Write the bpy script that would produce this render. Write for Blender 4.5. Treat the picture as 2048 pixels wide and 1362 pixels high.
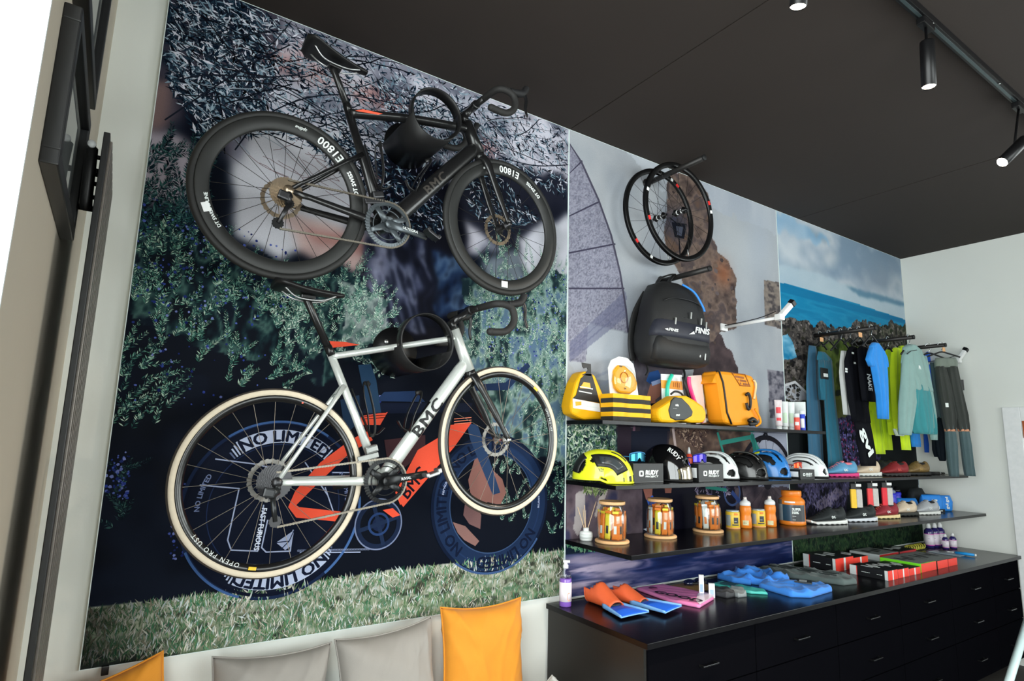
import bpy, bmesh, math, random
import numpy as np
from mathutils import Vector, Matrix
random.seed(7)
S = bpy.context.scene
for o in list(bpy.data.objects): bpy.data.objects.remove(o)
COL = S.collection
PI = math.pi
# ------------------------------------------------------------------ camera
CAM = np.array([0.0, -2.6, 1.70]); FPX = 1187.1
_y, _p, _r = math.radians(33.506), math.radians(9.359), math.radians(1.4904)
_fw = np.array([math.sin(_y)*math.cos(_p), math.cos(_y)*math.cos(_p), math.sin(_p)])
_rt = np.array([math.cos(_y), -math.sin(_y), 0.0]); _up = np.cross(_rt, _fw)
RT = math.cos(_r)*_rt + math.sin(_r)*_up; UP = -math.sin(_r)*_rt + math.cos(_r)*_up; FW = _fw
cam_data = bpy.data.cameras.new('camera'); cam = bpy.data.objects.new('camera', cam_data); COL.objects.link(cam)
cam_data.sensor_width = 36; cam_data.lens = FPX/2048*36; cam_data.clip_start = 0.02
cam.matrix_world = Matrix([[RT[0], UP[0], -FW[0], CAM[0]], [RT[1], UP[1], -FW[1], CAM[1]], [RT[2], UP[2], -FW[2], CAM[2]], [0, 0, 0, 1]])
S.camera = cam
# ------------------------------------------------------------------ view + world
S.view_settings.view_transform = 'Standard'; S.view_settings.look = 'None'
S.view_settings.gamma = 1.0; S.view_settings.use_curve_mapping = False
S.view_settings.exposure = 0.5
wd = bpy.data.worlds.new('daylight'); S.world = wd; wd.use_nodes = True
wd.node_tree.nodes['Background'].inputs[0].default_value = (0.955, 1.0, 0.99, 1)
wd.node_tree.nodes['Background'].inputs[1].default_value = 6.0
S.cycles.max_bounces = 8; S.cycles.diffuse_bounces = 5; S.cycles.caustics_reflective = False; S.cycles.caustics_refractive = False
S.cycles.sample_clamp_indirect = 4.0

def portal(name, loc, rot, sx, sy):
    l = bpy.data.lights.new(name, 'AREA'); l.shape = 'RECTANGLE'; l.size = sx; l.size_y = sy
    l.cycles.is_portal = True
    o = bpy.data.objects.new(name, l); COL.objects.link(o); o.location = loc; o.rotation_euler = rot
    return o

# ------------------------------------------------------------------ pixel -> point on a real plane
def ray(px, py):
    return RT*((px-1024)/FPX) - UP*((py-681)/FPX) + FW
def at(px, py, y=None, x=None, z=None):
    d = ray(px, py)
    if y is not None: t = (y-CAM[1])/d[1]
    elif x is not None: t = (x-CAM[0])/d[0]
    else: t = (z-CAM[2])/d[2]
    return Vector(CAM + d*t)
def to_px(X, Y, Z):
    v = np.stack([X-CAM[0], Y-CAM[1]+0*X, Z-CAM[2]], -1)
    c = v@FW
    return 1024+FPX*(v@RT)/c, 681-FPX*(v@UP)/c

# ------------------------------------------------------------------ colours / materials
def lin(c):
    return tuple(((v/255)/12.92 if v/255 <= 0.04045 else ((v/255+0.055)/1.055)**2.4) for v in c[:3])
MATS = {}
def M(name, rgb, rough=0.5, metal=0.0, var=0.12, vs=30.0, bump=0.0, bs=200.0, gain=1.35, spec=0.5, coat=0.0, emit=None, alpha=None, sheen=0.0, stretch=None):
    """procedural material: noise-varied base colour, optional fine bump"""
    if name in MATS: return MATS[name]
    m = bpy.data.materials.new(name); m.use_nodes = True; nt = m.node_tree; b = nt.nodes['Principled BSDF']
    if max(rgb) < 75 and metal < .7: gain *= .62   # deep blacks
    c = [min(0.92, v*gain) for v in lin(rgb)]
    tc = nt.nodes.new('ShaderNodeTexCoord'); n = nt.nodes.new('ShaderNodeTexNoise'); n.inputs['Scale'].default_value = vs; n.inputs['Detail'].default_value = 4
    src = tc.outputs['Object']
    if stretch:
        mp = nt.nodes.new('ShaderNodeMapping'); mp.inputs['Scale'].default_value = stretch
        nt.links.new(src, mp.inputs['Vector']); src = mp.outputs['Vector']
    nt.links.new(src, n.inputs['Vector'])
    mx = nt.nodes.new('ShaderNodeMix'); mx.data_type = 'RGBA'
    mx.inputs[6].default_value = (*[v*(1-var) for v in c], 1); mx.inputs[7].default_value = (*[min(0.95, v*(1+var)) for v in c], 1)
    nt.links.new(n.outputs['Fac'], mx.inputs[0]); nt.links.new(mx.outputs[2], b.inputs['Base Color'])
    b.inputs['Roughness'].default_value = rough; b.inputs['Metallic'].default_value = metal
    b.inputs['Specular IOR Level'].default_value = spec; b.inputs['Coat Weight'].default_value = coat; b.inputs['Sheen Weight'].default_value = sheen
    if bump:
        nb = nt.nodes.new('ShaderNodeTexNoise'); nb.inputs['Scale'].default_value = bs; nb.inputs['Detail'].default_value = 3
        nt.links.new(tc.outputs['Object'], nb.inputs['Vector'])
        bp = nt.nodes.new('ShaderNodeBump'); bp.inputs['Strength'].default_value = bump; bp.inputs['Distance'].default_value = 0.004
        nt.links.new(nb.outputs['Fac'], bp.inputs['Height']); nt.links.new(bp.outputs['Normal'], b.inputs['Normal'])
    if emit:
        b.inputs['Emission Color'].default_value = (*lin(emit[0]), 1); b.inputs['Emission Strength'].default_value = emit[1]
    if alpha is not None: b.inputs['Alpha'].default_value = alpha
    MATS[name] = m; return m
def thin_glass(name, tint=(1, 1, 1), refl=0.06, rough=0.02):
    if name in MATS: return MATS[name]
    m = bpy.data.materials.new(name); m.use_nodes = True; nt = m.node_tree
    nt.nodes.remove(nt.nodes['Principled BSDF']); out = nt.nodes['Material Output']
    t = nt.nodes.new('ShaderNodeBsdfTransparent'); t.inputs[0].default_value = (*tint, 1)
    g = nt.nodes.new('ShaderNodeBsdfGlossy'); g.inputs['Roughness'].default_value = rough
    fr = nt.nodes.new('ShaderNodeMapRange'); lw = nt.nodes.new('ShaderNodeLayerWeight'); pw = nt.nodes.new('ShaderNodeMath'); pw.operation = 'POWER'; pw.inputs[1].default_value = 3.0
    nt.links.new(lw.outputs['Facing'], pw.inputs[0]); nt.links.new(pw.outputs[0], fr.inputs[0]); fr.inputs[3].default_value = refl*.6; fr.inputs[4].default_value = min(.8, refl*6)
    mx = nt.nodes.new('ShaderNodeMixShader')
    nt.links.new(fr.outputs[0], mx.inputs[0]); nt.links.new(t.outputs[0], mx.inputs[1]); nt.links.new(g.outputs[0], mx.inputs[2]); nt.links.new(mx.outputs[0], out.inputs[0])
    MATS[name] = m; return m

# ------------------------------------------------------------------ mesh helpers
def tag(o, label, cat, group=None):
    o['label'] = label; o['category'] = cat
    if group: o['group'] = group
    return o
def thing(name, label, cat, loc=(0, 0, 0), group=None, rot=(0, 0, 0)):
    o = bpy.data.objects.new(name, None); COL.objects.link(o); o.empty_display_size = 0.05
    o.location = loc; o.rotation_euler = rot
    return tag(o, label, cat, group)
def copy_tree(o, parent=None, loc=None, rot=None, label=None):
    c = o.copy(); COL.objects.link(c); c.parent = parent
    if parent is None:
        if loc is not None: c.location = loc
        if rot is not None: c.rotation_euler = rot
        if label: c['label'] = label
    for ch in list(o.children): copy_tree(ch, c)
    return c
def V(*a): return Vector(a)
class MB:
    """collects shapes; build() links them as ONE mesh object"""
    def __init__(s): s.v = []; s.f = []; s.sm = []; s.col = []
    def add(s, verts, faces, smooth=False):
        k = len(s.v); s.v += [tuple(p) for p in verts]; s.f += [tuple(i+k for i in f) for f in faces]; s.sm += [smooth]*len(faces); return s
    def box(s, c, d, rot=None, bev=0.0):
        hx, hy, hz = d[0]/2, d[1]/2, d[2]/2
        if bev > 0:
            b = min(bev, hx*.9, hy*.9, hz*.9); vs = []
            bm = bmesh.new(); bmesh.ops.create_cube(bm, size=1.0)
            for v in bm.verts: v.co = Vector((v.co.x*2*hx, v.co.y*2*hy, v.co.z*2*hz))
            bmesh.ops.bevel(bm, geom=bm.edges[:], offset=b, segments=2, affect='EDGES', profile=0.6)
            bm.verts.index_update(); vs = [v.co.copy() for v in bm.verts]; fs = [tuple(v.index for v in f.verts) for f in bm.faces]; bm.free()
        else:
            vs = [Vector((x, y, z)) for x in (-hx, hx) for y in (-hy, hy) for z in (-hz, hz)]
            fs = [(0, 1, 3, 2), (4, 6, 7, 5), (0, 4, 5, 1), (2, 3, 7, 6), (0, 2, 6, 4), (1, 5, 7, 3)]
        c = Vector(c)
        if rot is not None: vs = [rot@v for v in vs]
        return s.add([v+c for v in vs], fs, False)
    def tube(s, path, rad, seg=12, closed=False, cap=True, flat=None, smooth=True):
        """swept tube; rad scalar or list; flat=(a,b) scales the two frame axes"""
        P = [Vector(p) for p in path]; n = len(P)
        R = rad if isinstance(rad, (list, tuple)) else [rad]*n
        T = []
        for i in range(n):
            a = P[i-1] if (i > 0 or closed) else P[i]; b = P[(i+1) % n] if (i < n-1 or closed) else P[i]
            t = (b-a); T.append(t.normalized() if t.length > 1e-9 else Vector((1, 0, 0)))
        ref = Vector((0, 1, 0)) if abs(T[0].y) < 0.9 else Vector((0, 0, 1))
        vs = []; u = None
        for i in range(n):
            if u is None: u = (ref - T[i]*ref.dot(T[i])).normalized()
            else:
                u = u - T[i]*u.dot(T[i]); u = u.normalized() if u.length > 1e-6 else ref
            w = T[i].cross(u)
            fa, fb = flat if flat else (1, 1)
            for k in range(seg):
                a = 2*PI*k/seg
                vs.append(P[i]+u*(math.cos(a)*R[i]*fa)+w*(math.sin(a)*R[i]*fb))
        fs = []
        for i in range(n if closed else n-1):
            for k in range(seg):
                j = (i+1) % n
                fs.append((i*seg+k, i*seg+(k+1) % seg, j*seg+(k+1) % seg, j*seg+k))
        if cap and not closed:
            fs.append(tuple(range(seg-1, -1, -1))); fs.append(tuple((n-1)*seg+k for k in range(seg)))
        return s.add(vs, fs, smooth)
    def lathe(s, prof, c=(0, 0, 0), seg=32, axis='z', sx=1.0, sy=1.0, smooth=True, close=False, cap=True):
        """prof: list of (r,h)"""
        vs = []; c = Vector(c)
        for r, h in prof:
            for k in range(seg):
                a = 2*PI*k/seg; p = (math.cos(a)*r*sx, math.sin(a)*r*sy, h)
                if axis == 'y': p = (p[0], h, p[1])
                elif axis == 'x': p = (h, p[0], p[1])
                vs.append(c+Vector(p))
        fs = []; m = len(prof)
        for i in range(m if close else m-1):
            j = (i+1) % m
            for k in range(seg): fs.append((i*seg+k, i*seg+(k+1) % seg, j*seg+(k+1) % seg, j*seg+k))
        if not close and cap:
            if prof[0][0] > 1e-6: fs.append(tuple(range(seg-1, -1, -1)))
            if prof[-1][0] > 1e-6: fs.append(tuple((m-1)*seg+k for k in range(seg)))
        return s.add(vs, fs, smooth)
    def prism(s, pts, y0, y1, smooth=False):
        """outline in (x,z) extruded from y0 to y1"""
        n = len(pts); vs = [(p[0], y0, p[1]) for p in pts]+[(p[0], y1, p[1]) for p in pts]
        fs = [tuple(range(n)), tuple(range(2*n-1, n-1, -1))]+[(i, i+n, (i+1) % n+n, (i+1) % n) for i in range(n)]
        return s.add(vs, fs, smooth)
    def prism_z(s, pts, z0, z1):
        n = len(pts); vs = [(p[0], p[1], z0) for p in pts]+[(p[0], p[1], z1) for p in pts]
        fs = [tuple(range(n-1, -1, -1)), tuple(range(n, 2*n))]+[(i, (i+1) % n, (i+1) % n+n, i+n) for i in range(n)]
        return s.add(vs, fs)
    def sphere(s, c, r, seg=16, rings=10, rot=None):
        if not isinstance(r, (tuple, list)): r = (r, r, r)
        vs = []; fs = []; c = Vector(c)
        for i in range(rings+1):
            t = PI*i/rings
            for k in range(seg):
                a = 2*PI*k/seg; p = Vector((math.sin(t)*math.cos(a)*r[0], math.sin(t)*math.sin(a)*r[1], math.cos(t)*r[2]))
                if rot is not None: p = rot@p
                vs.append(c+p)
        for i in range(rings):
            for k in range(seg): fs.append((i*seg+k, (i+1)*seg+k, (i+1)*seg+(k+1) % seg, i*seg+(k+1) % seg))
        return s.add(vs, fs, True)
    def grid(s, fn, nu, nv, smooth=True, keep=None, wrap=False):
        vs = [fn(i/nu, j/nv) for j in range(nv+1) for i in range(nu+1)]; fs = []
        for j in range(nv):
            for i in range(nu):
                if keep is None or keep((i+.5)/nu, (j+.5)/nv):
                    a = j*(nu+1)+i; fs.append((a, a+1, a+nu+2, a+nu+1))
        return s.add(vs, fs, smooth)
    def loft(s, rings, cap=True, smooth=True):
        n = len(rings[0]); vs = [p for r in rings for p in r]; fs = []
        for i in range(len(rings)-1):
            for k in range(n): fs.append((i*n+k, i*n+(k+1) % n, (i+1)*n+(k+1) % n, (i+1)*n+k))
        if cap: fs.append(tuple(range(n-1, -1, -1))); fs.append(tuple((len(rings)-1)*n+k for k in range(n)))
        return s.add(vs, fs, smooth)
    def xf(s, mat, start=0):
        for i in range(start, len(s.v)): s.v[i] = tuple(mat@Vector(s.v[i]))
        return s
    def build(s, name, mat, parent=None, org=None, fix=True, solid=0.0, sub=0, bevel=0.0):
        me = bpy.data.meshes.new(name)
        vv = s.v
        if org is not None: ox, oy, oz = org; vv = [(a-ox, b-oy, c-oz) for a, b, c in vv]
        me.from_pydata(vv, [], s.f)
        me.polygons.foreach_set('use_smooth', s.sm)
        if fix:
            bm = bmesh.new(); bm.from_mesh(me)
            bmesh.ops.remove_doubles(bm, verts=bm.verts[:], dist=1e-6)
            bmesh.ops.recalc_face_normals(bm, faces=bm.faces[:]); bm.to_mesh(me); bm.free()
        me.materials.append(mat); me.update()
        o = bpy.data.objects.new(name, me); COL.objects.link(o)
        if parent is not None: o.parent = parent
        if bevel:
            md = o.modifiers.new('bevel', 'BEVEL'); md.width = bevel; md.segments = 2; md.limit_method = 'ANGLE'
        if solid:
            md = o.modifiers.new('solid', 'SOLIDIFY'); md.thickness = solid; md.offset = 0
        if sub:
            md = o.modifiers.new('sub', 'SUBSURF'); md.levels = sub; md.render_levels = sub
        return o
def struct(o):
    o['kind'] = 'structure'; return o
_text_cache = {}
def text_geo(body, bold=0.0, shear=0.0, spacing=1.0):
    """flat lettering as (verts2d, faces), cap height 1, starting at x=0"""
    key = (body, bold, shear, spacing)
    if key in _text_cache: return _text_cache[key]
    cu = bpy.data.curves.new('lettering', 'FONT'); cu.body = body; cu.size = 1.45; cu.shear = shear; cu.resolution_u = 2; cu.space_character = spacing
    ob = bpy.data.objects.new('lettering', cu); COL.objects.link(ob)
    dg = bpy.context.evaluated_depsgraph_get(); dg.update()
    me = bpy.data.meshes.new_from_object(ob.evaluated_get(dg))
    vs = [(v.co.x, v.co.y) for v in me.vertices]; fs = [tuple(p.vertices) for p in me.polygons]
    bpy.data.objects.remove(ob); bpy.data.curves.remove(cu); bpy.data.meshes.remove(me)
    if vs:
        x0 = min(v[0] for v in vs); vs = [(v[0]-x0, v[1]) for v in vs]
    _text_cache[key] = (vs, fs); return vs, fs
def text_width(body, **k):
    vs, _ = text_geo(body, **k); return max(v[0] for v in vs)
def text_layers(body, **k):
    """heavier strokes: the same letters laid over each other with small shifts, each a hair higher"""
    b = k.get('bold', 0.0); vs, fs = text_geo(body, **k)
    if not b: return [(vs, fs, 0)]
    return [([(u+dx*b, v+dy*b) for u, v in vs], fs, i) for i, (dx, dy) in enumerate(((-1, 0), (1, 0), (0, .8), (0, -.8)))]
def put_text(mb, body, fn, slices=0, **k):
    """lettering mapped through fn(u,v)->point, u,v in cap heights (u from 0 to width)"""
    for vs, fs, lay in text_layers(body, **k): _put_layer(mb, vs, fs, fn, slices, lay)
    return mb
def _put_layer(mb, vs, fs, fn, slices, lay):
    if slices:   # cut the letters into bands so they can follow a curved surface
        bm = bmesh.new(); bv = [bm.verts.new((u, v, 0)) for u, v in vs]
        for f in fs:
            try: bm.faces.new([bv[i] for i in f])
            except ValueError: pass
        for i in range(1, slices):
            bmesh.ops.bisect_plane(bm, geom=bm.verts[:]+bm.edges[:]+bm.faces[:], plane_co=(0, i/slices, 0), plane_no=(0, 1, 0))
        bm.verts.index_update(); vs = [(v.co.x, v.co.y) for v in bm.verts]; fs = [tuple(v.index for v in f.verts) for f in bm.faces]; bm.free()
    out = []
    for u, v in vs:
        p = Vector(fn(u, v))
        if lay:
            n = (Vector(fn(u+.01, v))-p).cross(Vector(fn(u, v+.01))-p)
            if n.length > 0:
                n.normalize()
                if n.dot(Vector(CAM)-p) < 0 and abs(n.y)+abs(n.z) > 0 and False: n = -n
                p = p+n*(.00009*lay)
        out.append(p)
    mb.add(out, fs, False); return mb
def plane_text(mb, body, org, ux, uz, h, width=None, center=False, **k):
    """text on a plane: org + ux*u + uz*v ; h cap height ; width squeezes to fit"""
    w = text_width(body, **k); su = h if width is None else width/w
    ux = Vector(ux).normalized(); uz = Vector(uz).normalized(); org = Vector(org); off = -w/2 if center else 0
    return put_text(mb, body, lambda u, v: org+ux*((u+off)*su)+uz*(v*h), **k)
def rotm(axis, ang): return Matrix.Rotation(ang, 3, axis)
def smooth_path(pts, n=8):
    """Catmull-Rom through points"""
    P = [Vector(p) for p in pts]; out = []
    for i in range(len(P)-1):
        a = P[max(i-1, 0)]; b = P[i]; c = P[i+1]; d = P[min(i+2, len(P)-1)]
        for k in range(n):
            t = k/n; out.append(0.5*((2*b)+(c-a)*t+(2*a-5*b+4*c-d)*t*t+(3*b-a-3*c+d)*t**3))
    out.append(P[-1]); return out
# ================================================================== the room
XL, XR, ZC, YF = -0.165, 6.31, 3.55, -6.4
white = M('wall_paint', (200, 202, 197), 0.75, var=0.03, vs=3, bump=0.08, bs=60, gain=1.38)
greige = M('wall_paint_greige', (186, 176, 160), 0.75, var=0.04, vs=3, bump=0.08, bs=60, gain=1.1)
charcoal = M('ceiling_charcoal', (47, 38, 33), 0.9, var=0.10, vs=2.5, bump=0.1, bs=40, gain=1.3)
floor_m = M('floor_concrete', (74, 70, 66), 0.5, var=0.12, vs=4, gain=1.2)
struct(MB().box(((XL+XR)/2, YF/2, -0.05), (XR-XL+0.6, -YF+0.6, 0.1)).build('floor', floor_m))
# ceiling: painted boards with open joints over a slab
cl = struct(MB().box(((XL+XR)/2, YF/2, ZC+0.10), (XR-XL+0.6, -YF+0.6, 0.12)).build('ceiling', charcoal))
edges = [XL-0.1, 2.102, 4.515, XR+0.1]
ydiv = [0.06, -3.0, YF-0.1]
for i in range(3):
    for j in range(2):
        b = MB().box(((edges[i]+edges[i+1])/2, (ydiv[j]+ydiv[j+1])/2, ZC+0.02), (edges[i+1]-edges[i]-0.006, ydiv[j]-ydiv[j+1]-0.006, 0.04), bev=0.002).build('ceiling_board', charcoal, cl)
struct(MB().box(((XL+XR)/2, 0.07, ZC/2), (XR-XL+0.6, 0.1, ZC)).build('wall_back', white))
# left wall with a tall shop window near the camera
WY0, WY1, WZ0, WZ1 = -1.40, -4.9, 0.12, 3.42
wl = MB()
wl.box((XL-0.1, (0.02+WY0)/2, ZC/2), (0.2, 0.02-WY0, ZC))
wl.box((XL-0.1, (WY1+YF)/2, ZC/2), (0.2, WY1-YF, ZC))
wl.box((XL-0.1, (WY0+WY1)/2, (WZ1+ZC)/2), (0.2, WY0-WY1, ZC-WZ1))
wl.box((XL-0.1, (WY0+WY1)/2, WZ0/2), (0.2, WY0-WY1, WZ0))
struct(wl.build('wall_left', greige))
RY0, RY1, RZ0, RZ1 = -2.7, -6.0, 0.9, 3.2
wr_ = MB(); wr_.box((XR+0.05, RY0/2, ZC/2), (0.1, -RY0+0.04, ZC)); wr_.box((XR+0.05, (RY1+YF)/2, ZC/2), (0.1, RY1-YF, ZC))
wr_.box((XR+0.05, (RY0+RY1)/2, RZ0/2), (0.1, RY0-RY1, RZ0)); wr_.box((XR+0.05, (RY0+RY1)/2, (RZ1+ZC)/2), (0.1, RY0-RY1, ZC-RZ1))
struct(wr_.build('wall_right', white))
frame_white = M('window_frame_white', (205, 208, 205), 0.4)
pane_m = thin_glass('window_glass', (0.96, 0.98, 0.98))
def window(name, axis, a0, a1, z0, z1, pos, nmul, inward):
    """glazing in a plane: axis 'y' runs along y at x=pos, axis 'x' runs along x at y=pos"""
    def P(a, d, z): return (pos+d, a, z) if axis == 'y' else (a, pos+d, z)
    def bx(mb, c, w, dpt, h): return mb.box(c, (dpt, w, h) if axis == 'y' else (w, dpt, h), bev=0.004)
    fr = MB(); L = abs(a1-a0); mid = (a0+a1)/2
    for z in (z0+0.025, z1-0.025): bx(fr, P(mid, 0, z), L, 0.06, 0.05)
    for k in range(nmul+1):
        a = a0+(a1-a0)*k/nmul; a += 0.025*(1 if k == 0 else -1 if k == nmul else 0)*(1 if a1 > a0 else -1)
        bx(fr, P(a, 0, (z0+z1)/2), 0.05, 0.06, z1-z0)
    o = struct(fr.build(name, frame_white))
    for k in range(nmul):
        a = a0+(a1-a0)*(k+.5)/nmul
        g = MB(); w = L/nmul-0.05
        c = P(a, 0, (z0+z1)/2)
        q = [P(a-w/2, 0, z0+.05), P(a+w/2, 0, z0+.05), P(a+w/2, 0, z1-.05), P(a-w/2, 0, z1-.05)]
        g.add(q, [(0, 1, 2, 3)]); g.build('pane', pane_m, o, fix=False)
    return o
w1 = window('window_1', 'y', WY0, WY1, WZ0, WZ1, XL-0.14, 2, 1)
lin_m = M('window_lining_white', (222, 228, 228), 0.5, gain=1.1)
for a, b in ((WY0-.004, .008), (WY1+.004, .008)): MB().box((XL-0.1, a, (WZ0+WZ1)/2), (0.2, b, WZ1-WZ0)).build('window_lining', lin_m, w1)
# shop front behind the photographer
FX0, FX1, FZ0, FZ1 = 1.2, 4.2, 1.0, 3.05
wf = MB()
wf.box((XL/2+FX0/2-.1, YF-0.08, ZC/2), (FX0-XL+.2, 0.16, ZC)); wf.box((XR/2+FX1/2+.1, YF-0.08, ZC/2), (XR-FX1+.2, 0.16, ZC))
wf.box(((FX0+FX1)/2, YF-0.08, (FZ1+ZC)/2), (FX1-FX0, 0.16, ZC-FZ1)); wf.box(((FX0+FX1)/2, YF-0.08, FZ0/2), (FX1-FX0, 0.16, FZ0))
struct(wf.build('wall_front', white))
window('window_2', 'x', FX0, FX1, FZ0, FZ1, YF-0.08, 4, 1)
window('window_3', 'y', RY0, RY1, RZ0, RZ1, XR+0.05, 3, -1)
portal('daylight_portal_right', (XR+0.12, (RY0+RY1)/2, (RZ0+RZ1)/2), (0, PI/2, 0), RZ1-RZ0, RY0-RY1)
portal('daylight_portal_left', (XL-0.18, (WY0+WY1)/2, (WZ0+WZ1)/2), (0, -PI/2, 0), WZ1-WZ0, WY0-WY1)
portal('daylight_portal_front', ((FX0+FX1)/2, YF-0.14, (FZ0+FZ1)/2), (PI/2, 0, 0), FX1-FX0, FZ1-FZ0)
# white door at the right edge of the right wall
da = at(2005, 815, x=XR); db = at(2027, 1010, x=XR)
dtrim = M('door_trim_white', (206, 214, 212), 0.4, gain=1.45)
dy0 = da.y; dz1 = da.z
dr = struct(MB().box((XR-0.012, dy0-0.06, dz1/2), (0.024, 0.12, dz1), bev=.004).box((XR-0.012, dy0-0.55, dz1-0.06), (0.024, 0.86, 0.12), bev=.004).box((XR-0.012, dy0-1.04, dz1/2), (0.024, 0.12, dz1), bev=.004).build('door_1', dtrim))
MB().box((XR-0.006, dy0-0.55, (dz1-.12)/2), (0.012, 0.86, dz1-.12)).build('door_leaf', dtrim, dr)
sg = at(2044, 842, x=XR-.02)
MB().box((XR-0.02, sg.y-.08, sg.z-.07), (0.014, 0.16, 0.14), bev=.003).build('door_plate', M('plate_wood', (150, 70, 20), .5), dr)
# ================================================================== printed mural boards
rng = np.random.default_rng(11)
_lat = rng.random((256, 256))
def vnoise(x, y):
    xi = np.floor(x).astype(int); yi = np.floor(y).astype(int); fx = x-xi; fy = y-yi
    fx = fx*fx*(3-2*fx); fy = fy*fy*(3-2*fy)
    g = lambda a, b: _lat[a % 256, b % 256]
    return (g(xi, yi)*(1-fx)+g(xi+1, yi)*fx)*(1-fy)+(g(xi, yi+1)*(1-fx)+g(xi+1, yi+1)*fx)*fy
def fbm(x, y, o=4):
    s = 0; a = 0.5
    for i in range(o): s = s+a*vnoise(x*2**i+17*i, y*2**i+31*i); a *= 0.5
    return s/(1-0.5**o)
def inpoly(X, Y, pts):
    m = np.zeros(X.shape, bool); n = len(pts)
    for i in range(n):
        x1, y1 = pts[i]; x2, y2 = pts[(i+1) % n]
        if y1 == y2: continue
        c = ((y1 > Y) != (y2 > Y)) & (X < (x2-x1)*(Y-y1)/(y2-y1)+x1); m ^= c
    return m
PGAIN = 1.13
class Canvas:
    """colours of one board's print, evaluated on a fine grid of the board itself"""
    def __init__(s, x0, x1, z0, z1, step=0.007):
        s.nx = int((x1-x0)/step); s.nz = int((z1-z0)/step); s.x0, s.x1, s.z0, s.z1 = x0, x1, z0, z1
        xs = np.linspace(x0, x1, s.nx+1); zs = np.linspace(z0, z1, s.nz+1)
        s.X, s.Z = np.meshgrid(xs, zs)
        s.px, s.py = to_px(s.X, 0*s.X, s.Z)
        s.C = np.zeros(s.X.shape+(3,))
        s.wx = (fbm(s.X*9, s.Z*9)-.5); s.wy = (fbm(s.X*9+50, s.Z*9+50)-.5)
    def fill(s, rgb): s.C[:] = rgb
    def mix(s, mask, rgb): s.C[:] = s.C*(1-mask[..., None])+np.array(rgb, float)*mask[..., None]
    def blob(s, cx, cy, rx, ry, rgb, a=1.0, p=2.0, warp=0):
        X = s.px+s.wx*warp; Y = s.py+s.wy*warp
        d = ((X-cx)/rx)**2+((Y-cy)/ry)**2
        s.mix(np.clip(a*np.exp(-d**(p/2)), 0, 1), rgb)
    def poly(s, pts, rgb, a=1.0, warp=0, fine=0):
        X = s.px+s.wx*warp; Y = s.py+s.wy*warp
        if fine:
            X = X+fine*(vnoise(s.X*60, s.Z*60)-.5); Y = Y+fine*(vnoise(s.X*60+9, s.Z*60)-.5)
        s.mix(inpoly(X, Y, pts).astype(float)*a, rgb)
    def mottle(s, pts, cols, sx, sz, o=4, a=1.0, warp=30, contrast=2.5, skew=0.0):
        """noise between a list of colours inside an outline"""
        X = s.px+s.wx*warp; Y = s.py+s.wy*warp
        m = (inpoly(X, Y, pts) if pts else np.ones(X.shape, bool)).astype(float)*a
        n = np.clip((fbm((s.X+skew*s.Z)*sx, s.Z*sz, o)-.5)*contrast+.5, 0, .999)
        k = len(cols)-1; i = np.clip((n*k).astype(int), 0, k-1); f = n*k-i; A = np.array(cols, float)
        c = A[i]*(1-f[..., None])+A[i+1]*f[..., None]
        s.C[:] = s.C*(1-m[..., None])+c*m[..., None]
    def blur(s, n=2):
        for _ in range(n):
            C = np.pad(s.C, ((1, 1), (1, 1), (0, 0)), 'edge'); s.C = (C[:-2, 1:-1]+C[2:, 1:-1]+C[1:-1, :-2]+C[1:-1, 2:]+2*s.C)/6
    def mesh(s, name, mat, parent, yoff=-0.0005):
        n = (s.nx+1)*(s.nz+1); co = np.zeros((n, 3), np.float32)
        co[:, 0] = s.X.ravel(); co[:, 1] = yoff; co[:, 2] = s.Z.ravel()
        co -= np.array(parent.location, np.float32)
        i = np.arange(s.nx); j = np.arange(s.nz); I, J = np.meshgrid(i, j); a = (J*(s.nx+1)+I).ravel()
        quads = np.stack([a, a+1, a+s.nx+2, a+s.nx+1], 1).astype(np.int32)
        me = bpy.data.meshes.new(name); nf = len(quads)
        me.vertices.add(n); me.vertices.foreach_set('co', co.ravel())
        me.loops.add(nf*4); me.loops.foreach_set('vertex_index', quads.ravel())
        me.polygons.add(nf); me.polygons.foreach_set('loop_start', np.arange(0, nf*4, 4, dtype=np.int32))
        me.update()
        at_ = me.attributes.new('print', 'FLOAT_COLOR', 'POINT')
        at_.data.foreach_set('color', np.concatenate([np.clip(s.C.reshape(-1, 3)/255, 0, 1), np.ones((n, 1))], 1).astype(np.float32).ravel())
        me.materials.append(mat); o = bpy.data.objects.new(name, me); COL.objects.link(o); o.parent = parent
        return o
def print_mat(name, grain=0.22, gs=420.0):
    m = bpy.data.materials.new(name); m.use_nodes = True; nt = m.node_tree; b = nt.nodes['Principled BSDF']
    a = nt.nodes.new('ShaderNodeAttribute'); a.attribute_name = 'print'
    tc = nt.nodes.new('ShaderNodeTexCoord'); n = nt.nodes.new('ShaderNodeTexNoise'); n.inputs['Scale'].default_value = gs; n.inputs['Detail'].default_value = 2
    nt.links.new(tc.outputs['Object'], n.inputs['Vector'])
    r = nt.nodes.new('ShaderNodeMapRange'); r.inputs[3].default_value = PGAIN*(1-grain); r.inputs[4].default_value = PGAIN*(1+grain)
    nt.links.new(n.outputs['Fac'], r.inputs[0])
    g = nt.nodes.new('ShaderNodeGamma'); g.inputs[1].default_value = 2.2; nt.links.new(a.outputs['Color'], g.inputs[0])
    v = nt.nodes.new('ShaderNodeVectorMath'); v.operation = 'SCALE'
    nt.links.new(g.outputs[0], v.inputs[0]); nt.links.new(r.outputs[0], v.inputs['Scale']); nt.links.new(v.outputs[0], b.inputs['Base Color'])
    b.inputs['Roughness'].default_value = 0.55; b.inputs['Specular IOR Level'].default_value = 0.06
    return m
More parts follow.
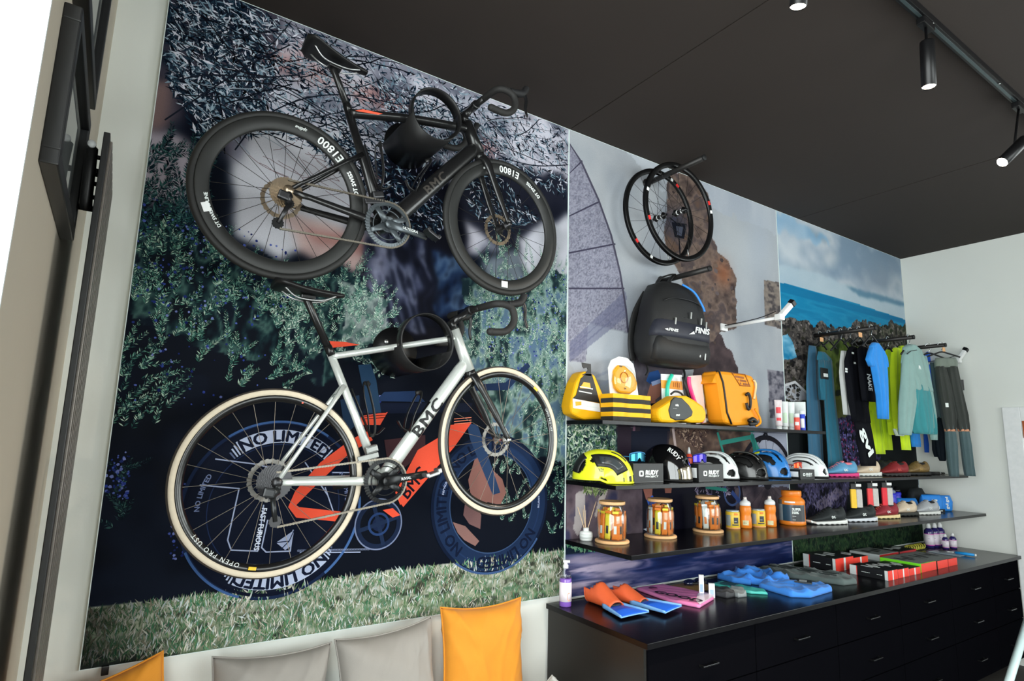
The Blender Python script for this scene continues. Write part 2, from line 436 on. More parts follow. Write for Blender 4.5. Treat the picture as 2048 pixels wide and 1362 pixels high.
PM = print_mat('mural_print'); PMD = print_mat('mural_print_detail', 0.12, 600)
class Ink:
    """crisp flat shapes of a print, coloured per face"""
    def __init__(s, z0=-9, z1=9, x0=-9, x1=9): s.v = []; s.f = []; s.c = []; s.b = (x0, x1, z0, z1)
    def w(s, px, py): p = at(px, py, y=0.0); return (p.x, p.z)
    def put(s, pts, rgb, layer=1):
        """pts in metres (x,z) on the board"""
        x0, x1, z0, z1 = s.b
        if any(p[0] < x0 or p[0] > x1 or p[1] < z0 or p[1] > z1 for p in pts):
            pts = [(min(max(p[0], x0), x1), min(max(p[1], z0), z1)) for p in pts]
        k = len(s.v); y = -0.0008-0.00012*layer-(len(s.f) % 40)*2.5e-6; s.v += [(p[0], y, p[1]) for p in pts]; s.f.append(tuple(range(k, k+len(pts)))); s.c.append(rgb)
    def poly(s, pts, rgb, layer=1): s.put([s.w(*p) for p in pts], rgb, layer)
    def line(s, pts, w, rgb, layer=1, metres=False):
        P = [Vector((p if metres else s.w(*p))) for p in pts]
        for a, b in zip(P[:-1], P[1:]):
            d = (b-a)
            if d.length < 1e-6: continue
            n = Vector((-d.y, d.x)).normalized()*w/2; e = d.normalized()*w*.25
            s.put([a-n-e, b-n+e, b+n+e, a+n-e], rgb, layer)
    def ring(s, c, r0, r1, rgb, layer=1, a0=0, a1=2*PI, n=72, sx=1.0):
        for i in range(n):
            t0 = a0+(a1-a0)*i/n; t1 = a0+(a1-a0)*(i+1)/n
            s.put([(c[0]+math.cos(t0)*r0*sx, c[1]+math.sin(t0)*r0), (c[0]+math.cos(t0)*r1*sx, c[1]+math.sin(t0)*r1), (c[0]+math.cos(t1)*r1*sx, c[1]+math.sin(t1)*r1), (c[0]+math.cos(t1)*r0*sx, c[1]+math.sin(t1)*r0)], rgb, layer)
    def disc(s, c, r, rgb, layer=1, n=64): s.put([(c[0]+math.cos(2*PI*i/n)*r, c[1]+math.sin(2*PI*i/n)*r) for i in range(n)], rgb, layer)
    def text(s, body, fn, rgb, layer=2, **k):
        for vs, fs, lay in text_layers(body, **k):
            y = -0.0008-0.00012*layer-.000025*lay; b = len(s.v)
            for u, v in vs: p = fn(u, v); s.v.append((p[0], y, p[1]))
            for f in fs: s.f.append(tuple(i+b for i in f)); s.c.append(rgb)
    def arc_text(s, body, c, r, h, a_mid, rgb, layer=2, inward=False, width=None, **k):
        """lettering around a circle; inward=True reads with letter tops towards the hub"""
        w = text_width(body, **k); su = h if width is None else width/w
        def fn(u, v):
            if not inward: a = a_mid-(u-w/2)*su/r; rr = r+v*h
            else: a = a_mid+(u-w/2)*su/r; rr = r-v*h
            return (c[0]+math.cos(a)*rr, c[1]+math.sin(a)*rr)
        s.text(body, fn, rgb, layer, **k)
    def mesh(s, name, parent):
        me = bpy.data.meshes.new(name); L = parent.location
        me.from_pydata([(a-L.x, b-L.y, c-L.z) for a, b, c in s.v], [], s.f)
        at_ = me.attributes.new('print', 'FLOAT_COLOR', 'FACE')
        at_.data.foreach_set('color', np.array([(c[0]/255, c[1]/255, c[2]/255, 1) for c in s.c], np.float32).ravel())
        me.materials.append(PMD); o = bpy.data.objects.new(name, me); COL.objects.link(o); o.parent = parent; o['kind'] = 'stuff'
        return o
def pick(cols, j=14):
    c = random.choice(cols); k = random.uniform(-j, j); return (max(0, c[0]+k), max(0, c[1]+k), max(0, c[2]+k))
def leaf(ink, x, z, a, L, w, rgb, layer):
    ca, sa = math.cos(a), math.sin(a); h = L/2
    ink.put([(x-ca*h, z-sa*h), (x-sa*w-ca*h*.1, z+ca*w-sa*h*.1), (x+ca*h, z+sa*h), (x+sa*w-ca*h*.1, z-ca*w-sa*h*.1)], rgb, layer)
def sprig(ink, x, z, a, L, cols, layer, dens=1.0, needle=0.022):
    """rosemary-like shoot: needles along a bending stem"""
    n = int(L/0.006*dens); bend = random.uniform(-.6, .6)
    for i in range(n):
        t = i/n; aa = a+bend*t; x += math.cos(aa)*L/n; z += math.sin(aa)*L/n
        for sd in (-1, 1):
            b = aa+sd*random.uniform(.5, 1.1); l = needle*(1-.6*t)*random.uniform(.7, 1.2)
            leaf(ink, x+math.cos(b)*l/2, z+math.sin(b)*l/2, b, l, l*.11, pick(cols, 22), layer+random.randint(0, 2))
def rand_in(pts, n):
    xs = [p[0] for p in pts]; ys = [p[1] for p in pts]; out = []
    while len(out) < n:
        q = rng.random((n*2, 2)); X = min(xs)+q[:, 0]*(max(xs)-min(xs)); Y = min(ys)+q[:, 1]*(max(ys)-min(ys))
        m = inpoly(X, Y, pts); out += list(zip(X[m], Y[m]))
    return out[:n]
PX = [0.0, 2.097, 4.214, 6.305]; ZB = 0.886
edge_white = M('board_edge_white', (200, 214, 212), 0.5)
def board(i, label, z0):
    x0, x1 = PX[i], PX[i+1]-0.004
    t = thing('mural_board', label, 'mural', ((x0+x1)/2, 0.0, z0), 'printed photo boards on the back wall')
    MB().box(((x0+x1)/2, 0.0098, (z0+ZC-.001)/2), (x1-x0, 0.0196, ZC-.001-z0)).build('board', edge_white, t, org=t.location)
    return t, x0+0.003, x1-0.003
# ---------------------------------------------------------------- board 1: olive tree, rosemary and a red racing bike
b1, x0, x1 = board(0, 'left mural board printed with olive tree, rosemary and red racing bicycle on grass', ZB)
MB().box((at(211, 1332, y=0).x, -0.003, ZB-0.008), (0.022, 0.026, 0.03), bev=.003).build('clip', M('clip_black', (18, 18, 20), .4), b1, org=b1.location)
c = Canvas(x0, x1, ZB+.003, ZC-.004)
c.fill((13, 18, 28))
# pale blurred house wall and olive foliage
c.poly([(330, 330), (600, 300), (1140, 330), (1140, 0), (430, 0), (330, 60)], (120, 120, 134), warp=80)
c.mottle([(430, 60), (700, 120), (1140, 250), (1140, 520), (600, 470), (480, 300)], [(84, 88, 102), (164, 164, 178), (196, 194, 206), (140, 138, 150)], 5, 5, 3, warp=60)
c.mottle([(330, 0), (560, 0), (560, 180), (440, 330), (300, 260)], [(14, 18, 28), (30, 36, 48), (76, 68, 78), (26, 32, 44)], 6, 6, 3, warp=50)
c.poly([(310, 160), (345, 165), (335, 250), (300, 262)], (112, 92, 92), warp=10); c.poly([(296, 265), (350, 262), (400, 300), (390, 420), (280, 400)], (150, 142, 152), warp=20)
c.poly([(355, 150), (420, 150), (440, 260), (370, 275)], (16, 18, 30), .9, warp=25)
c.poly([(455, 262), (700, 260), (735, 430), (560, 520), (470, 470)], (182, 182, 190), warp=16)
c.poly([(455, 268), (500, 262), (478, 330), (462, 320)], (70, 70, 86), .7, warp=10)
c.poly([(560, 420), (740, 470), (735, 560), (600, 500)], (188, 160, 156), .9, warp=20); c.poly([(610, 455), (760, 488), (745, 520), (620, 480)], (150, 96, 90), .6, warp=16)
for x, y, r in ((570, 130, 40), (640, 150, 34), (730, 190, 36), (620, 100, 26), (780, 215, 30), (960, 300, 30)): c.blob(x, y, r, r*.55, (176, 116, 108), .7, warp=30)
# trunk
c.poly([(745, 300), (900, 330), (930, 430), (960, 560), (980, 640), (940, 720), (760, 700), (735, 560), (770, 480)], (15, 16, 24), warp=30)
c.mottle([(735, 470), (800, 460), (850, 470), (860, 640), (740, 640), (715, 560)], [(16, 17, 26), (34, 38, 56), (60, 66, 90), (22, 25, 38)], 20, 6, 4, warp=40, contrast=2.4)
c.mottle([(870, 500), (935, 520), (940, 620), (880, 640)], [(14, 17, 28), (26, 44, 76), (60, 80, 108), (16, 20, 34)], 14, 7, 4, warp=30, contrast=2.4)
c.poly([(755, 470), (770, 490), (765, 560), (745, 590), (700, 610), (716, 560), (740, 530)], (176, 172, 196), .9, warp=26)
c.poly([(985, 330), (1130, 350), (1137, 430), (1075, 470), (1050, 520), (1000, 500), (930, 440), (900, 380)], (18, 20, 30), .92, warp=26)
c.mottle([(1040, 480), (1137, 420), (1137, 560), (1060, 590)], [(90, 98, 108), (150, 152, 160), (176, 176, 186)], 6, 6, 3, warp=30)
c.poly([(960, 520), (1040, 500), (1050, 570), (980, 580)], (120, 130, 140), .8, warp=26)
c.blur(14)
c.mottle([(735, 470), (800, 460), (850, 470), (862, 660), (740, 660), (715, 560)], [(14, 15, 22), (26, 28, 40), (56, 60, 80), (96, 100, 120), (20, 22, 32)], 22, 7, 5, warp=46, contrast=2.8, a=.75, skew=.35); c.mottle([(865, 500), (935, 515), (942, 630), (880, 650)], [(14, 17, 28), (26, 42, 70), (70, 90, 116), (15, 19, 32)], 16, 8, 5, warp=40, contrast=2.6, a=.7, skew=-.4)
c.blur(2)
# rosemary masses
c.mottle([(930, 560), (1140, 540), (1140, 930), (1000, 900), (930, 760)], [(26, 40, 46), (58, 82, 78), (120, 142, 136), (76, 98, 118)], 22, 14, 4, warp=40, contrast=3)
c.mottle([(360, 470), (560, 520), (720, 560), (800, 700), (640, 760), (420, 700), (260, 640), (250, 420)], [(12, 18, 26), (22, 40, 44), (64, 92, 86), (16, 24, 34)], 18, 12, 4, warp=50, contrast=3, a=.92)
c.mottle([(680, 560), (770, 600), (780, 680), (690, 690)], [(90, 100, 100), (150, 160, 156), (60, 84, 80)], 26, 20, 4, warp=20, contrast=3, a=.8)
c.mottle([(160, 700), (420, 760), (420, 1250), (150, 1300)], [(11, 16, 25), (13, 18, 29), (16, 22, 34)], 8, 8, 2, warp=30)
# grass bank
gl = [(140, 1222), (500, 1180), (800, 1138), (1140, 1098), (1140, 1260), (140, 1360)]
c.mottle(gl, [(52, 56, 48), (104, 112, 92), (156, 158, 144), (88, 104, 84), (170, 172, 164)], 16, 30, 4, warp=10, contrast=2.6)
c.mottle([(140, 1270), (700, 1200), (1140, 1160), (1140, 1260), (140, 1360)], [(40, 50, 44), (92, 118, 84), (146, 150, 132), (70, 100, 76)], 14, 26, 4, warp=20, contrast=2.6, a=.75)
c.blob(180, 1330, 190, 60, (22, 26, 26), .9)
c.mesh('print', PM, b1)
k = Ink(ZB+.003, ZC-.004, x0, x1)
OL_D = [(14, 22, 34), (18, 30, 44), (26, 40, 54), (10, 14, 22), (34, 52, 66)]; OL_P = [(120, 140, 154), (166, 176, 188), (92, 114, 130), (190, 190, 202)]
# olive twigs
def olive(reg, n, pale, Lr=(.018, .05), layer=1):
    for px, py in rand_in(reg, n):
        x, z = k.w(px, py)
        a = random.gauss(-0.5, .75) if random.random() < .75 else random.uniform(0, PI)
        L = random.uniform(*Lr)
        leaf(k, x, z, a, L, L*random.uniform(.06, .12), pick(OL_P if random.random() < pale else OL_D, 16), layer+random.randint(0, 4))
reg_top = [(340, 5), (470, 2), (1134, 262), (1134, 320), (900, 300), (700, 330), (560, 270), (430, 280), (335, 160)]
olive(reg_top, 4700, .44); olive([(335, 5), (480, 5), (560, 120), (520, 250), (400, 280), (330, 160)], 1500, .3, (.02, .055))
olive([(760, 180), (1134, 290), (1134, 400), (1000, 330), (820, 330)], 1300, .5)
olive([(700, 300), (800, 320), (900, 420), (880, 480), (760, 470)], 700, .18); olive([(930, 330), (1000, 350), (1080, 440), (1000, 470), (940, 420)], 500, .4)
olive([(590, 260), (735, 290), (760, 380), (690, 360)], 500, .12)
for i in range(110):
    px, py = rand_in(reg_top, 1)[0]; x, z = k.w(px, py); a = random.uniform(-.9, .7); P = [(x, z)]
    for j in range(9):
        a += random.uniform(-.16, .16); x += math.cos(a)*.035; z += math.sin(a)*.035; P.append((x, z))
    k.line(P, random.uniform(.002, .006), pick([(16, 20, 28), (30, 36, 44), (20, 18, 24)] if random.random() < .75 else [(130, 140, 152)], 8), 6, metres=True)
for pts in ([(470, 300), (520, 240), (600, 200), (690, 190), (800, 210)], [(355, 160), (420, 150), (520, 155), (600, 150)], [(580, 90), (500, 130), (420, 180), (330, 240)], [(900, 220), (980, 300), (1060, 330), (1137, 330)]):
    k.line(smooth_path([(p[0], p[1], 0) for p in pts], 6) and [(v.x, v.y) for v in smooth_path([(p[0], p[1], 0) for p in pts], 6)], .006, (26, 30, 40), 7)
for px, py in rand_in([(470, 300), (720, 290), (730, 400), (600, 380), (520, 330)], 24):
    x, z = k.w(px, py); P = [(x, z)]; a = random.uniform(-.8, .3)
    for j in range(6): a += random.uniform(-.3, .3); x += math.cos(a)*.03; z += math.sin(a)*.03; P.append((x, z))
    k.line(P, .0025, (110, 88, 92), 3, metres=True)
RO_D = [(20, 38, 44), (16, 28, 38), (30, 54, 58)]; RO_G = [(58, 98, 88), (86, 128, 112), (120, 156, 138), (48, 84, 80), (154, 176, 158)]; RO_P = [(150, 172, 160), (184, 196, 186), (110, 140, 126), (90, 118, 110)]
def rosemary(reg, n, cols, Lr=(.05, .13), layer=8, up=1.35, nd=.02, dens=1.0):
    for px, py in rand_in(reg, n):
        x, z = k.w(px, py); sprig(k, x, z, random.gauss(up, .45), random.uniform(*Lr), cols, layer, dens, nd)
rosemary([(300, 300), (345, 280), (400, 330), (420, 470), (280, 520), (262, 430)], 46, RO_D+[(44, 78, 76)], (.08, .2), nd=.03)
rosemary([(265, 430), (420, 470), (560, 560), (720, 540), (740, 620), (560, 660), (430, 640), (255, 600)], 150, RO_G+RO_D, (.05, .14))
rosemary([(500, 590), (780, 580), (800, 690), (640, 720), (560, 700)], 110, RO_G+RO_P, (.04, .11))
rosemary([(250, 600), (420, 640), (640, 740), (560, 800), (450, 790), (330, 700)], 34, RO_G, (.06, .13))
rosemary([(225, 640), (300, 700), (350, 800), (300, 900), (215, 860)], 34, RO_G+RO_D, (.06, .15), up=1.0)
rosemary([(215, 940), (250, 920), (252, 1060), (225, 1080)], 9, RO_D+[(50, 80, 76)], (.06, .12))
rosemary([(930, 600), (1000, 560), (1132, 530), (1132, 900), (1060, 880), (980, 760), (930, 700)], 300, RO_P+RO_G, (.05, .13), up=1.5, nd=.017)
rosemary([(960, 500), (1110, 500), (1120, 580), (970, 590)], 22, RO_P+RO_G, (.1, .2), up=1.5)
rosemary([(1060, 900), (1130, 900), (1130, 1100), (1090, 1100), (1085, 980)], 26, RO_G+RO_D, (.04, .1)); rosemary([(960, 920), (1080, 900), (1060, 1040), (1000, 1060)], 34, RO_P+RO_G, (.04, .1))
rosemary([(690, 700), (790, 690), (800, 760), (720, 770)], 40, RO_P+RO_D, (.03, .07))
for reg, n in (([(262, 380), (420, 430), (640, 520), (560, 640), (300, 640), (235, 560)], 230), ([(260, 640), (520, 640), (560, 820), (250, 800)], 60), ([(215, 900), (262, 900), (255, 1000), (210, 990)], 70), ([(335, 960), (375, 960), (372, 1120), (340, 1130)], 80), ([(960, 560), (1130, 540), (1130, 800), (980, 720)], 260), ([(680, 780), (860, 800), (860, 830), (700, 830)], 20)):
    for px, py in rand_in(reg, n):
        x, z = k.w(px, py); r = random.uniform(.003, .008); cc = pick([(48, 62, 132), (34, 46, 104), (70, 84, 150), (26, 36, 84), (100, 110, 166)], 10)
        k.put([(x+math.cos(q*PI/2.5+r*99)*r*random.uniform(.6, 1), z+math.sin(q*PI/2.5+r*99)*r*random.uniform(.6, 1)) for q in range(5)], cc, 11)
for px, py in rand_in([(740, 300), (920, 330), (900, 460), (780, 470)], 160):
    x, z = k.w(px, py); leaf(k, x, z, random.uniform(0, PI), random.uniform(.01, .03), .003, pick([(120, 124, 146), (70, 80, 96)], 20), 8)
GR = [(176, 186, 186), (60, 108, 82), (70, 116, 84), (150, 150, 136), (112, 124, 100), (178, 178, 168), (76, 100, 74), (94, 122, 84), (190, 188, 176), (136, 130, 112)]
def blades(reg, n, dark=False, L=(.012, .04)):
    for px, py in rand_in(reg, n):
        x, z = k.w(px, py); a = random.gauss(PI/2, .5); l = random.uniform(*L); cc = pick(GR, 18)
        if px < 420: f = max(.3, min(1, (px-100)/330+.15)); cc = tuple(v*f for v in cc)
        leaf(k, x, z, a, l, l*.07, cc, 12+random.randint(0, 3))
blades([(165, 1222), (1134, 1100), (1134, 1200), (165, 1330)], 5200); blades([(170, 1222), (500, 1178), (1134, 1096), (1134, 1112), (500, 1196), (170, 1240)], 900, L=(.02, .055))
# the printed racing bicycle
NAVY = (24, 34, 58); BLUE = (44, 68, 112); RED = (222, 82, 60); DK = (16, 20, 32); PALE = (168, 178, 204)
hub = k.w(553, 1016); RW = .352
k.disc(hub, RW, (17, 23, 38), 14); k.ring(hub, RW*.965, RW, (26, 38, 64), 15); k.ring(hub, RW*.93, RW*.965, (14, 20, 36), 15); k.ring(hub, RW*.72, RW*.73, (32, 44, 74), 15)
k.ring(hub, RW*.975, RW*1.0, (60, 88, 136), 16, -2.7, -1.9); k.ring(hub, RW*.975, RW*1.0, (60, 88, 136), 16, 1.0, 2.2); k.ring(hub, RW*.97, RW*1.0, (66, 96, 146), 16, -.9, 0.1)
for am, inw in ((1.5, False), (-1.42, False)):
    k.ring(hub, RW*.745, RW*.895, PALE, 16, am-.62, am+.62, 30)
    k.arc_text('NO LIMITED', hub, RW*.76, RW*.125, am, (20, 26, 44), 17, False, width=RW*.98, bold=.06)
    for i in range(4):
        for sgn in (-1, 1):
            a = am+sgn*(.66+.045*i); k.ring(hub, RW*.745, RW*(.895-.02*i), PALE if i < 3 else (90, 100, 130), 16, a-.011, a+.011, 2)
for am in (.25, 2.9): k.arc_text('NO LIMITED', hub, RW*.80, RW*.05, am, (110, 122, 160), 17, False, bold=.04)
LBL = (150, 160, 190)
for pts in ([(400, 970), (478, 977), (455, 1080), (462, 1100), (515, 1102), (527, 1010)], [(431, 918), (510, 928), (560, 940)], [(535, 1040), (523, 1095), (532, 1104), (580, 1102), (586, 1060)], [(600, 1105), (720, 1104)], [(610, 925), (655, 990)], [(650, 975), (672, 1040)], [(665, 945), (700, 945), (700, 955)]): k.line(pts, .005, LBL, 16)
fa = Vector(k.w(524, 1016)); fb = Vector(k.w(508, 1096)); fd = (fb-fa).normalized(); fn_ = Vector((-fd.y, fd.x))
wT = text_width('FAST FURIOUS', bold=.05); sc_ = (fb-fa).length/wT*1.05
k.text('FAST FURIOUS', lambda u, v: tuple(fa+fd*(u*sc_)-fn_*(-v*sc_*1.1)), (200, 206, 222), 17, bold=.05)
k.poly([(552, 1085), (588, 1060), (582, 1092), (570, 1100)], LBL, 16); k.line([(552, 1085), (578, 1082), (588, 1060)], .004, NAVY, 17); k.line([(560, 1100), (578, 1082)], .004, NAVY, 17)
hub2 = k.w(985, 1005); RF = .342
k.ring(hub2, RF*.70, RF, (28, 42, 68), 14); k.ring(hub2, RF*.955, RF, (18, 27, 46), 15); k.ring(hub2, RF*.70, RF*.715, (52, 70, 102), 15); k.ring(hub2, RF*.74, RF*.84, (34, 52, 84), 15, .3, 1.4); k.ring(hub2, RF*.84, RF*.86, (32, 48, 78), 15)
for am in (-1.2, 1.9, -2.9): k.arc_text('NO LIMITED', hub2, RF*.765, RF*.15, am, (17, 25, 44), 16, False, width=RF*1.0, bold=.05)
k.ring(hub2, RF*.97, RF*1.0, (56, 78, 116), 16, -2.2, -.6)
for am in (2.75, .1): k.arc_text('service course', hub2, RF*.82, RF*.045, am, (150, 160, 190), 17, False, bold=.03)
k.poly([(950, 915), (968, 905), (985, 940), (1004, 958), (1012, 985), (1000, 1010), (975, 1004), (958, 1012), (940, 985), (936, 960)], (126, 88, 82), 13); k.poly([(905, 1044), (930, 1052), (958, 1082), (950, 1092), (928, 1080), (915, 1066)], (120, 90, 86), 13); k.poly([(930, 1004), (950, 1008), (962, 1030), (960, 1058), (938, 1048), (926, 1030)], (104, 78, 78), 13)
for pts, col in (([(735, 862), (745, 880), (700, 905), (634, 968), (592, 1010), (598, 1014), (690, 1024), (696, 1045), (592, 1035), (576, 1014), (590, 982), (640, 925), (700, 880)], RED),
                 ([(889, 851), (942, 846), (908, 894), (806, 1014), (796, 1000), (879, 870)], RED), ([(722, 832), (775, 824), (760, 850), (718, 850)], RED), ([(655, 682), (690, 684), (720, 690), (660, 696)], RED), ([(835, 900), (885, 870), (910, 880), (800, 1010), (790, 985)], RED),
                 ([(716, 730), (741, 728), (752, 760), (762, 826), (735, 830)], (38, 60, 84)), ([(738, 806), (945, 806), (938, 824), (720, 828)], (22, 28, 44)), ([(750, 802), (768, 784), (830, 782), (850, 804)], (34, 50, 80)), ([(932, 846), (955, 850), (1000, 985), (985, 990), (940, 880)], (42, 60, 90)),
                 ([(940, 770), (1010, 765), (1055, 725), (1060, 733), (1015, 780), (945, 782)], (32, 46, 74)), ([(680, 800), (718, 790), (722, 840), (690, 870)], (32, 50, 72)), ([(768, 880), (850, 870), (850, 900), (780, 960)], (60, 40, 44))):
    k.poly(pts, col, 17)
for i in range(3): k.line([(728, 828+5*i), (772, 825+5*i)], .003, (30, 16, 20), 18); k.line([(908, 838+5*i), (942, 835+5*i)], .003, (250, 140, 110), 18)
ta = Vector(k.w(806, 990)); tb = Vector(k.w(885, 890)); td = (tb-ta).normalized(); tn = Vector((-td.y, td.x))
k.text('BMC', lambda u, v: tuple(ta+td*(u*.052)+tn*((v-.5)*.06)), (24, 22, 34), 19, bold=.03)
cr = k.w(757, 1048); k.ring(cr, .085, .105, (26, 36, 58), 17); k.ring(cr, .105, .111, (110, 120, 150), 17, n=60); k.ring(cr, .04, .05, (40, 60, 100), 18); k.disc(cr, .03, (26, 36, 62), 18)
for a in (0.3, 1.9, 3.4, 5.0): k.line([cr, (cr[0]+math.cos(a)*.09, cr[1]+math.sin(a)*.09)], .018, (30, 42, 66), 18, metres=True)
k.poly([(765, 1020), (785, 1016), (800, 1030), (785, 1035)], RED, 19)
for i in range(46):
    x = 596+(740-596)*i/46; k.ring(k.w(x, 1101-(x-596)*.02), .0025, .0045, (120, 130, 160), 18, n=5)
k.mesh('print_detail', b1)

# ---------------------------------------------------------------- board 2: plaster wall, rider and road
b2, x0, x1 = board(1, 'middle mural board printed with pale plaster wall, stone patches, cyclist and road', 0.868)
c = Canvas(x0, x1, 0.871, ZC-.004)
c.fill((150, 155, 162)); c.mottle(None, [(136, 142, 150), (150, 155, 162), (162, 165, 170), (144, 150, 158)], 1.6, 1.6, 5, contrast=2); c.mottle(None, [(128, 134, 144), (166, 169, 173)], 5, 3, 5, contrast=1.6, a=.35)
c.mottle([(1180, 250), (1560, 400), (1560, 470), (1330, 380)], [(150, 158, 172), (178, 184, 192)], 6, 2, 3, a=.7)
c.blob(1500, 500, 70, 60, (168, 172, 176), .8); c.blob(1520, 480, 30, 80, (150, 160, 176), .5)
AR = [(1137, 288), (1163, 325), (1197, 400), (1222, 470), (1240, 545), (1252, 620), (1256, 664), (1176, 645), (1172, 725), (1137, 722)]
c.mottle(AR, [(100, 100, 114), (124, 124, 140), (144, 144, 158), (114, 114, 130)], 130, 130, 2, warp=4, contrast=1.8)
c.poly([(1176, 648), (1262, 668), (1262, 760), (1160, 760), (1137, 724), (1172, 724)], (160, 165, 173), warp=3)
c.poly([(1137, 760), (1160, 755), (1170, 830), (1137, 830)], (110, 116, 134), .6, warp=10)
for d in (0, 18, 34): c.poly([(1250, 582+d), (1254, 598+d), (1140, 700+d*.7), (1140, 684+d*.7)], (92, 94, 120), .55)
for d in (20, 40): c.poly([(1262, 700+d), (1262, 706+d), (1137, 760+d), (1137, 754+d)], (130, 138, 158), .5)
ST = [(1335, 342), (1375, 352), (1408, 372), (1424, 405), (1420, 470), (1436, 505), (1458, 520), (1470, 560), (1475, 620), (1474, 655), (1440, 668), (1424, 700), (1404, 718), (1396, 640), (1372, 600), (1366, 560), (1330, 480), (1333, 420)]
c.mottle(ST, [(58, 50, 50), (84, 72, 68), (110, 94, 86), (74, 66, 68), (94, 76, 66)], 8, 11, 5, warp=16, contrast=2.0)
c.blob(1350, 440, 22, 26, (52, 56, 72), .7); c.blob(1445, 545, 16, 26, (140, 88, 62), .7, warp=14)
c.mottle([(1528, 560), (1562, 566), (1562, 658), (1530, 650)], [(70, 66, 68), (110, 102, 98), (128, 118, 110)], 26, 40, 3, warp=3, contrast=2.4)
c.mottle([(1535, 740), (1570, 744), (1572, 838), (1540, 836)], [(70, 70, 80), (104, 102, 112), (126, 124, 132)], 30, 40, 3, warp=3, contrast=2.4)
# lower half behind the shelves
c.mottle([(1390, 690), (1440, 680), (1470, 720), (1470, 860), (1380, 860)], [(52, 45, 48), (76, 64, 66), (60, 54, 60)], 8, 9, 5, contrast=2)
c.mottle([(1270, 700), (1370, 700), (1370, 870), (1270, 870)], [(58, 52, 60), (80, 72, 80), (50, 46, 54)], 9, 9, 5, a=.85, contrast=2)
c.poly([(1130, 848), (1582, 866), (1582, 1075), (1130, 1085)], (44, 38, 46))
c.mottle([(1340, 850), (1520, 858), (1520, 960), (1330, 960)], [(46, 38, 38), (76, 60, 54), (98, 80, 70), (58, 49, 50)], 8, 10, 5, contrast=2.0, warp=14)
c.mottle([(1500, 850), (1582, 860), (1582, 1010), (1520, 1000)], [(120, 126, 146), (146, 150, 166)], 4, 4, 2, warp=6)
c.mottle([(1130, 850), (1232, 850), (1236, 960), (1130, 960)], [(16, 26, 34), (44, 66, 66), (110, 128, 112), (28, 44, 50)], 24, 20, 4, contrast=3, warp=14)
c.poly([(1236, 850), (1262, 850), (1260, 960), (1236, 960)], (42, 34, 44), warp=4)
c.mottle([(1130, 965), (1290, 965), (1290, 1080), (1130, 1085)], [(56, 49, 58), (84, 72, 80), (100, 88, 96), (58, 57, 82)], 9, 8, 5, contrast=2, warp=16)
c.poly([(1150, 985), (1172, 980), (1168, 1010), (1172, 1040), (1158, 1075), (1146, 1060), (1150, 1020)], (166, 158, 158), .95, warp=12); c.poly([(1212, 975), (1214, 985), (1192, 1035), (1188, 1030), (1198, 990)], (170, 160, 156), .95, warp=4)
c.poly([(1285, 965), (1470, 970), (1470, 1080), (1285, 1085)], (20, 20, 32), .92, warp=8)
c.mottle([(1470, 975), (1582, 975), (1582, 1076), (1470, 1080)], [(48, 44, 52), (84, 74, 80), (66, 59, 68)], 7, 7, 5, contrast=2, warp=10)
# road
RD = [(1128, 1090), (1590, 1070), (1590, 1180), (1128, 1230)]
c.mottle(RD, [(18, 26, 58), (30, 44, 84), (92, 88, 122), (40, 46, 80), (158, 146, 166)], 2.0, 26, 4, warp=6, contrast=2.6, skew=.6)
c.blob(1420, 1150, 150, 24, (22, 34, 76), .85); c.blob(1500, 1110, 90, 14, (26, 34, 70), .8); c.blob(1170, 1120, 60, 12, (166, 154, 172), .7); c.blob(1210, 1150, 60, 8, (158, 146, 166), .6)
c.poly([(1130, 1086), (1210, 1095), (1180, 1104), (1130, 1108)], (22, 32, 44), .9, warp=4)
c.mesh('print', PM, b2)
k = Ink(0.871, ZC-.004, x0, x1)
for pts in ([(1138, 346), (1164, 322)], [(1138, 432), (1197, 404)], [(1138, 506), (1230, 488)], [(1138, 577), (1248, 577)]): k.line(pts, .010, (62, 60, 76), 2)
for a, b in zip(AR[:6], AR[1:7]): k.line([a, b], .016, (72, 70, 84), 2)
k.poly([(1343, 444), (1373, 448), (1368, 478), (1349, 474)], (24, 26, 34), 3); k.line([(1352, 446), (1340, 436)], .01, (22, 24, 30), 3); k.line([(1358, 478), (1360, 512)], .012, (24, 26, 34), 3); k.poly([(1352, 452), (1366, 454), (1363, 472), (1354, 470)], (70, 74, 88), 4)
for px, py in rand_in(ST, 45):
    x, z = k.w(px, py); r = random.uniform(.008, .03); k.put([(x+math.cos(q*PI/3+r)*r*random.uniform(.5, 1.2), z+math.sin(q*PI/3+r)*r*random.uniform(.4, .9)) for q in range(6)], pick([(74, 63, 59), (98, 83, 75), (108, 93, 84), (64, 56, 57), (86, 77, 78)], 8), 1)
for reg, n, cols in (([(1134, 852), (1232, 854), (1226, 958), (1134, 955)], 700, [(150, 166, 150), (90, 116, 104), (176, 184, 166), (40, 60, 62), (60, 90, 60)]), ([(1160, 968), (1222, 968), (1205, 990), (1170, 985)], 120, [(100, 120, 70), (150, 160, 120), (40, 54, 44)]), ([(1130, 1090), (1205, 1096), (1165, 1104)], 60, [(60, 130, 90), (120, 160, 130), (30, 70, 60)]), ([(1340, 860), (1420, 860), (1400, 900)], 160, [(150, 128, 112), (90, 70, 62), (58, 44, 44)]), ([(1390, 970), (1460, 970), (1460, 990), (1395, 1000)], 80, [(90, 80, 110), (130, 120, 140), (50, 44, 60)])):
    for px, py in rand_in(reg, n):
        x, z = k.w(px, py); L = random.uniform(.015, .05); leaf(k, x, z, random.uniform(0, PI), L, L*.14, pick(cols, 12), 2+random.randint(0, 3))
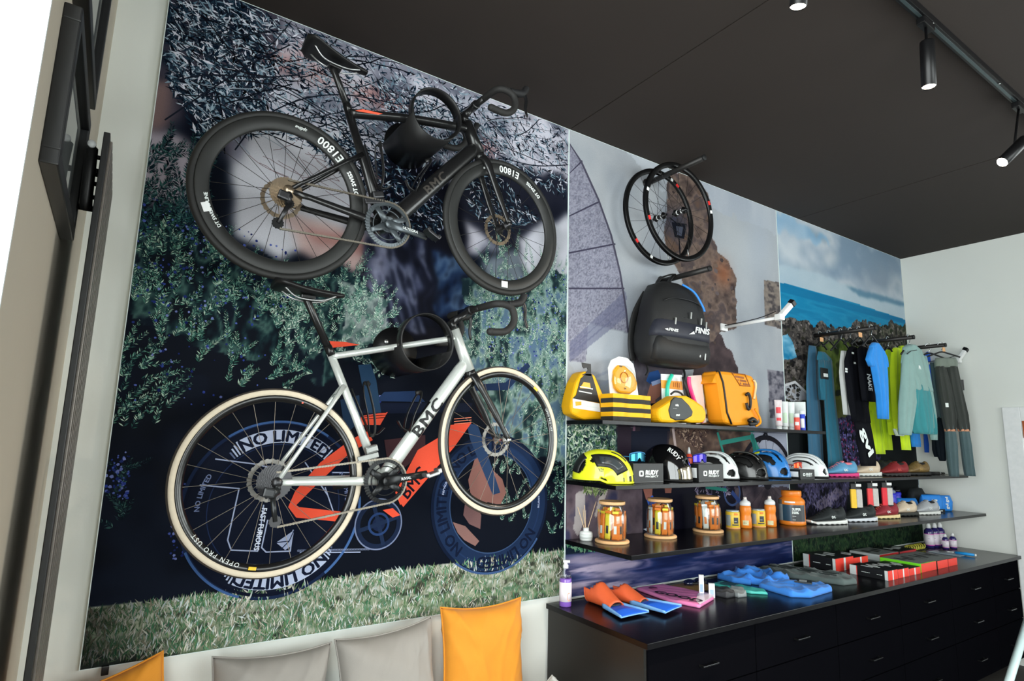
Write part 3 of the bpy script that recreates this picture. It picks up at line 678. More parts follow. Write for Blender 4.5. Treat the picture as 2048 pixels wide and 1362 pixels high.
# printed rider in dark kit and blue cap, teal bike
sk = (150, 104, 90)
k.poly([(1300, 770), (1318, 762), (1322, 775), (1320, 792), (1310, 800), (1312, 812), (1298, 810), (1294, 790)], sk, 5); k.poly([(1292, 762), (1298, 745), (1316, 740), (1322, 752), (1318, 763), (1300, 768)], (40, 72, 124), 6); k.poly([(1302, 764), (1320, 758), (1321, 766), (1304, 772)], (150, 170, 210), 7)
k.poly([(1285, 808), (1312, 806), (1330, 830), (1340, 862), (1280, 862)], (26, 30, 44), 5); k.poly([(1262, 862), (1335, 862), (1332, 905), (1300, 925), (1262, 920)], (24, 28, 42), 5); k.poly([(1300, 905), (1338, 900), (1330, 930), (1270, 955), (1262, 940)], (34, 66, 110), 6)
k.poly([(1283, 968), (1305, 968), (1304, 992), (1292, 1000)], (140, 90, 80), 5); k.poly([(1328, 968), (1344, 968), (1342, 986), (1330, 986)], (130, 84, 74), 5); k.poly([(1293, 1000), (1305, 990), (1313, 1010), (1316, 1060), (1306, 1062), (1303, 1030)], (48, 84, 168), 6); k.poly([(1286, 1058), (1305, 1054), (1318, 1062), (1300, 1066)], (180, 186, 200), 6)
k.line([(1268, 855), (1262, 958)], .02, (104, 76, 92), 4); k.line([(1345, 852), (1352, 905)], .022, (168, 150, 148), 5)
TE = (44, 116, 106)
k.line([(1440, 886), (1502, 874)], .03, TE, 6); k.line([(1502, 872), (1520, 912)], .05, TE, 6); k.line([(1435, 866), (1447, 908)], .02, TE, 6); k.line([(1505, 872), (1512, 920)], .04, (34, 96, 90), 6); k.line([(1412, 974), (1452, 980)], .022, TE, 6); k.line([(1518, 884), (1532, 864), (1536, 880)], .02, (26, 28, 36), 6)
hb = k.w(1535, 965); k.ring(hb, .30, .335, (26, 24, 32), 5); k.disc(hb, .05, (36, 34, 42), 6)
for i in range(20): k.line([hb, (hb[0]+math.cos(i*PI/10)*.31, hb[1]+math.sin(i*PI/10)*.31)], .003, (56, 50, 60), 5, metres=True)
cb = k.w(1464, 985); k.ring(cb, .075, .09, (60, 76, 116), 6); k.line([(1464, 985), (1486, 1012)], .03, (44, 62, 110), 7)
k.mesh('print_detail', b2)

# ---------------------------------------------------------------- board 3: sea, coast and garden
b3, x0, x1 = board(2, 'right mural board printed with cloudy sky, blue sea and rocky coast', 0.868)
c = Canvas(x0, x1, 0.871, ZC-.004)
c.fill((150, 166, 182)); c.mottle(None, [(104, 132, 160), (140, 156, 172), (178, 186, 194), (150, 164, 180), (120, 140, 160)], 1.7, 2.6, 5, contrast=2.6, warp=40)
c.poly([(1555, 425), (1620, 450), (1660, 490), (1600, 480), (1555, 460)], (110, 158, 196), .55, warp=30); c.blob(1585, 500, 26, 44, (182, 190, 198), .85, warp=20); c.blob(1660, 520, 14, 18, (184, 190, 196), .9, warp=10)
c.blob(1655, 540, 50, 14, (120, 140, 160), .6, warp=20); c.blob(1760, 560, 50, 30, (134, 146, 160), .6, warp=30)
c.poly([(1555, 528), (1640, 548), (1812, 615), (1812, 640), (1555, 568)], (162, 180, 192), .85, warp=8); c.poly([(1690, 570), (1812, 606), (1812, 614), (1720, 592)], (76, 116, 142), .8, warp=6)
c.blur(7)
SEA = [(1550, 565), (1570, 567), (1700, 603), (1815, 641), (1815, 720), (1550, 720)]
c.mottle(SEA, [(22, 108, 150), (34, 124, 164), (24, 116, 158)], 4, 26, 3, warp=0, contrast=2); c.poly([(1550, 565), (1570, 567), (1815, 641), (1815, 650), (1550, 580)], (20, 98, 142), .6)
RK = [(1550, 640), (1580, 638), (1620, 645), (1660, 650), (1690, 655), (1720, 640), (1760, 648), (1815, 648), (1820, 760), (1550, 900)]
c.mottle(RK, [(30, 29, 31), (58, 55, 53), (88, 83, 80), (46, 44, 44), (104, 98, 95)], 18, 18, 5, warp=26, contrast=2.8)
c.mottle([(1555, 672), (1575, 668), (1590, 690), (1594, 714), (1568, 722), (1555, 724)], [(34, 110, 150), (120, 170, 196)], 8, 16, 3, warp=6)
c.mottle([(1625, 690), (1680, 675), (1725, 700), (1740, 800), (1730, 870), (1600, 870), (1610, 760)], [(34, 44, 24), (66, 82, 38), (92, 104, 54), (46, 54, 32)], 10, 8, 4, warp=22, contrast=2.6)
c.mottle([(1735, 650), (1815, 650), (1818, 760), (1750, 760)], [(36, 38, 34), (70, 68, 60), (104, 100, 92), (40, 48, 34)], 22, 18, 4, warp=14, contrast=3)
c.mottle([(1566, 768), (1585, 764), (1612, 785), (1614, 800), (1566, 804)], [(120, 122, 130), (148, 150, 156)], 20, 20, 3, warp=4)
c.poly([(1560, 805), (1830, 790), (1840, 1060), (1575, 1080)], (24, 28, 30)); c.mottle([(1670, 820), (1760, 830), (1760, 960), (1650, 960)], [(16, 18, 24), (40, 40, 62), (72, 66, 100), (24, 24, 34)], 26, 22, 4, contrast=3, warp=10)
c.poly([(1668, 790), (1705, 788), (1706, 830), (1672, 836)], (92, 96, 52), .8, warp=10); c.poly([(1672, 780), (1706, 778), (1706, 790), (1672, 792)], (30, 34, 38), .9)
c.mottle([(1590, 965), (1700, 960), (1690, 1060), (1590, 1070)], [(34, 32, 44), (84, 80, 110), (58, 54, 76), (22, 22, 30)], 20, 14, 4, contrast=3, warp=8)
c.poly([(1625, 1010), (1672, 975), (1690, 985), (1650, 1025)], (128, 118, 140), .8, warp=10)
c.mottle([(1575, 1060), (1860, 1020), (1860, 1110), (1575, 1150)], [(14, 22, 20), (28, 46, 34), (44, 64, 42), (20, 34, 30)], 12, 18, 4, contrast=2.4)
c.mesh('print', PM, b3)
k = Ink(0.871, ZC-.004, x0, x1)
for px, py in rand_in(RK, 1100):
    if py > 860: continue
    if (1600 < px < 1740 and py > 690): continue
    if px < 1594 and 668 < py < 724: continue
    x, z = k.w(px, py); r = random.uniform(.008, .035); k.put([(x+math.cos(q*PI/2.5+r*50)*r*random.uniform(.5, 1.2), z+math.sin(q*PI/2.5+r*50)*r*random.uniform(.3, .8)) for q in range(5)], pick([(38, 36, 37), (80, 75, 72), (112, 106, 103), (58, 55, 54), (28, 28, 30), (46, 46, 38)], 12), 1+random.randint(0, 2))
for px, py in rand_in([(1680, 840), (1742, 846), (1745, 950), (1665, 930)], 420):
    x, z = k.w(px, py); r = random.uniform(.006, .014); k.put([(x+math.cos(q*PI/2)*r, z+math.sin(q*PI/2)*r*random.uniform(.5, 1.6)) for q in range(4)], pick([(80, 74, 130), (110, 104, 160), (130, 50, 90), (40, 44, 66), (60, 58, 100)], 12), 2)
for px, py in rand_in([(1600, 965), (1700, 962), (1685, 1030), (1600, 1010)], 300):
    x, z = k.w(px, py); r = random.uniform(.006, .016); leaf(k, x, z, random.uniform(0.8, 2.3), r*3, r*.5, pick([(90, 86, 124), (30, 30, 44), (58, 54, 84)], 12), 2)
for px, py in rand_in([(1590, 1066), (1848, 1040), (1848, 1080), (1590, 1128)], 900):
    x, z = k.w(px, py); leaf(k, x, z, random.gauss(PI/2, .5), random.uniform(.02, .05), .004, pick([(34, 54, 38), (52, 74, 46), (22, 36, 30), (64, 74, 54)], 8), 1)
k.line([(1566, 770), (1590, 764), (1614, 786)], .02, (172, 172, 176), 3)
k.mesh('print_detail', b3)
# ================================================================== shelves, drawer cabinets, track lights
black_lam = M('black_laminate', (12, 12, 16), 0.22, var=0.06, vs=20, bump=0.02, bs=500, spec=0.2)
black_lam2 = M('black_drawer_front', (13, 13, 17), 0.6, var=0.08, vs=8, bump=0.03, bs=500, spec=0.0)
black_metal = M('black_metal', (20, 20, 22), 0.35, 0.3, var=0.05)
chrome = M('chrome', (205, 208, 210), 0.18, 1.0, var=0.03)
steel = M('brushed_steel', (170, 172, 172), 0.32, 0.9, var=0.05)
black_soft = M('black_rubber', (22, 22, 24), 0.65, var=0.1)
white_pl = M('white_plastic', (214, 218, 216), 0.4, var=0.03)
SX0, SX1 = 2.097, 6.306
Z1, Z2, Z3, ZT = 1.806, 1.483, 1.170, 0.861
def shelf(label, x0, x1, depth, ztop, th):
    o = MB().box(((x0+x1)/2, -depth/2-.0005, ztop-th/2), (x1-x0, depth-.001, th), bev=0.0015).build('wall_shelf', black_lam)
    tag(o, label, 'shelf', 'black wall shelves'); return o
shelf('short top black wall shelf carrying yellow swim gear and orange dry bag', SX0, 4.21, 0.296, Z1, 0.021)
shelf('middle black wall shelf carrying the helmets, eyewear boxes and shoes', SX0, SX1-.002, 0.392, Z2, 0.021)
shelf('lowest and deepest black wall shelf carrying gel jars, orange bottles and sneakers', SX0, SX1-.002, 0.495, Z3, 0.022)
wt = MB().box(((1.975+SX1)/2-.001, -0.355, ZT-0.0125), (SX1-1.975-.002, 0.708, 0.025), bev=0.0015).build('worktop', black_lam)
tag(wt, 'long black laminate worktop running over the drawer cabinets to the right wall', 'worktop')
ux = [2.008, 2.760, 3.510, 4.260, 5.010, 5.760, SX1-.002]
ulab = ['first black drawer cabinet at the open left end, side panel showing', 'second black drawer cabinet from the left end under the worktop', 'third black drawer cabinet from the left end under the worktop', 'fourth black drawer cabinet from the left, third from the right wall', 'fifth black drawer cabinet, next to the narrow one at the right wall', 'narrow last black drawer cabinet of the row against the right wall']
zr = [0.832, 0.603, 0.377, 0.085]
for i in range(6):
    a, b = ux[i], ux[i+1]; cx = (a+b)/2
    t = thing('drawer_cabinet', ulab[i], 'cabinet', (cx, -0.33, 0.0), 'black drawer cabinets')
    bd = MB().box((cx, -0.331, 0.4575), (b-a-.002, 0.658, 0.755)); bd.box((cx, -0.29, 0.04), (b-a-.03, 0.56, 0.08)); bd.build('body', black_lam2, t, org=t.location)
    if i == 0: MB().box((a-.0092, -.335, .457), (.016, .672, .752), bev=.001).build('side_panel', M('side_panel_lit_black', (40, 38, 36), .36, var=.2, vs=3, spec=.3, gain=1.1), t, org=t.location)  # same black laminate; window light is put into its lighter base colour
    for r in range(3):
        z1, z0 = zr[r], zr[r+1]
        d = MB().box((cx, -0.669, (z0+z1)/2), (b-a-.008, 0.018, z1-z0-.006), bev=.0015).build('drawer', black_lam2, t, org=t.location)
        hz = (z0+z1)/2-.012; hx = cx-.045
        h = MB(); h.box((hx+.05, -0.702, hz), (0.11, 0.008, 0.007), bev=.002); h.box((hx, -0.690, hz), (.01, .026, .008)); h.box((hx+.1, -0.690, hz), (.01, .026, .008))
        h.build('handle', M('handle_dark_steel', (50, 51, 53), .3, .9), d, org=t.location)
# ------------------------------------------------------------------ ceiling track with spotlights
TY = -1.655
tr = MB().box((2.9, TY, ZC-0.018), (4.4, 0.036, 0.034), bev=.003)
tt = thing('ceiling_track', 'black lighting track fixed to the dark ceiling', 'track', (2.9, TY, ZC))
tr.build('rail', black_metal, tt, org=tt.location)
MB().box((2.9, TY, ZC-0.0365), (4.38, 0.012, 0.003)).build('slot', M('track_slot', (70, 82, 84), .3, .6), tt, org=tt.location)
for x in (1.5, 2.55, 3.3, 4.5): MB().lathe([(0, 0), (.005, 0), (.005, .003), (0, .004)], (x+.2, TY-.012, ZC-.040), 8).build('screw', steel, tt, org=tt.location)
lens_m = M('spot_lens', (255, 244, 224), .4, emit=((255, 236, 205), 30.0))
def spot(label, piv, aim, stemx, power):
    """piv: pivot point of the lamp head, aim: direction the beam takes"""
    t = thing('track_spotlight', label, 'spotlight', (stemx, TY, ZC-.04), 'black track spotlights'); L = t.location
    MB().box((stemx, TY, ZC-.055), (.10, .034, .03), bev=.004).build('adapter', black_metal, t, org=L)
    MB().tube([(stemx, TY, ZC-.06), piv], .006, 10).build('stem', black_metal, t, org=L)
    d = Vector(aim).normalized(); q = Vector((0, 0, -1)).rotation_difference(d).to_matrix()
    head = MB(); head.lathe([(.024, .10), (.027, .10), (.0275, .095), (.0275, -.105), (.0255, -.106), (.0245, -.09), (.0245, .08), (.024, .10)], seg=28)
    head.xf(Matrix.Translation(Vector(piv))@q.to_4x4()); hd = head.build('head', black_metal, t, org=L)
    ln = MB(); ln.lathe([(0, -.101), (.0243, -.101), (.0243, -.096), (0, -.096)], seg=24); ln.xf(Matrix.Translation(Vector(piv))@q.to_4x4()); ln.build('lens', lens_m, hd, org=L)
    MB().box(Vector(piv)+q@Vector((.0, 0, .07)), (.02, .03, .05), rot=q, bev=.003).build('driver', black_metal, hd, org=L)
    ld = bpy.data.lights.new('spot_beam', 'SPOT'); ld.energy = power; ld.color = (1.0, .84, .66); ld.spot_size = math.radians(70); ld.spot_blend = .7; ld.shadow_soft_size = .022
    lo = bpy.data.objects.new('spot_beam', ld); COL.objects.link(lo); lo.location = Vector(piv)+d*.115-L; lo.parent = t
    lo.rotation_euler = Vector((0, 0, -1)).rotation_difference(d).to_euler()
spot('left black track spotlight, only its bright lens showing at the top of the picture', (1.741, TY, 3.245), (.05, .18, -1), 1.741, 60)
spot('middle black track spotlight pointing straight down from its stem', (2.695, TY, 3.305), (-.01, .04, -1), 2.71, 60)
spot('right black track spotlight tilted towards the wall at the picture edge', (3.64, TY, 3.20), (-.75, .35, -.75), 3.80, 60)
# ================================================================== the two racing bikes on the wall
carbon = M('carbon_black', (26, 26, 27), 0.28, var=0.15, vs=60, coat=0.3, spec=0.4); silver = M('frame_silver', (186, 190, 186), 0.3, 0.35, var=0.04, coat=0.3)
tyre_bk = M('tyre_black', (30, 30, 29), 0.6, var=0.12); tyre_tan = M('tyre_tan_wall', (190, 178, 158), 0.65, var=0.08, vs=80); tread_m = M('tread_brown_grey', (74, 66, 60), .7)
rim_bk = M('rim_black', (20, 20, 21), 0.25, coat=.3); rim_mat = M('rim_matt_carbon', (36, 37, 36), 0.5, var=.1)
spoke_m = M('spoke_dark', (40, 38, 36), 0.3, 0.8); spoke_s = M('spoke_steel', (112, 104, 94), 0.3, 0.9)
gold = M('bronze_cassette', (158, 142, 122), 0.3, 0.9, var=.1); drk_steel = M('dark_steel', (62, 62, 64), 0.35, 0.85); chain_m = M('chain_steel', (118, 112, 102), .4, .85)
grey_crank = M('crank_grey', (74, 80, 84), 0.35, .5); tape = M('bar_tape', (34, 33, 32), .7, bump=.3, bs=300); white_ink = M('white_lettering', (205, 210, 208), .5, var=.02)
red_ink = M('orange_red_paint', (226, 84, 60), .4); black_ink = M('black_lettering', (18, 18, 20), .4); yellow_ink = M('yellow_label', (236, 170, 40), .5); grey_ink = M('dark_grey_lettering', (70, 66, 62), .35)
def arc(body, c, r, h, a_mid, y, mb, inward=False, width=None, flip=1, **k):
    """lettering round a wheel face at depth y; read from the front (-y)"""
    w = text_width(body, **k); su = h if width is None else width/w
    def fn(u, v):
        if not inward: a = a_mid-(u-w/2)*su/r; rr = r+v*h
        else: a = a_mid+(u-w/2)*su/r; rr = r-v*h
        return (c[0]+math.cos(a)*rr, y, c[1]+math.sin(a)*rr)
    return put_text(mb, body, fn, **k)
def wheel(t, name, ctr, org, deep, tan, rear, steer=0.0, phase=0.0, cass=None, spk=None, decals=()):
    """ctr=(x,z) axle on the bike plane; local y: 0 = bike plane, negative = towards the room"""
    R = .338; tr_ = .0145; Rc = R-tr_
    rim_d = .052 if deep else .026
    def fin(mb, nm, mat, par):
        if steer: mb.xf(Matrix.Rotation(steer, 4, 'Z'))
        mb.xf(Matrix.Translation(Vector((ctr[0], BY, ctr[1])))); return mb.build(nm, mat, par, org=org)
    r0 = R-.024; ri = r0-rim_d; h = .0135 if deep else .0105
    rim = MB().lathe([(r0, -h*.85), (r0-.004, -h), (r0-rim_d*.55, -h*1.05), (ri+.006, -h*.6), (ri, -.003), (ri, .003), (ri+.006, h*.6), (r0-rim_d*.55, h*1.05), (r0-.004, h), (r0, h*.85)], seg=96, axis='y', close=True)
    w = fin(rim, name, rim_mat if deep else rim_bk, t)
    ty = MB().lathe([(Rc+math.cos(a)*tr_, math.sin(a)*tr_*.95) for a in [i*2*PI/14 for i in range(14)]], seg=96, axis='y', close=True)
    fin(ty, 'tyre', tyre_tan if tan else tyre_bk, w)
    if tan:
        fin(MB().lathe([(Rc+math.cos(a)*(tr_+.0007), math.sin(a)*(tr_*.95+.0007)) for a in [-.95+i*.19 for i in range(11)]], seg=96, axis='y', cap=False), 'tread', tread_m, w)
    hw = .032
    hubm = MB().lathe([(0, -.062), (.009, -.062), (.009, -hw-.008), (.022, -hw-.004), (.022, -hw), (.012, -hw+.008), (.012, hw-.008), (.024, hw), (.024, hw+.004), (.01, hw+.01), (.009, .06), (0, .06)], seg=24, axis='y')
    fin(hubm, 'hub', chrome if tan and not rear else drk_steel, w)
    sp = MB(); n = 24
    for i in range(n):
        a = phase+2*PI*i/n; sd = 1 if i % 2 else -1; off = (.42 if (i//2) % 2 else -.42)
        p0 = (math.cos(a+off)*.021, sd*hw, math.sin(a+off)*.021); p1 = (math.cos(a)*(ri+.003), sd*.002, math.sin(a)*(ri+.003))
        sp.tube([p0, p1], .0011, 5, cap=False)
    fin(sp, 'spokes', spk or spoke_m, w)
    rot = MB(); yr = hw+.014
    for i in range(48):
        a0 = 2*PI*i/48; a1 = 2*PI*(i+1)/48
        for (ra, rb) in ((.062, .0795 if i % 2 else .077),):
            q = [(math.cos(a0)*ra, yr, math.sin(a0)*ra), (math.cos(a0)*rb, yr, math.sin(a0)*rb), (math.cos(a1)*rb, yr, math.sin(a1)*rb), (math.cos(a1)*ra, yr, math.sin(a1)*ra)]
            rot.add(q+[(x, yr+.002, z) for x, _, z in q], [(0, 1, 2, 3), (7, 6, 5, 4), (0, 4, 5, 1), (1, 5, 6, 2), (2, 6, 7, 3), (3, 7, 4, 0)])
    for i in range(6):
        a = i*PI/3; rot.tube([(math.cos(a)*.02, yr+.001, math.sin(a)*.02), (math.cos(a+.5)*.066, yr+.001, math.sin(a+.5)*.066)], .004, 6, flat=(1, .3))
    fin(rot, 'brake_rotor', gold if not tan else M('rotor_steel', (118, 116, 112), .4, .8), w)
    if rear:
        cs = MB()
        for s_ in range(11):
            rr = .062-.0042*s_; yy = -hw-.006-.0036*s_; nt_ = int(30-1.7*s_)
            ring = [((rr+(.0022 if j % 2 else -.0018))*math.cos(PI*j/nt_), (rr+(.0022 if j % 2 else -.0018))*math.sin(PI*j/nt_)) for j in range(2*nt_)]
            inner = [(.62*rr*math.cos(PI*j/nt_), .62*rr*math.sin(PI*j/nt_)) for j in range(2*nt_)]
            N = 2*nt_; vs = [(x, yy, z) for x, z in ring]+[(x, yy+.0016, z) for x, z in ring]+[(x, yy, z) for x, z in inner]+[(x, yy+.0016, z) for x, z in inner]
            fs = []
            for j in range(N):
                m = (j+1) % N; fs += [(j, m, N+m, N+j), (j, 2*N+j, 2*N+m, m), (N+j, N+m, 3*N+m, 3*N+j)]
            cs.add(vs, fs)
        cs.lathe([(.03, -hw-.006), (.018, -hw-.046), (0, -hw-.048)], seg=20, axis='y')
        fin(cs, 'cassette', cass, w)
    for body, rr, hh, am, inw, mat, kw in decals:
        d = MB(); arc(body, (0, 0), rr, hh, am, -(h*1.05+.0012) if deep else -(h+.0012), d, inw, **kw); fin(d, 'rim_lettering', mat, w)
    return w
def rim_tag(t, w, ctr, org, r, a, mat, s=(.02, .03)):
    c = Vector((ctr[0]+math.cos(a)*r, BY-.0165, ctr[1]+math.sin(a)*r))
    MB().box(c, (s[0], .002, s[1]), rot=rotm('Y', -a+PI/2)).build('label', mat, w, org=org)
BY = -0.27
def bike(label, K, style):
    R0 = at(*K['base'], y=BY); org = Vector((K['rh'][0], BY, K['rh'][1]-.338))
    t = thing('road_bike', label, 'bicycle', org, 'road bikes hung on the wall')
    fr_m = style['frame']
    def P(k, y=0.0): p = K[k]; return Vector((p[0], BY+y, p[1]))
    def lerp(a, b, f): return a+(b-a)*f
    st, bb, htt, htb, rh = P('st'), P('bb'), P('htt'), P('htb'), P('rh')
    f = MB(); r = style['r']
    f.tube([bb+Vector((0, 0, -.01)), lerp(bb, st, .5), st], [r[1]*1.1, r[1]*.92, r[1]*.9], 20, flat=(.75, 1.0))
    tta = lerp(bb, st, .94); ttb = lerp(htb, htt, .80); mid = lerp(tta, ttb, .5)+Vector((0, 0, style['ttrise']))
    f.tube(smooth_path([tta, mid, ttb], 6), style['tt'], 18, flat=(1.05, .9))
    dta = lerp(htb, htt, .22)
    f.tube([dta, lerp(dta, bb, .08), lerp(dta, bb, .9), bb+Vector((0, 0, .0))], [r[0]*.85, r[0], r[0]*1.05, r[0]*.9], 22, flat=(.85, 1.0))
    f.tube([htb, lerp(htb, htt, .5), htt], [.027*style['ht'], .0235*style['ht'], .0235*style['ht']], 22)
    f.lathe([(.024, -.043), (.026, -.04), (.026, .04), (.024, .043)], (bb.x, BY, bb.z), 24, 'y')
    ssj = lerp(bb, st, style['ssj'])
    for sd in (-1, 1):
        dz = rh+Vector((0, sd*.068, 0))
        f.tube([ssj+Vector((.0, sd*.008, 0)), lerp(ssj, rh, .25)+Vector((0, sd*.036, 0)), lerp(ssj, rh, .7)+Vector((0, sd*.058, 0)), dz], [.011, .0085, .0075, .009], 12)
        f.tube([bb+Vector((-.02, sd*.022, 0)), lerp(bb, rh, .3)+Vector((0, sd*.046, 0)), lerp(bb, rh, .8)+Vector((0, sd*.066, 0)), dz], [.018, .015, .011, .010], 12, flat=(.7, 1.1))
        f.lathe([(.014, -.004), (.014, .004)], dz, 18, 'y')
    f.box(lerp(ssj, rh, .12), (.02, .05, .016), rot=rotm('Y', .9), bev=.005)
    fm = f.build('frame', fr_m, t, org=org)
    for sd in (-1,): MB().lathe([(.006, -.002), (.011, -.002), (.011, .001), (.006, .001)], rh+Vector((0, sd*.0735, 0)), 16, 'y').build('axle_cap', drk_steel, fm, org=org)
    # frame lettering, wrapped round the down tube
    dd = (dta-bb); dl = dd.length; du = dd.normalized(); dn = Vector((0, -1, 0)).cross(du)
    if dn.z < 0: dn = -dn
    lm = MB(); hgt = style['lh']; rr_ = r[0]*1.04; s0 = dl*style['l0']
    def wrap(u, v):
        q = (v-.5)*hgt; a = q/rr_; return bb+du*(s0+u*hgt*style['lw'])+dn*(math.sin(a)*rr_)+Vector((0, -1, 0))*(math.cos(a)*rr_*.87+.0012)
    put_text(lm, 'BMC', wrap, slices=9, bold=.045, spacing=1.12); lm.build('lettering', style['ink'], fm, org=org)
    if style.get('accent'):
        dv = (ttb-tta).normalized(); q = MB(); uz = Vector((0, 0, 1)); yo = Vector((0, -.0225, 0))
        q.add([tta+dv*.018+uz*.004+yo, tta+dv*.05+uz*.016+yo, tta+dv*.14+uz*.008+yo, tta+dv*.12+uz*.000+yo], [(0, 1, 2, 3)]); q.add([Vector(p)+Vector((0, .002, 0)) for p in q.v], [(3, 2, 1, 0)]); q.build('accent', red_ink, fm, org=org)
    # seat post and saddle
    sp = P('sp'); sd_ = (sp-st).normalized()
    po = MB().tube([st-sd_*.03, st+sd_*.01], .0165, 16).tube([st, lerp(st, sp, .93), sp], .0135, 16, flat=(.85, 1.1)); po.box(sp+Vector((.006, 0, .004)), (.055, .036, .014), rot=rotm('Y', -style['tilt']), bev=.004)
    po.build('seat_post', style['post'], t, org=org)
    SC = sp+Vector((.012, 0, style['sadz'])); sl = MB(); rings = []
    for i in range(13):
        u = i/12; x = -.135+.27*u
        hw_ = .071*(1-max(0, (u-.12))/.88)**1.35+.0165 if u > .12 else .071+.0165-.03*(1-u/.12)**2
        hh = .020-.008*u if u < .95 else .009; zz = .013*(abs(u-.5)*2)**2*(1 if u < .5 else .25)-.006*u
        ring = []
        for kq in range(16):
            a = 2*PI*kq/16; cx_, sx_ = math.cos(a), math.sin(a)
            zz2 = (sx_*hh*(.6 if sx_ > 0 else 1.2)) - .012*abs(cx_)**3*(1-u*.6)
            ring.append(SC+rotm('Y', -style['tilt'])@Vector((x, cx_*hw_, zz+zz2)))
        rings.append(ring)
    sl.loft(rings); sa = sl.build('saddle', M('saddle_black', (22, 22, 23), .45), t, org=org)
    rl = MB()
    for sg in (-1, 1):
        rl.tube([SC+rotm('Y', -style['tilt'])@Vector(q) for q in smooth_path([(-.10, sg*.035, -.012), (-.05, sg*.022, -.042), (.04, sg*.022, -.042), (.105, sg*.012, -.012)], 5)], .0035, 8)
    rl.build('saddle_rails', steel, sa, org=org)
    # fork + front end
    fh = P('fh'); ax = (htt-htb).normalized(); fo = MB(); cr0 = htb-ax*.012
    fo.tube([htb+ax*.004, cr0-ax*.02], [.026, .028], 18)
    fd = Matrix.Rotation(style['steer'], 3, 'Z')
    for sg in (-1, 1):
        o_ = lambda w: fd@Vector((0, sg*w, 0))
        fo.tube(smooth_path([cr0-ax*.008+o_(.012), cr0-ax*.045+o_(.036), lerp(cr0, fh, .55)+o_(.044), fh+o_(.05)], 5), [.020]*3+[.0175]*4+[.0145]*5+[.0105]*3+[.0095], 14, flat=(.62, 1.15))
    fo.build('fork', carbon, t, org=org)
    stem_top = htt+ax*.03; bc = P('bc'); stm = MB().lathe([(.0175, 0), (.0185, 0.0), (.018, .03)], (0, 0, 0), 18)
    stm = MB().tube([htt-ax*.002, stem_top+ax*.012], .0185, 18).tube([stem_top, lerp(stem_top, bc, .5), bc], [.018, .016, .017], 16).lathe([(.019, -.022), (.021, -.02), (.021, .02), (.019, .022)], (bc.x, BY, bc.z), 18, 'y')
    stm.build('stem', carbon, t, org=org)
    fw_ = fd@rotm('Y', -style['bart'])
    def B(x, w, z): return bc+fw_@Vector((x, w, z))
    hb_ = MB().tube([B(0, -.09, 0), B(0, 0, 0), B(0, .09, 0)], .0155, 16).build('handlebar', carbon, t, org=org)
    for sg in (-1, 1):
        nm = 'brake_hood'
        tp = MB().tube(smooth_path([B(0, sg*.085, 0), B(.0, sg*.15, 0), B(.012, sg*.19, .002), B(.045, sg*.206, .0), B(.078, sg*.21, -.012), B(.092, sg*.212, -.045), B(.082, sg*.214, -.085), B(.045, sg*.216, -.118), B(.0, sg*.218, -.128), B(-.04, sg*.219, -.130)], 5), .0158, 14)
        tp.sphere(B(-.042, sg*.219, -.130), .0158, 12, 8); tpo = tp.build('bar_tape', tape, hb_, org=org)
        hd = MB().tube(smooth_path([B(.062, sg*.209, .003), B(.095, sg*.21, .010), B(.128, sg*.211, .022), B(.146, sg*.211, .05), B(.150, sg*.211, .062)], 4), [.016]*5+[.0175]*4+[.0165]*4+[.0155]*3+[.009], 14)
        hd.build('brake_hood', black_soft, hb_, org=org)
        lv = MB().tube(smooth_path([B(.138, sg*.213, .028), B(.150, sg*.216, -.01), B(.146, sg*.22, -.055), B(.158, sg*.224, -.095)], 4), [.008]*4+[.007]*4+[.006]*4+[.004], 8, flat=(.6, 1.3)); lv.build('brake_lever', M('lever_black', (36, 36, 38), .3, .4), hb_, org=org)
    # wheels
    wr = wheel(t, 'rear_wheel', K['rh'], org, style['deep'], style['tan'], True, 0, .05, style['cass'], style['spk'], style['dec_r'])
    wf = wheel(t, 'front_wheel', K['fh'], org, style['deep'], style['tan'], False, style['steer'], .12, None, style['spk'], style['dec_f'])
    for (a, m_, s_) in style['tags_r']: rim_tag(t, wr, K['rh'], org, style['tagr'], a, m_, s_)
    for (a, m_, s_) in style['tags_f']: rim_tag(t, wf, K['fh'], org, style['tagr'], a, m_, s_)
    # crankset
    yc = -.052; cc = bb+Vector((0, yc, 0)); RC = style['ring_r']; ck = MB(); N = 96
    ro = [((RC+(.0025 if j % 2 else -.0015))*math.cos(2*PI*j/N), (RC+(.0025 if j % 2 else -.0015))*math.sin(2*PI*j/N)) for j in range(N)]
    ri_ = [(RC*.82*math.cos(2*PI*j/N), RC*.82*math.sin(2*PI*j/N)) for j in range(N)]
    vs = [(cc.x+x, cc.y, cc.z+z) for x, z in ro]+[(cc.x+x, cc.y+.004, cc.z+z) for x, z in ro]+[(cc.x+x, cc.y-.003, cc.z+z) for x, z in ri_]+[(cc.x+x, cc.y+.004, cc.z+z) for x, z in ri_]; fs = []
    for j in range(N):
        m = (j+1) % N; fs += [(j, m, N+m, N+j), (j, 2*N+j, 2*N+m, m), (N+j, N+m, 3*N+m, 3*N+j), (2*N+j, 3*N+j, 3*N+m, 2*N+m)]
    ck.add(vs, fs); ck.lathe([(.032, -.004), (.034, -.006), (.034, .004)], cc, 30, 'y')
    ang = style['crank_a']
    for q in range(4):
        a = ang+.75+q*PI/2+(.12 if q % 2 else -.12); p0 = cc+Vector((math.cos(a)*.02, -.004, math.sin(a)*.02)); p1 = cc+Vector((math.cos(a)*RC*.86, -.003, math.sin(a)*RC*.86))
        ck.tube([p0, lerp(p0, p1, .6), p1], [.017, .012, .011], 12, flat=(.35, 1))
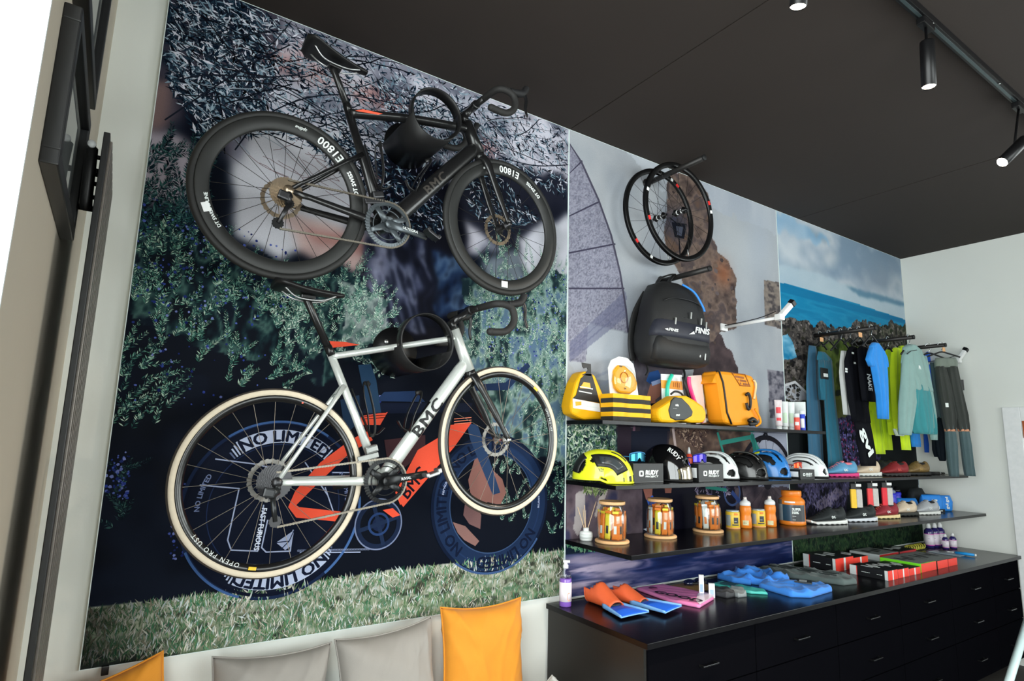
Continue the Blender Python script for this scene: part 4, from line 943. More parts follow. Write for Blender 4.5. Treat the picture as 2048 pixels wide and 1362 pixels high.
    ck.lathe([(RC*.62, .004), (RC*.66, .004), (RC*.66, .010), (RC*.62, .010)], cc, 48, 'y', close=True)
    ckm = ck.build('chainring', style['crank_m'], t, org=org)
    ca = MB(); tip = cc+Vector((math.cos(ang)*.172, -.016, math.sin(ang)*.172)); ca.tube([cc+Vector((0, -.008, 0)), lerp(cc, tip, .5)+Vector((0, -.010, 0)), tip], [.020, .0145, .0135], 16, flat=(.55, 1.0)); ca.lathe([(.016, -.018), (.018, -.014), (.018, 0)], cc, 24, 'y')
    cao = ca.build('crank_arm', style['crank_m'], ckm, org=org)
    wt_ = MB(); cdir = (tip-cc).normalized(); cn = Vector((-cdir.z, 0, cdir.x)) if True else None
    plane_text(wt_, style['crank_txt'], cc+cdir*.055+Vector((0, -.0245, 0))-cn*.006, cdir, cn, .011, bold=.02); wt_.build('crank_lettering', white_ink, cao, org=org)
    pd = MB(); pc = tip+Vector((0, -.045, 0)); pd.tube([tip, pc], .006, 10); pq = rotm('Y', style['ped_a'])
    pd.box(pc+Vector((0, 0, 0)), (.052, .05, .014), rot=pq, bev=.004); pd.box(pc+pq@Vector((.03, 0, .006)), (.016, .044, .02), rot=pq, bev=.004); pd.box(pc+pq@Vector((-.026, 0, .005)), (.014, .05, .016), rot=pq, bev=.004)
    pd.build('pedal', steel if style['tan'] else drk_steel, ckm, org=org)
    tip2 = bb+Vector((-math.cos(ang)*.172, .066, -math.sin(ang)*.172)); MB().tube([bb+Vector((0, .05, 0)), tip2], [.018, .0135], 14, flat=(.55, 1)).build('crank_arm', style['crank_m'], ckm, org=org)
    # rear derailleur
    der = MB(); d0 = rh+Vector((0, -.082, -.012)); j1 = d0+Vector(style['der1']); j2 = j1+Vector(style['der2'])
    der.tube([rh+Vector((0, -.07, 0)), d0+Vector((.004, 0, -.014))], [.009, .011], 10, flat=(.5, 1)); der.tube([d0+Vector((.004, -.004, -.014)), lerp(d0, j1, .5)+Vector((-.01, -.012, -.006)), j1], [.014, .0165, .014], 14, flat=(.8, 1.0)); der.box(lerp(d0, j1, .45)+Vector((-.024, -.016, -.004)), (.04, .022, .032), rot=rotm('Y', .2), bev=.006)
    der.tube([j1+Vector((0, -.006, 0)), j2+Vector((0, -.006, 0))], [.009, .007], 8, flat=(.35, 1)); der.tube([j1+Vector((0, .008, 0)), j2+Vector((0, .008, 0))], [.009, .007], 8, flat=(.35, 1))
    do = der.build('rear_derailleur', style['der_m'], t, org=org)
    for jj, rj in ((j1, .0165), (j2, .0205)):
        g = MB(); nn = 24; ring = [((rj+(.002 if i % 2 else -.001))*math.cos(2*PI*i/nn), (rj+(.002 if i % 2 else -.001))*math.sin(2*PI*i/nn)) for i in range(nn)]
        g.prism([(jj.x+a, jj.z+b) for a, b in ring], jj.y-.002, jj.y+.004); g.build('jockey_wheel', style['jock'], do, org=org)
    fdm = MB(); fdp = lerp(bb, st, .24)+Vector((-.006, -.045, 0)); fdm.box(fdp, (.05, .03, .03), rot=rotm('Y', -.3), bev=.007); fdm.box(fdp+Vector((-.012, -.006, -.03)), (.085, .008, .022), rot=rotm('Y', -.25), bev=.003)
    fdm.build('front_derailleur', M('derailleur_grey', (120, 122, 120), .35, .6) if style['tan'] else drk_steel, t, org=org)
    # chain
    cm = MB(); rcs = style['cog']; top0 = rh+Vector((0, -.058, rcs)); top1 = cc+Vector((0, .001, RC)); low1 = cc+Vector((0, .001, -RC)); low0 = j2+Vector((0, 0, -.02))
    path = [top0, top1]+[cc+Vector((math.cos(a)*RC, .001, math.sin(a)*RC)) for a in [PI/2-PI*i/14 for i in range(1, 14)]]+[low1, low0]
    pts = []
    for a, b in zip(path[:-1], path[1:]):
        n = max(1, int((b-a).length/.0105))
        pts += [lerp(a, b, i/n) for i in range(n)]
    for a, b in zip(pts[:-1], pts[1:]):
        m_ = (a+b)/2; d = b-a; an = math.atan2(d.z, d.x); cm.box(m_, (d.length*.92, .0055, .0065), rot=rotm('Y', -an))
    for a in pts: cm.box(a, (.0045, .008, .008))
    cm.build('chain', chain_m, t, org=org)
    # bottle cages
    for (a, b, f0, f1, sgn) in ((bb, st, .33, .68, 1), (bb, dta, .36, .60, 1)):
        d = (b-a).normalized(); n = Vector((-d.z, 0, d.x))
        if (n.x < 0) == (a == bb and b == st): n = -n
        base0 = lerp(a, b, f0)+n*(.026); base1 = lerp(a, b, f1)+n*.026
        cg = MB(); cg.tube([base0, base1], .007, 8, flat=(1.6, .5))
        for sg in (-1, 1):
            cg.tube(smooth_path([base0, base0+n*.01+Vector((0, sg*.03, 0)), lerp(base0, base1, .35)+n*.035+Vector((0, sg*.037, 0)), lerp(base0, base1, .75)+n*.05+Vector((0, sg*.036, 0)), base1+n*.062+Vector((0, sg*.018, 0)), lerp(base0, base1, .92)+n*.073], 5), .006, 8, flat=(1.5, .5))
        cg.tube(smooth_path([base0, base0+n*.03-d*.012, base0+n*.066], 4), .007, 8, flat=(1.8, .5))
        cg.build('bottle_cage', M('cage_black', (30, 30, 31), .35), t, org=org)
    return t
def keypts(d): return {k_: (at(*v, y=BY).x, at(*v, y=BY).z) if k_ not in ('base', 'rh', 'fh') else v for k_, v in d.items()}
ybb = lambda px, py: (at(px, py, y=-.325).x, at(px, py, y=-.325).z)
K1 = keypts(dict(base=(560, 563), rh=(.459, 2.610), fh=(1.475, 2.711), bb=(767, 449), st=(694, 212), sp=(666, 136), htt=(932, 246), htb=(957, 308), bc=(949, 212)))
K1['bb'] = ybb(777, 449)
K2 = keypts(dict(base=(540, 1158), rh=(.510, 1.523), fh=(1.501, 1.693), bb=(760, 961), st=(657, 697), sp=(612, 596), htt=(908, 659), htb=(938, 741), bc=(940, 621)))
K2['bb'] = ybb(772, 962)
dr1 = [('DT SWISS', .297, .017, .42, True, white_ink, dict(bold=.06)), ('E1800', .304, .034, .98, True, white_ink, dict(spacing=1.05, bold=.03)), ('spline', .297, .014, 1.44, True, white_ink, dict(bold=.03, shear=.3)), ('DT SWISS SPLINE', .272, .012, 3.6, False, white_ink, dict(bold=.05))]
df1 = [('DT SWISS', .297, .017, .95, True, white_ink, dict(bold=.06)), ('E1800', .304, .034, 1.52, True, white_ink, dict(spacing=1.05, bold=.03)), ('spline', .297, .014, 1.98, True, white_ink, dict(bold=.03, shear=.3))]
bike('black road bike with deep black rims, hung near the ceiling above the silver one', K1, dict(frame=carbon, ht=1.25, r=(.036, .0205), tt=.021, ttrise=.012, ssj=.60, lh=.040, l0=.40, lw=1.15, ink=grey_ink, accent=True, sadz=.052, acz=-.012, post=carbon, tilt=-.10, steer=math.radians(3.1), bart=-.06, deep=True, tan=False, cass=gold, spk=spoke_m, dec_r=dr1, dec_f=df1, tagr=.288, tags_r=[(3.55, white_pl, (.035, .026))], tags_f=[(-1.55, white_pl, (.034, .03))], ring_r=.099, crank_m=grey_crank, crank_a=-.14, crank_txt='ULTEGRA', ped_a=.5, der1=(.006, 0, -.045), der2=(-.035, 0, -.085), der_m=drk_steel, jock=black_metal, cog=.045))
dr2 = [('OPEN PRO UST', .266, .016, -2.15, True, white_ink, dict(spacing=1.25)), ('DISC', .284, .008, .9, False, white_ink, {})]
df2 = [('OPEN PRO UST', .292, .010, .35, False, white_ink, dict(spacing=1.2))]
dr2 = [('OPEN PRO UST', .289, .015, -2.2, False, white_ink, dict(spacing=1.35))]
bike('silver road bike with tan-walled tyres and black fork, hung below the black one', K2, dict(frame=silver, ht=1.0, r=(.0285, .0175), tt=.0145, ttrise=.0, ssj=.72, lh=.050, l0=.36, lw=1.2, ink=black_ink, accent=False, sadz=.036, acz=0, post=carbon, tilt=.0, steer=math.radians(4.1), bart=.02, deep=False, tan=True, cass=drk_steel, spk=spoke_s, dec_r=dr2, dec_f=df2, tagr=.300, tags_r=[(-1.72, yellow_ink, (.026, .011)), (1.3, red_ink, (.006, .006))], tags_f=[(.95, yellow_ink, (.026, .011))], ring_r=.088, crank_m=M('crank_black', (34, 36, 38), .35, .4), crank_a=.16, crank_txt='RIVAL', ped_a=-.3, der1=(-.012, 0, -.035), der2=(.015, 0, -.085), der_m=M('derailleur_dark', (58, 60, 62), .3, .5), jock=drk_steel, cog=.035))
# ------------------------------------------------------------------ curled wall mounts that carry the top tubes
def mount(label, px, py, yf):
    c_ = at(px, py, y=BY); R = .122
    t = thing('bike_wall_mount', label, 'bike mount', (c_.x, 0, c_.z), 'curled black wall mounts for the bikes')
    m = MB(); th = .006
    def shell(a0, a1, y0, y1, n=40, Rr=R):
        def ring(rr, y): return [Vector((math.cos(a0+(a1-a0)*i/n)*rr, y, math.sin(a0+(a1-a0)*i/n)*rr)) for i in range(n+1)]
        A, B_, C_, D = ring(Rr, y0), ring(Rr, y1), ring(Rr-th, y1), ring(Rr-th, y0); k0 = n+1; fs = []
        for i in range(n):
            for q in range(4): fs.append((q*k0+i, q*k0+i+1, ((q+1) % 4)*k0+i+1, ((q+1) % 4)*k0+i))
        fs += [(0, k0, 2*k0, 3*k0), (n, 3*k0+n, 2*k0+n, k0+n)]
        m.add(A+B_+C_+D, fs, True)
    shell(math.radians(194), math.radians(346), -.004, yf); shell(math.radians(20), math.radians(160), BY-.03, yf)
    shell(math.radians(160), math.radians(194), BY-.045, yf, 6); shell(math.radians(-14), math.radians(20), BY-.045, yf, 6)
    m.build('curled_shell', M('mount_black', (30, 30, 31), .42, .3), t)
    MB().lathe([(0, -.002), (R-.012, -.002), (R-.012, -.010), (0, -.010)], (0, 0, -.0), 40, 'y').build('wall_plate', black_metal, t)
    for a in (.6, 2.5, 4.7): MB().lathe([(0, -.010), (.012, -.010), (.010, -.016), (0, -.017)], (math.cos(a)*.06, 0, math.sin(a)*.06), 14, 'y').build('bolt', steel, t)
mount('upper curled black wall mount holding up the black road bike', 858, 245, -.36)
mount('lower curled black wall mount holding up the silver road bike', 838, 688, -.36)
# ================================================================== wall pegs, spare wheels, backpack, arm lights
peg_m = M('peg_grey_steel', (50, 48, 47), .45, .4)
def peg(label, x, z, L, r=.017, name='wall_peg', cat='peg', group='black wall pegs'):
    t = thing(name, label, cat, (x, 0, z), group)
    MB().tube([(x, -.002, z), (x, -L, z)], r, 20).build('rod', peg_m, t, org=t.location)
    MB().lathe([(0, -.001), (r*2, -.001), (r*2, -.006), (r*1.3, -.008), (0, -.008)], (x, 0, z), 24, 'y').build('flange', peg_m, t, org=t.location)
    MB().lathe([(0, 0), (r*1.05, 0), (r*1.05, -.008), (0, -.010)], (x, -L, z), 20, 'y').build('end_cap', black_soft, t, org=t.location)
    return t
peg('black peg near the ceiling carrying the two bare wheels', 2.751, 3.376, .46)
peg('black peg in the middle of the wall carrying the backpack', 2.875, 2.735, .38)
for x, l in ((4.661, 'left black clothes peg, in front of the rocky coast'), (5.273, 'middle black clothes peg carrying the neon yellow clothing'), (5.863, 'right black clothes peg carrying the grey trousers')): peg(l, x, 2.585, .47, name='clothes_peg')
wheel_al = M('rim_dark_alloy', (30, 30, 31), .3, .5)
def bare_wheel(label, cx, y, cz, red):
    R = .314; t = thing('bicycle_wheel', label, 'wheel', (cx, y, cz-R), 'bare wheels on the peg'); L = t.location; c_ = (cx, y, cz)
    MB().lathe([(R, -.008), (R-.006, -.011), (R-.03, -.009), (R-.034, 0), (R-.03, .009), (R-.006, .011), (R, .008), (R-.008, 0)], c_, 80, 'y', close=True).build('rim', wheel_al, t, org=L)
    MB().lathe([(0, -.055), (.008, -.055), (.008, -.04), (.022, -.034), (.022, -.03), (.013, -.022), (.013, .022), (.022, .03), (.022, .034), (.008, .04), (.008, .055), (0, .055)], c_, 22, 'y').build('hub', black_metal, t, org=L)
    for s_ in (-1, 1): MB().lathe([(.0135, s_*.012), (.0142, s_*.013), (.0142, s_*.019), (.0135, s_*.02)], c_, 22, 'y').build('hub_band', white_pl, t, org=L)
    sp = MB()
    for i in range(20):
        a = 2*PI*i/20; sd = 1 if i % 2 else -1; o_ = .5 if (i//2) % 2 else -.5
        sp.tube([(cx+math.cos(a+o_)*.02, y+sd*.031, cz+math.sin(a+o_)*.02), (cx+math.cos(a)*(R-.033), y, cz+math.sin(a)*(R-.033))], .0011, 5, cap=False)
    sp.build('spokes', spoke_m, t, org=L)
    for a, m_ in red:
        MB().box((cx+math.cos(a)*(R-.017), y-.0115, cz+math.sin(a)*(R-.017)), (.018, .003, .026 if m_ == 'r' else .02), rot=rotm('Y', -a)).build('rim_label', red_m if m_ == 'r' else white_pl, t, org=L)
    MB().tube([(cx+math.cos(-1.3)*(R-.034), y, cz+math.sin(-1.3)*(R-.034)), (cx+math.cos(-1.3)*(R-.075), y, cz+math.sin(-1.3)*(R-.075))], .003, 8).build('valve', steel, t, org=L)
red_m = M('label_red', (200, 40, 40), .4)
bare_wheel('bare black wheel without tyre hanging closer to the wall', 2.751, -.11, 3.393-.280, [(1.2, 'w'), (3.9, 'r'), (1.0, 'r'), (4.4, 'w')])
bare_wheel('bare black wheel without tyre with red rim label, hanging further out', 2.775, -.25, 3.393-.283, [(.42, 'r'), (.22, 'w'), (3.5, 'r'), (2.9, 'w')])
# ------------------------------------------------------------------ backpack
def rrect(cx, cy, hx, hy, n=7, p=3.2):
    out = []
    for i in range(4*n):
        a = 2*PI*i/(4*n); c0, s0 = math.cos(a), math.sin(a)
        out.append((cx+hx*math.copysign(abs(c0)**(2/p), c0), cy+hy*math.copysign(abs(s0)**(2/p), s0)))
    return out
def stack(mb, rows, p=3.2, wr=0.0, n=7):
    """rows of (z,cx,cy,hx,hy) -> rounded body"""
    rg = []
    for j, (z, cx, cy, hx, hy) in enumerate(rows):
        rg.append([Vector((x+(math.sin(z*60+i*.9)*wr), y+math.cos(z*47+i*.7)*wr, z)) for i, (x, y) in enumerate(rrect(cx, cy, hx, hy, n, p))])
    mb.loft(rg); return mb
bpx, bpy_, bpz = 2.80, -.150, 2.12
t = thing('backpack', 'black sports backpack with white lettering hanging from the wall peg', 'backpack', (bpx, bpy_, bpz)); L = t.location
pack_bk = M('pack_black', (28, 28, 29), .62, var=.15, vs=40, bump=.25, bs=260); pack_nv = M('pack_dark_navy', (46, 48, 60), .6, var=.1, bump=.2, bs=300)
stack(MB(), [(2.03, bpx, bpy_, .20, .10), (2.05, bpx, bpy_, .262, .135), (2.12, bpx, bpy_, .288, .155), (2.22, bpx, bpy_, .290, .16), (2.34, bpx, bpy_, .270, .15), (2.46, bpx, bpy_, .248, .135), (2.56, bpx, bpy_+.01, .215, .115), (2.62, bpx, bpy_+.02, .165, .09), (2.655, bpx, bpy_+.03, .085, .05), (2.662, bpx, bpy_+.03, .03, .02)], wr=.004).build('main_body', pack_bk, t, org=L)
fy = bpy_-.085
stack(MB(), [(2.035, bpx-.01, fy+.02, .20, .04), (2.06, bpx-.01, fy, .255, .065), (2.14, bpx-.01, fy-.008, .265, .075), (2.22, bpx-.01, fy, .255, .06), (2.245, bpx-.01, fy+.03, .22, .03)], wr=.004).build('lower_pocket', pack_bk, t, org=L)
stack(MB(), [(2.25, bpx-.09, fy+.02, .14, .03), (2.27, bpx-.09, fy, .165, .055), (2.40, bpx-.085, fy+.012, .155, .055), (2.50, bpx-.075, fy+.03, .13, .045), (2.56, bpx-.07, fy+.055, .09, .025)], wr=.004).build('front_pocket', pack_bk, t, org=L)
stack(MB(), [(2.215, bpx-.02, fy-.008, .266, .074), (2.25, bpx-.02, fy-.010, .266, .076), (2.33, bpx+.0, fy+.0, .258, .070), (2.345, bpx+.01, fy+.01, .24, .055)], wr=.002).build('navy_panel', pack_nv, t, org=L)
stack(MB(), [(2.26, bpx+.15, fy+.015, .085, .045), (2.36, bpx+.15, fy+.02, .088, .05), (2.47, bpx+.14, fy+.035, .08, .045), (2.54, bpx+.12, fy+.06, .055, .03)], wr=.003).build('side_pocket', pack_bk, t, org=L)
tx = MB(); plane_text(tx, 'FINIS', (bpx+.05, fy-.0905, 2.268), (1, 0, 0), (.05, 0, 1), .040, width=.14, bold=.06, shear=.15); tx.add([(bpx-.015, fy-.0905, 2.245), (bpx+.045, fy-.0905, 2.254), (bpx+.035, fy-.0905, 2.275), (bpx+.015, fy-.0905, 2.262)], [(0, 1, 2, 3)]); tx.build('lettering', white_ink, t, org=L, fix=False)
tx = MB(); plane_text(tx, 'FINIS', (bpx-.20, fy-.0905, 2.248), (1, 0, 0), (0, 0, 1), .020, width=.085, bold=.05, shear=.15); tx.add([(bpx-.24, fy-.0905, 2.255), (bpx-.205, fy-.0905, 2.245), (bpx-.21, fy-.0905, 2.264)], [(0, 1, 2)]); tx.build('lettering', white_ink, t, org=L, fix=False)
MB().tube(smooth_path([(bpx+.02, bpy_-.09, 2.63), (bpx+.10, bpy_-.125, 2.58), (bpx+.155, bpy_-.145, 2.49), (bpx+.17, bpy_-.155, 2.44)], 5), .008, 8).build('piping', M('piping_blue', (40, 120, 200), .5), t, org=L)
for (x, z) in ((bpx+.03, 2.39), (bpx+.13, 2.36), (bpx+.18, 2.34), (bpx+.11, 2.12), (bpx-.12, 2.33), (bpx+.16, 2.105)): MB().box((x, fy-.072, z), (.012, .008, .05), rot=rotm('Y', .15), bev=.003).build('zip_pull', M('zip_light', (150, 152, 150), .35, .5), t, org=L)
for z, w in ((2.20, .25), (2.36, .22), (2.50, .20)): MB().tube(smooth_path([(bpx-w, bpy_-.13, z-.03), (bpx-w*.6, fy-.045, z), (bpx+.0, fy-.06, z+.005), (bpx+w*.6, fy-.04, z), (bpx+w, bpy_-.12, z-.03)], 5), .004, 6).build('zip', M('zip_black', (16, 16, 17), .4), t, org=L)
MB().tube(smooth_path([(bpx-.10, bpy_+.06, 2.60), (bpx-.07, bpy_+.05, 2.70), (2.875, bpy_+.045, 2.756), (bpx+.03, bpy_+.05, 2.70), (bpx+.05, bpy_+.06, 2.60)], 6), .016, 8, flat=(1.4, .35)).build('hanging_loop', pack_bk, t, org=L)
for sg in (-1, 1): MB().tube(smooth_path([(bpx+sg*.13, bpy_+.13, 2.58), (bpx+sg*.23, bpy_+.135, 2.40), (bpx+sg*.27, bpy_+.13, 2.2), (bpx+sg*.26, bpy_+.12, 2.06)], 6), .025, 10, flat=(.4, 1)).build('shoulder_strap', pack_bk, t, org=L)
for x, z1 in ((bpx+.20, 1.93), (bpx-.16, 1.96)): MB().tube(smooth_path([(x, bpy_+.1, 2.06), (x+.01, bpy_+.09, 2.0), (x-.01, bpy_+.09, z1)], 4), .012, 8, flat=(1, .25)).build('webbing', pack_bk, t, org=L)
for ch in t.children:   # the pack is squashed a little flatter and shorter than drawn, standing off the wall on its back panel
    for v in ch.data.vertices: v.co = Vector((v.co.x*.92, v.co.y*.80, (v.co.z+L.z-2.03)*.84+2.155-L.z if ch.name.split('.')[0] != 'hanging_loop' else v.co.z))
# ------------------------------------------------------------------ white arm lights over the boards
arm_w = M('lamp_white', (214, 218, 214), .35)
def arm_light(label, x, z, L0, tip):
    t = thing('arm_light', label, 'lamp', (x, 0, z), 'white arm lights over the boards'); L = t.location
    MB().box((x, -.008, z), (.07, .014, .05), bev=.004).build('wall_plate', arm_w, t, org=L)
    MB().tube([(x, -.01, z), (x, -L0, z+.006)], .008, 12, flat=(1.3, .8)).build('arm', arm_w, t, org=L)
    e = Vector((x, -L0, z+.006)); tp = Vector(tip); d = (tp-e).normalized(); q = Vector((0, 0, 1)).rotation_difference(d).to_matrix()
    hd = MB().box((e+tp)/2, (.035, .03, (tp-e).length), rot=q, bev=.006).box(e, (.05, .045, .04), bev=.006).build('head', arm_w, t, org=L)
    MB().box(tp+d*.012, (.042, .036, .03), rot=q, bev=.005).build('end_cap', black_metal, hd, org=L)
    MB().tube(smooth_path([(x-.005, -.02, z+.012), (x-.004, -L0*.4, z+.016), (x-.003, -L0*.7, z+.026), (x, -L0*.95, z+.05)], 5), .003, 6).build('cable', black_soft, t, org=L)
arm_light('white arm light standing out over the middle board beside the sea picture', 3.498, 2.507, .43, (3.56, -.475, 2.60))
arm_light('white arm light with black tip beside the grey trousers at the right wall', 6.215, 2.48, .43, (6.255, -.475, 2.575))
# ------------------------------------------------------------------ left wall: framed pictures and tall radiator
def picture(label, y0, y1, z0, z1):
    t = thing('picture_frame', label, 'picture', (XL, (y0+y1)/2, z0), 'black framed pictures'); L = t.location; w = .032; d = .030
    f = MB()
    for zz in (z0+w/2, z1-w/2): f.box((XL+d/2, (y0+y1)/2, zz), (d, abs(y1-y0), w), bev=.003)
    for yy in (y0+w/2, y1-w/2): f.box((XL+d/2, yy, (z0+z1)/2), (d, w, z1-z0-2*w+.004), bev=.003)
    f.build('frame', M('frame_black_wood', (24, 25, 27), .4), t, org=L)
    MB().box((XL+.008, (y0+y1)/2, (z0+z1)/2), (.006, abs(y1-y0)-2*w+.006, z1-z0-2*w+.006)).build('passe_partout', M('picture_mat_grey', (150, 150, 146), .6), t, org=L)
    MB().box((XL+.0125, (y0+y1)/2, (z0+z1)/2), (.002, abs(y1-y0)*.62, (z1-z0)*.6)).build('picture', M('picture_print', (96, 100, 100), .6, var=.5, vs=9), t, org=L)
    g = MB(); x = XL+.017; g.add([(x, y0+w*.9, z0+w*.9), (x, y1-w*.9, z0+w*.9), (x, y1-w*.9, z1-w*.9), (x, y0+w*.9, z1-w*.9)], [(0, 1, 2, 3)]); g.build('pane', thin_glass('picture_glass', (.95, .96, .96), .12), t, org=L, fix=False)
picture('lower black framed picture on the left wall beside the window', -1.275, -.735, 2.175, 2.50)
picture('upper black framed picture on the left wall, cut off by the picture edge', -1.20, -.685, 2.565, 3.0)
t = thing('radiator', 'tall narrow black ribbed radiator on the left wall', 'radiator', (XL, -.62, .25)); L = t.location
rad_m = M('radiator_black', (26, 26, 27), .4, .2); rad_r = M('radiator_front', (96, 90, 84), .35, .3)
MB().box((-.092, -.62, 1.36), (.014, .47, 2.16), bev=.002).build('panel', rad_m, t, org=L)
for i in range(6): MB().box((-.083, -.80+.075*i, 1.36), (.007, .052, 2.14), bev=.002).build('rib', rad_r, t, org=L)
for z in (2.38, 2.28, .5): MB().tube([(XL+.001, -.70, z), (-.095, -.70, z)], .008, 10).build('bracket', rad_m, t, org=L)
pc_ = at(183, 285, y=-.84)
MB().tube(smooth_path([(pc_.x, -.80, pc_.z), (pc_.x+.002, -.81, pc_.z-.06), (pc_.x+.004, -.80, pc_.z-.14), (pc_.x+.006, -.79, pc_.z-.155)], 4), .014, 14).build('valve_body', rad_m, t, org=L)
MB().lathe([(0, -.010), (.0095, -.010), (.0095, 0), (0, 0)], (pc_.x, -.815, pc_.z+.004), 18, 'y').build('valve_cap', white_pl, t, org=L)
for i in range(4): MB().tube([(pc_.x+.004, -.80, pc_.z-.02-.036*i), (-.097, -.80, pc_.z-.02-.036*i)], .006, 8).build('fin', rad_m, t, org=L)
# ------------------------------------------------------------------ bench and cushions under the left board
bm_ = M('bench_grey', (150, 150, 150), .8)
t = thing('bench', 'low upholstered bench below the left mural board', 'bench', (.94, -.29, 0)); L = t.location
MB().box((.92, -.29, .335), (1.98, .54, .11), bev=.03).build('seat', bm_, t, org=L)
MB().box((.92, -.28, .25), (1.96, .50, .06)).build('frame', black_lam2, t, org=L)
for x in (.05, 1.8):
    for y in (-.08, -.48): MB().box((x, y, .11), (.05, .05, .22), bev=.004).build('leg', black_lam2, t, org=L)
def cushion(label, cx, cy, cz, w, h, T, lean, roll, mat, yaw=0.0, flat=False, seed=0):
    """square cushion centred at (cx,cy,cz), leaning back on the wall"""
    t_ = thing('cushion', label, 'cushion', (cx, cy, cz), 'cushions on the bench'); rr = random.Random(seed); ph = [rr.uniform(0, 6) for _ in range(6)]
    mb = MB(); N = 40
    def surf(sg):
        def fn(u, v):
            a = 2*u-1; b = 2*v-1
            ex = 1-.10*(1-b*b)*1.0; ez = 1-.10*(1-a*a)
            th = T*(max(0, 1-a**4)**.6)*(max(0, 1-b**4)**.6)
            cr = math.sin(a*5+ph[0]+b*3)*math.sin(b*6+ph[1])*.007+(1-abs(math.sin(a*7+b*4*math.sin(a*2+ph[4])+ph[2])))**3*.014*(.3+abs(a*b))+(1-abs(math.sin((a-b)*5+ph[3])))**4*.010*abs(b)
            return Vector((a*w/2*ez if False else a*w/2*ex, sg*(th/2+cr*(1 if th > .01 else 0)), b*h/2*ez))
        return fn
    mb.grid(surf(-1), N, N); mb.grid(surf(1), N, N)
    Rm = Matrix.Rotation(yaw, 4, 'Z')@Matrix.Rotation(-lean, 4, 'X')@Matrix.Rotation(roll, 4, 'Y'); mb.xf(Rm); mb.build('cover', mat, t_)
    pp = []
    for i in range(4*12):
        s_ = i/12; k_ = int(s_); f_ = (s_-k_)*2-1
        a, b = ((f_, -1), (1, f_), (-f_, 1), (-1, -f_))[k_]
        pp.append(Rm.to_3x3()@Vector((a*w/2*(1-.10*(1-b*b)), 0, b*h/2*(1-.10*(1-a*a)))))
    MB().tube(pp, .004, 6, closed=True).build('piping', mat, t_)
or_m = M('cushion_orange', (226, 146, 34), .8, var=.1, vs=12, bump=.2, bs=500, sheen=.1, gain=.92); gr_m = M('cushion_grey', (158, 153, 147), .85, var=.06, vs=12, bump=.2, bs=500, sheen=.1, gain=.92); lg_m = M('cushion_pale', (180, 184, 184), .85, var=.05)
cushion('big orange cushion at the right end of the bench', 1.525, -.125, .695, .435, .50, .18, .12, .02, or_m, seed=1)
cushion('right grey cushion between the other grey one and the orange cushion', 1.07, -.14, .660, .43, .49, .19, .16, -.07, gr_m, seed=2)
cushion('left grey cushion on the bench, its left corner showing', .60, -.14, .655, .43, .47, .19, .16, .04, gr_m, seed=3)
cushion('small corner of orange cushion at the left end of the bench', .085, -.12, .675, .42, .44, .14, .12, -.24, or_m, seed=4)
cushion('pale cushion lying against the drawer cabinet side at the right end', 1.775, -.36, .505, .28, .28, .10, 1.0, -.35, lg_m, seed=5)
# ================================================================== goods on the shelves
def PO(pts, y): return [(at(a, b, y=y).x, at(a, b, y=y).z) for a, b in pts]
def place(mb, x, y, z, yaw=0.0, pitch=0.0, roll=0.0): return mb.xf(Matrix.Translation((x, y, z))@Matrix.Rotation(yaw, 4, 'Z')@Matrix.Rotation(pitch, 4, 'Y')@Matrix.Rotation(roll, 4, 'X'))
swim_y = M('swim_yellow', (250, 168, 16), .5, var=.08, vs=20, gain=1.15, spec=.3); swim_o = M('swim_orange', (246, 150, 26), .4, var=.08); foam_bk = M('foam_charcoal', (44, 44, 42), .8, var=.1); card_bk = M('card_black', (26, 26, 27), .5)
card_w = M('card_white', (214, 218, 216), .5, var=.03); teal_g = M('snorkel_green', (40, 176, 146), .3); pinkm = M('snorkel_pink', (206, 40, 110), .3); clear_pl = thin_glass('clear_packaging', (.93, .95, .96), .10); tan_m = M('card_orange', (232, 140, 50), .5)
def floor_z(pts, z): return [(x, max(zz, z)) for x, zz in pts]
# --- yellow swim float pack with black hanging card
y = -.070; t = thing('swim_float', 'yellow swim float with black hanging card at the left end of the top shelf', 'swim float', (at(1172, 838, y=y).x, y, Z1)); L = t.location
ol = PO([(1131, 812), (1134, 795), (1142, 765), (1152, 748), (1160, 743), (1170, 745), (1180, 752), (1190, 775), (1204, 808), (1209, 828), (1206, 836), (1196, 839), (1180, 839), (1160, 840), (1150, 836), (1134, 828)], y)
MB().prism(floor_z(ol, Z1), y-.045, y+.045).build('float', swim_y, t, org=L, bevel=.02)
cd = PO([(1153, 790), (1162, 757), (1172, 748), (1184, 748), (1192, 775), (1200, 806), (1146, 797)], y-.05)
MB().prism(cd, y-.049, y-.046).build('card', card_bk, t, org=L); MB().prism(PO([(1146, 797), (1199, 807), (1201, 824), (1147, 816)], y-.05), y-.0495, y-.046).build('card_strip', card_w, t, org=L)
MB().prism(PO([(1164, 750), (1172, 746), (1176, 740), (1174, 735), (1168, 737), (1165, 733), (1164, 725), (1182, 728), (1183, 752)], y-.05), y-.049, y-.046).build('hanger', card_bk, t, org=L)
MB().prism(PO([(1160, 776), (1168, 764), (1180, 766), (1182, 778)], y-.052), y-.051, y-.049).build('print', swim_o, t, org=L); MB().prism(PO([(1151, 803), (1163, 803), (1163, 810), (1152, 812)], y-.052), y-.051, y-.0495).build('print', swim_o, t, org=L)
b = MB()
for i, (a, c2) in enumerate(((1160, 772), (1158, 781), (1175, 811))): b.prism(PO([(a, c2), (a+26, c2+5), (a+26, c2+7), (a, c2+2)], y-.053), y-.052, y-.0505)
b.build('lettering', white_ink, t, org=L)
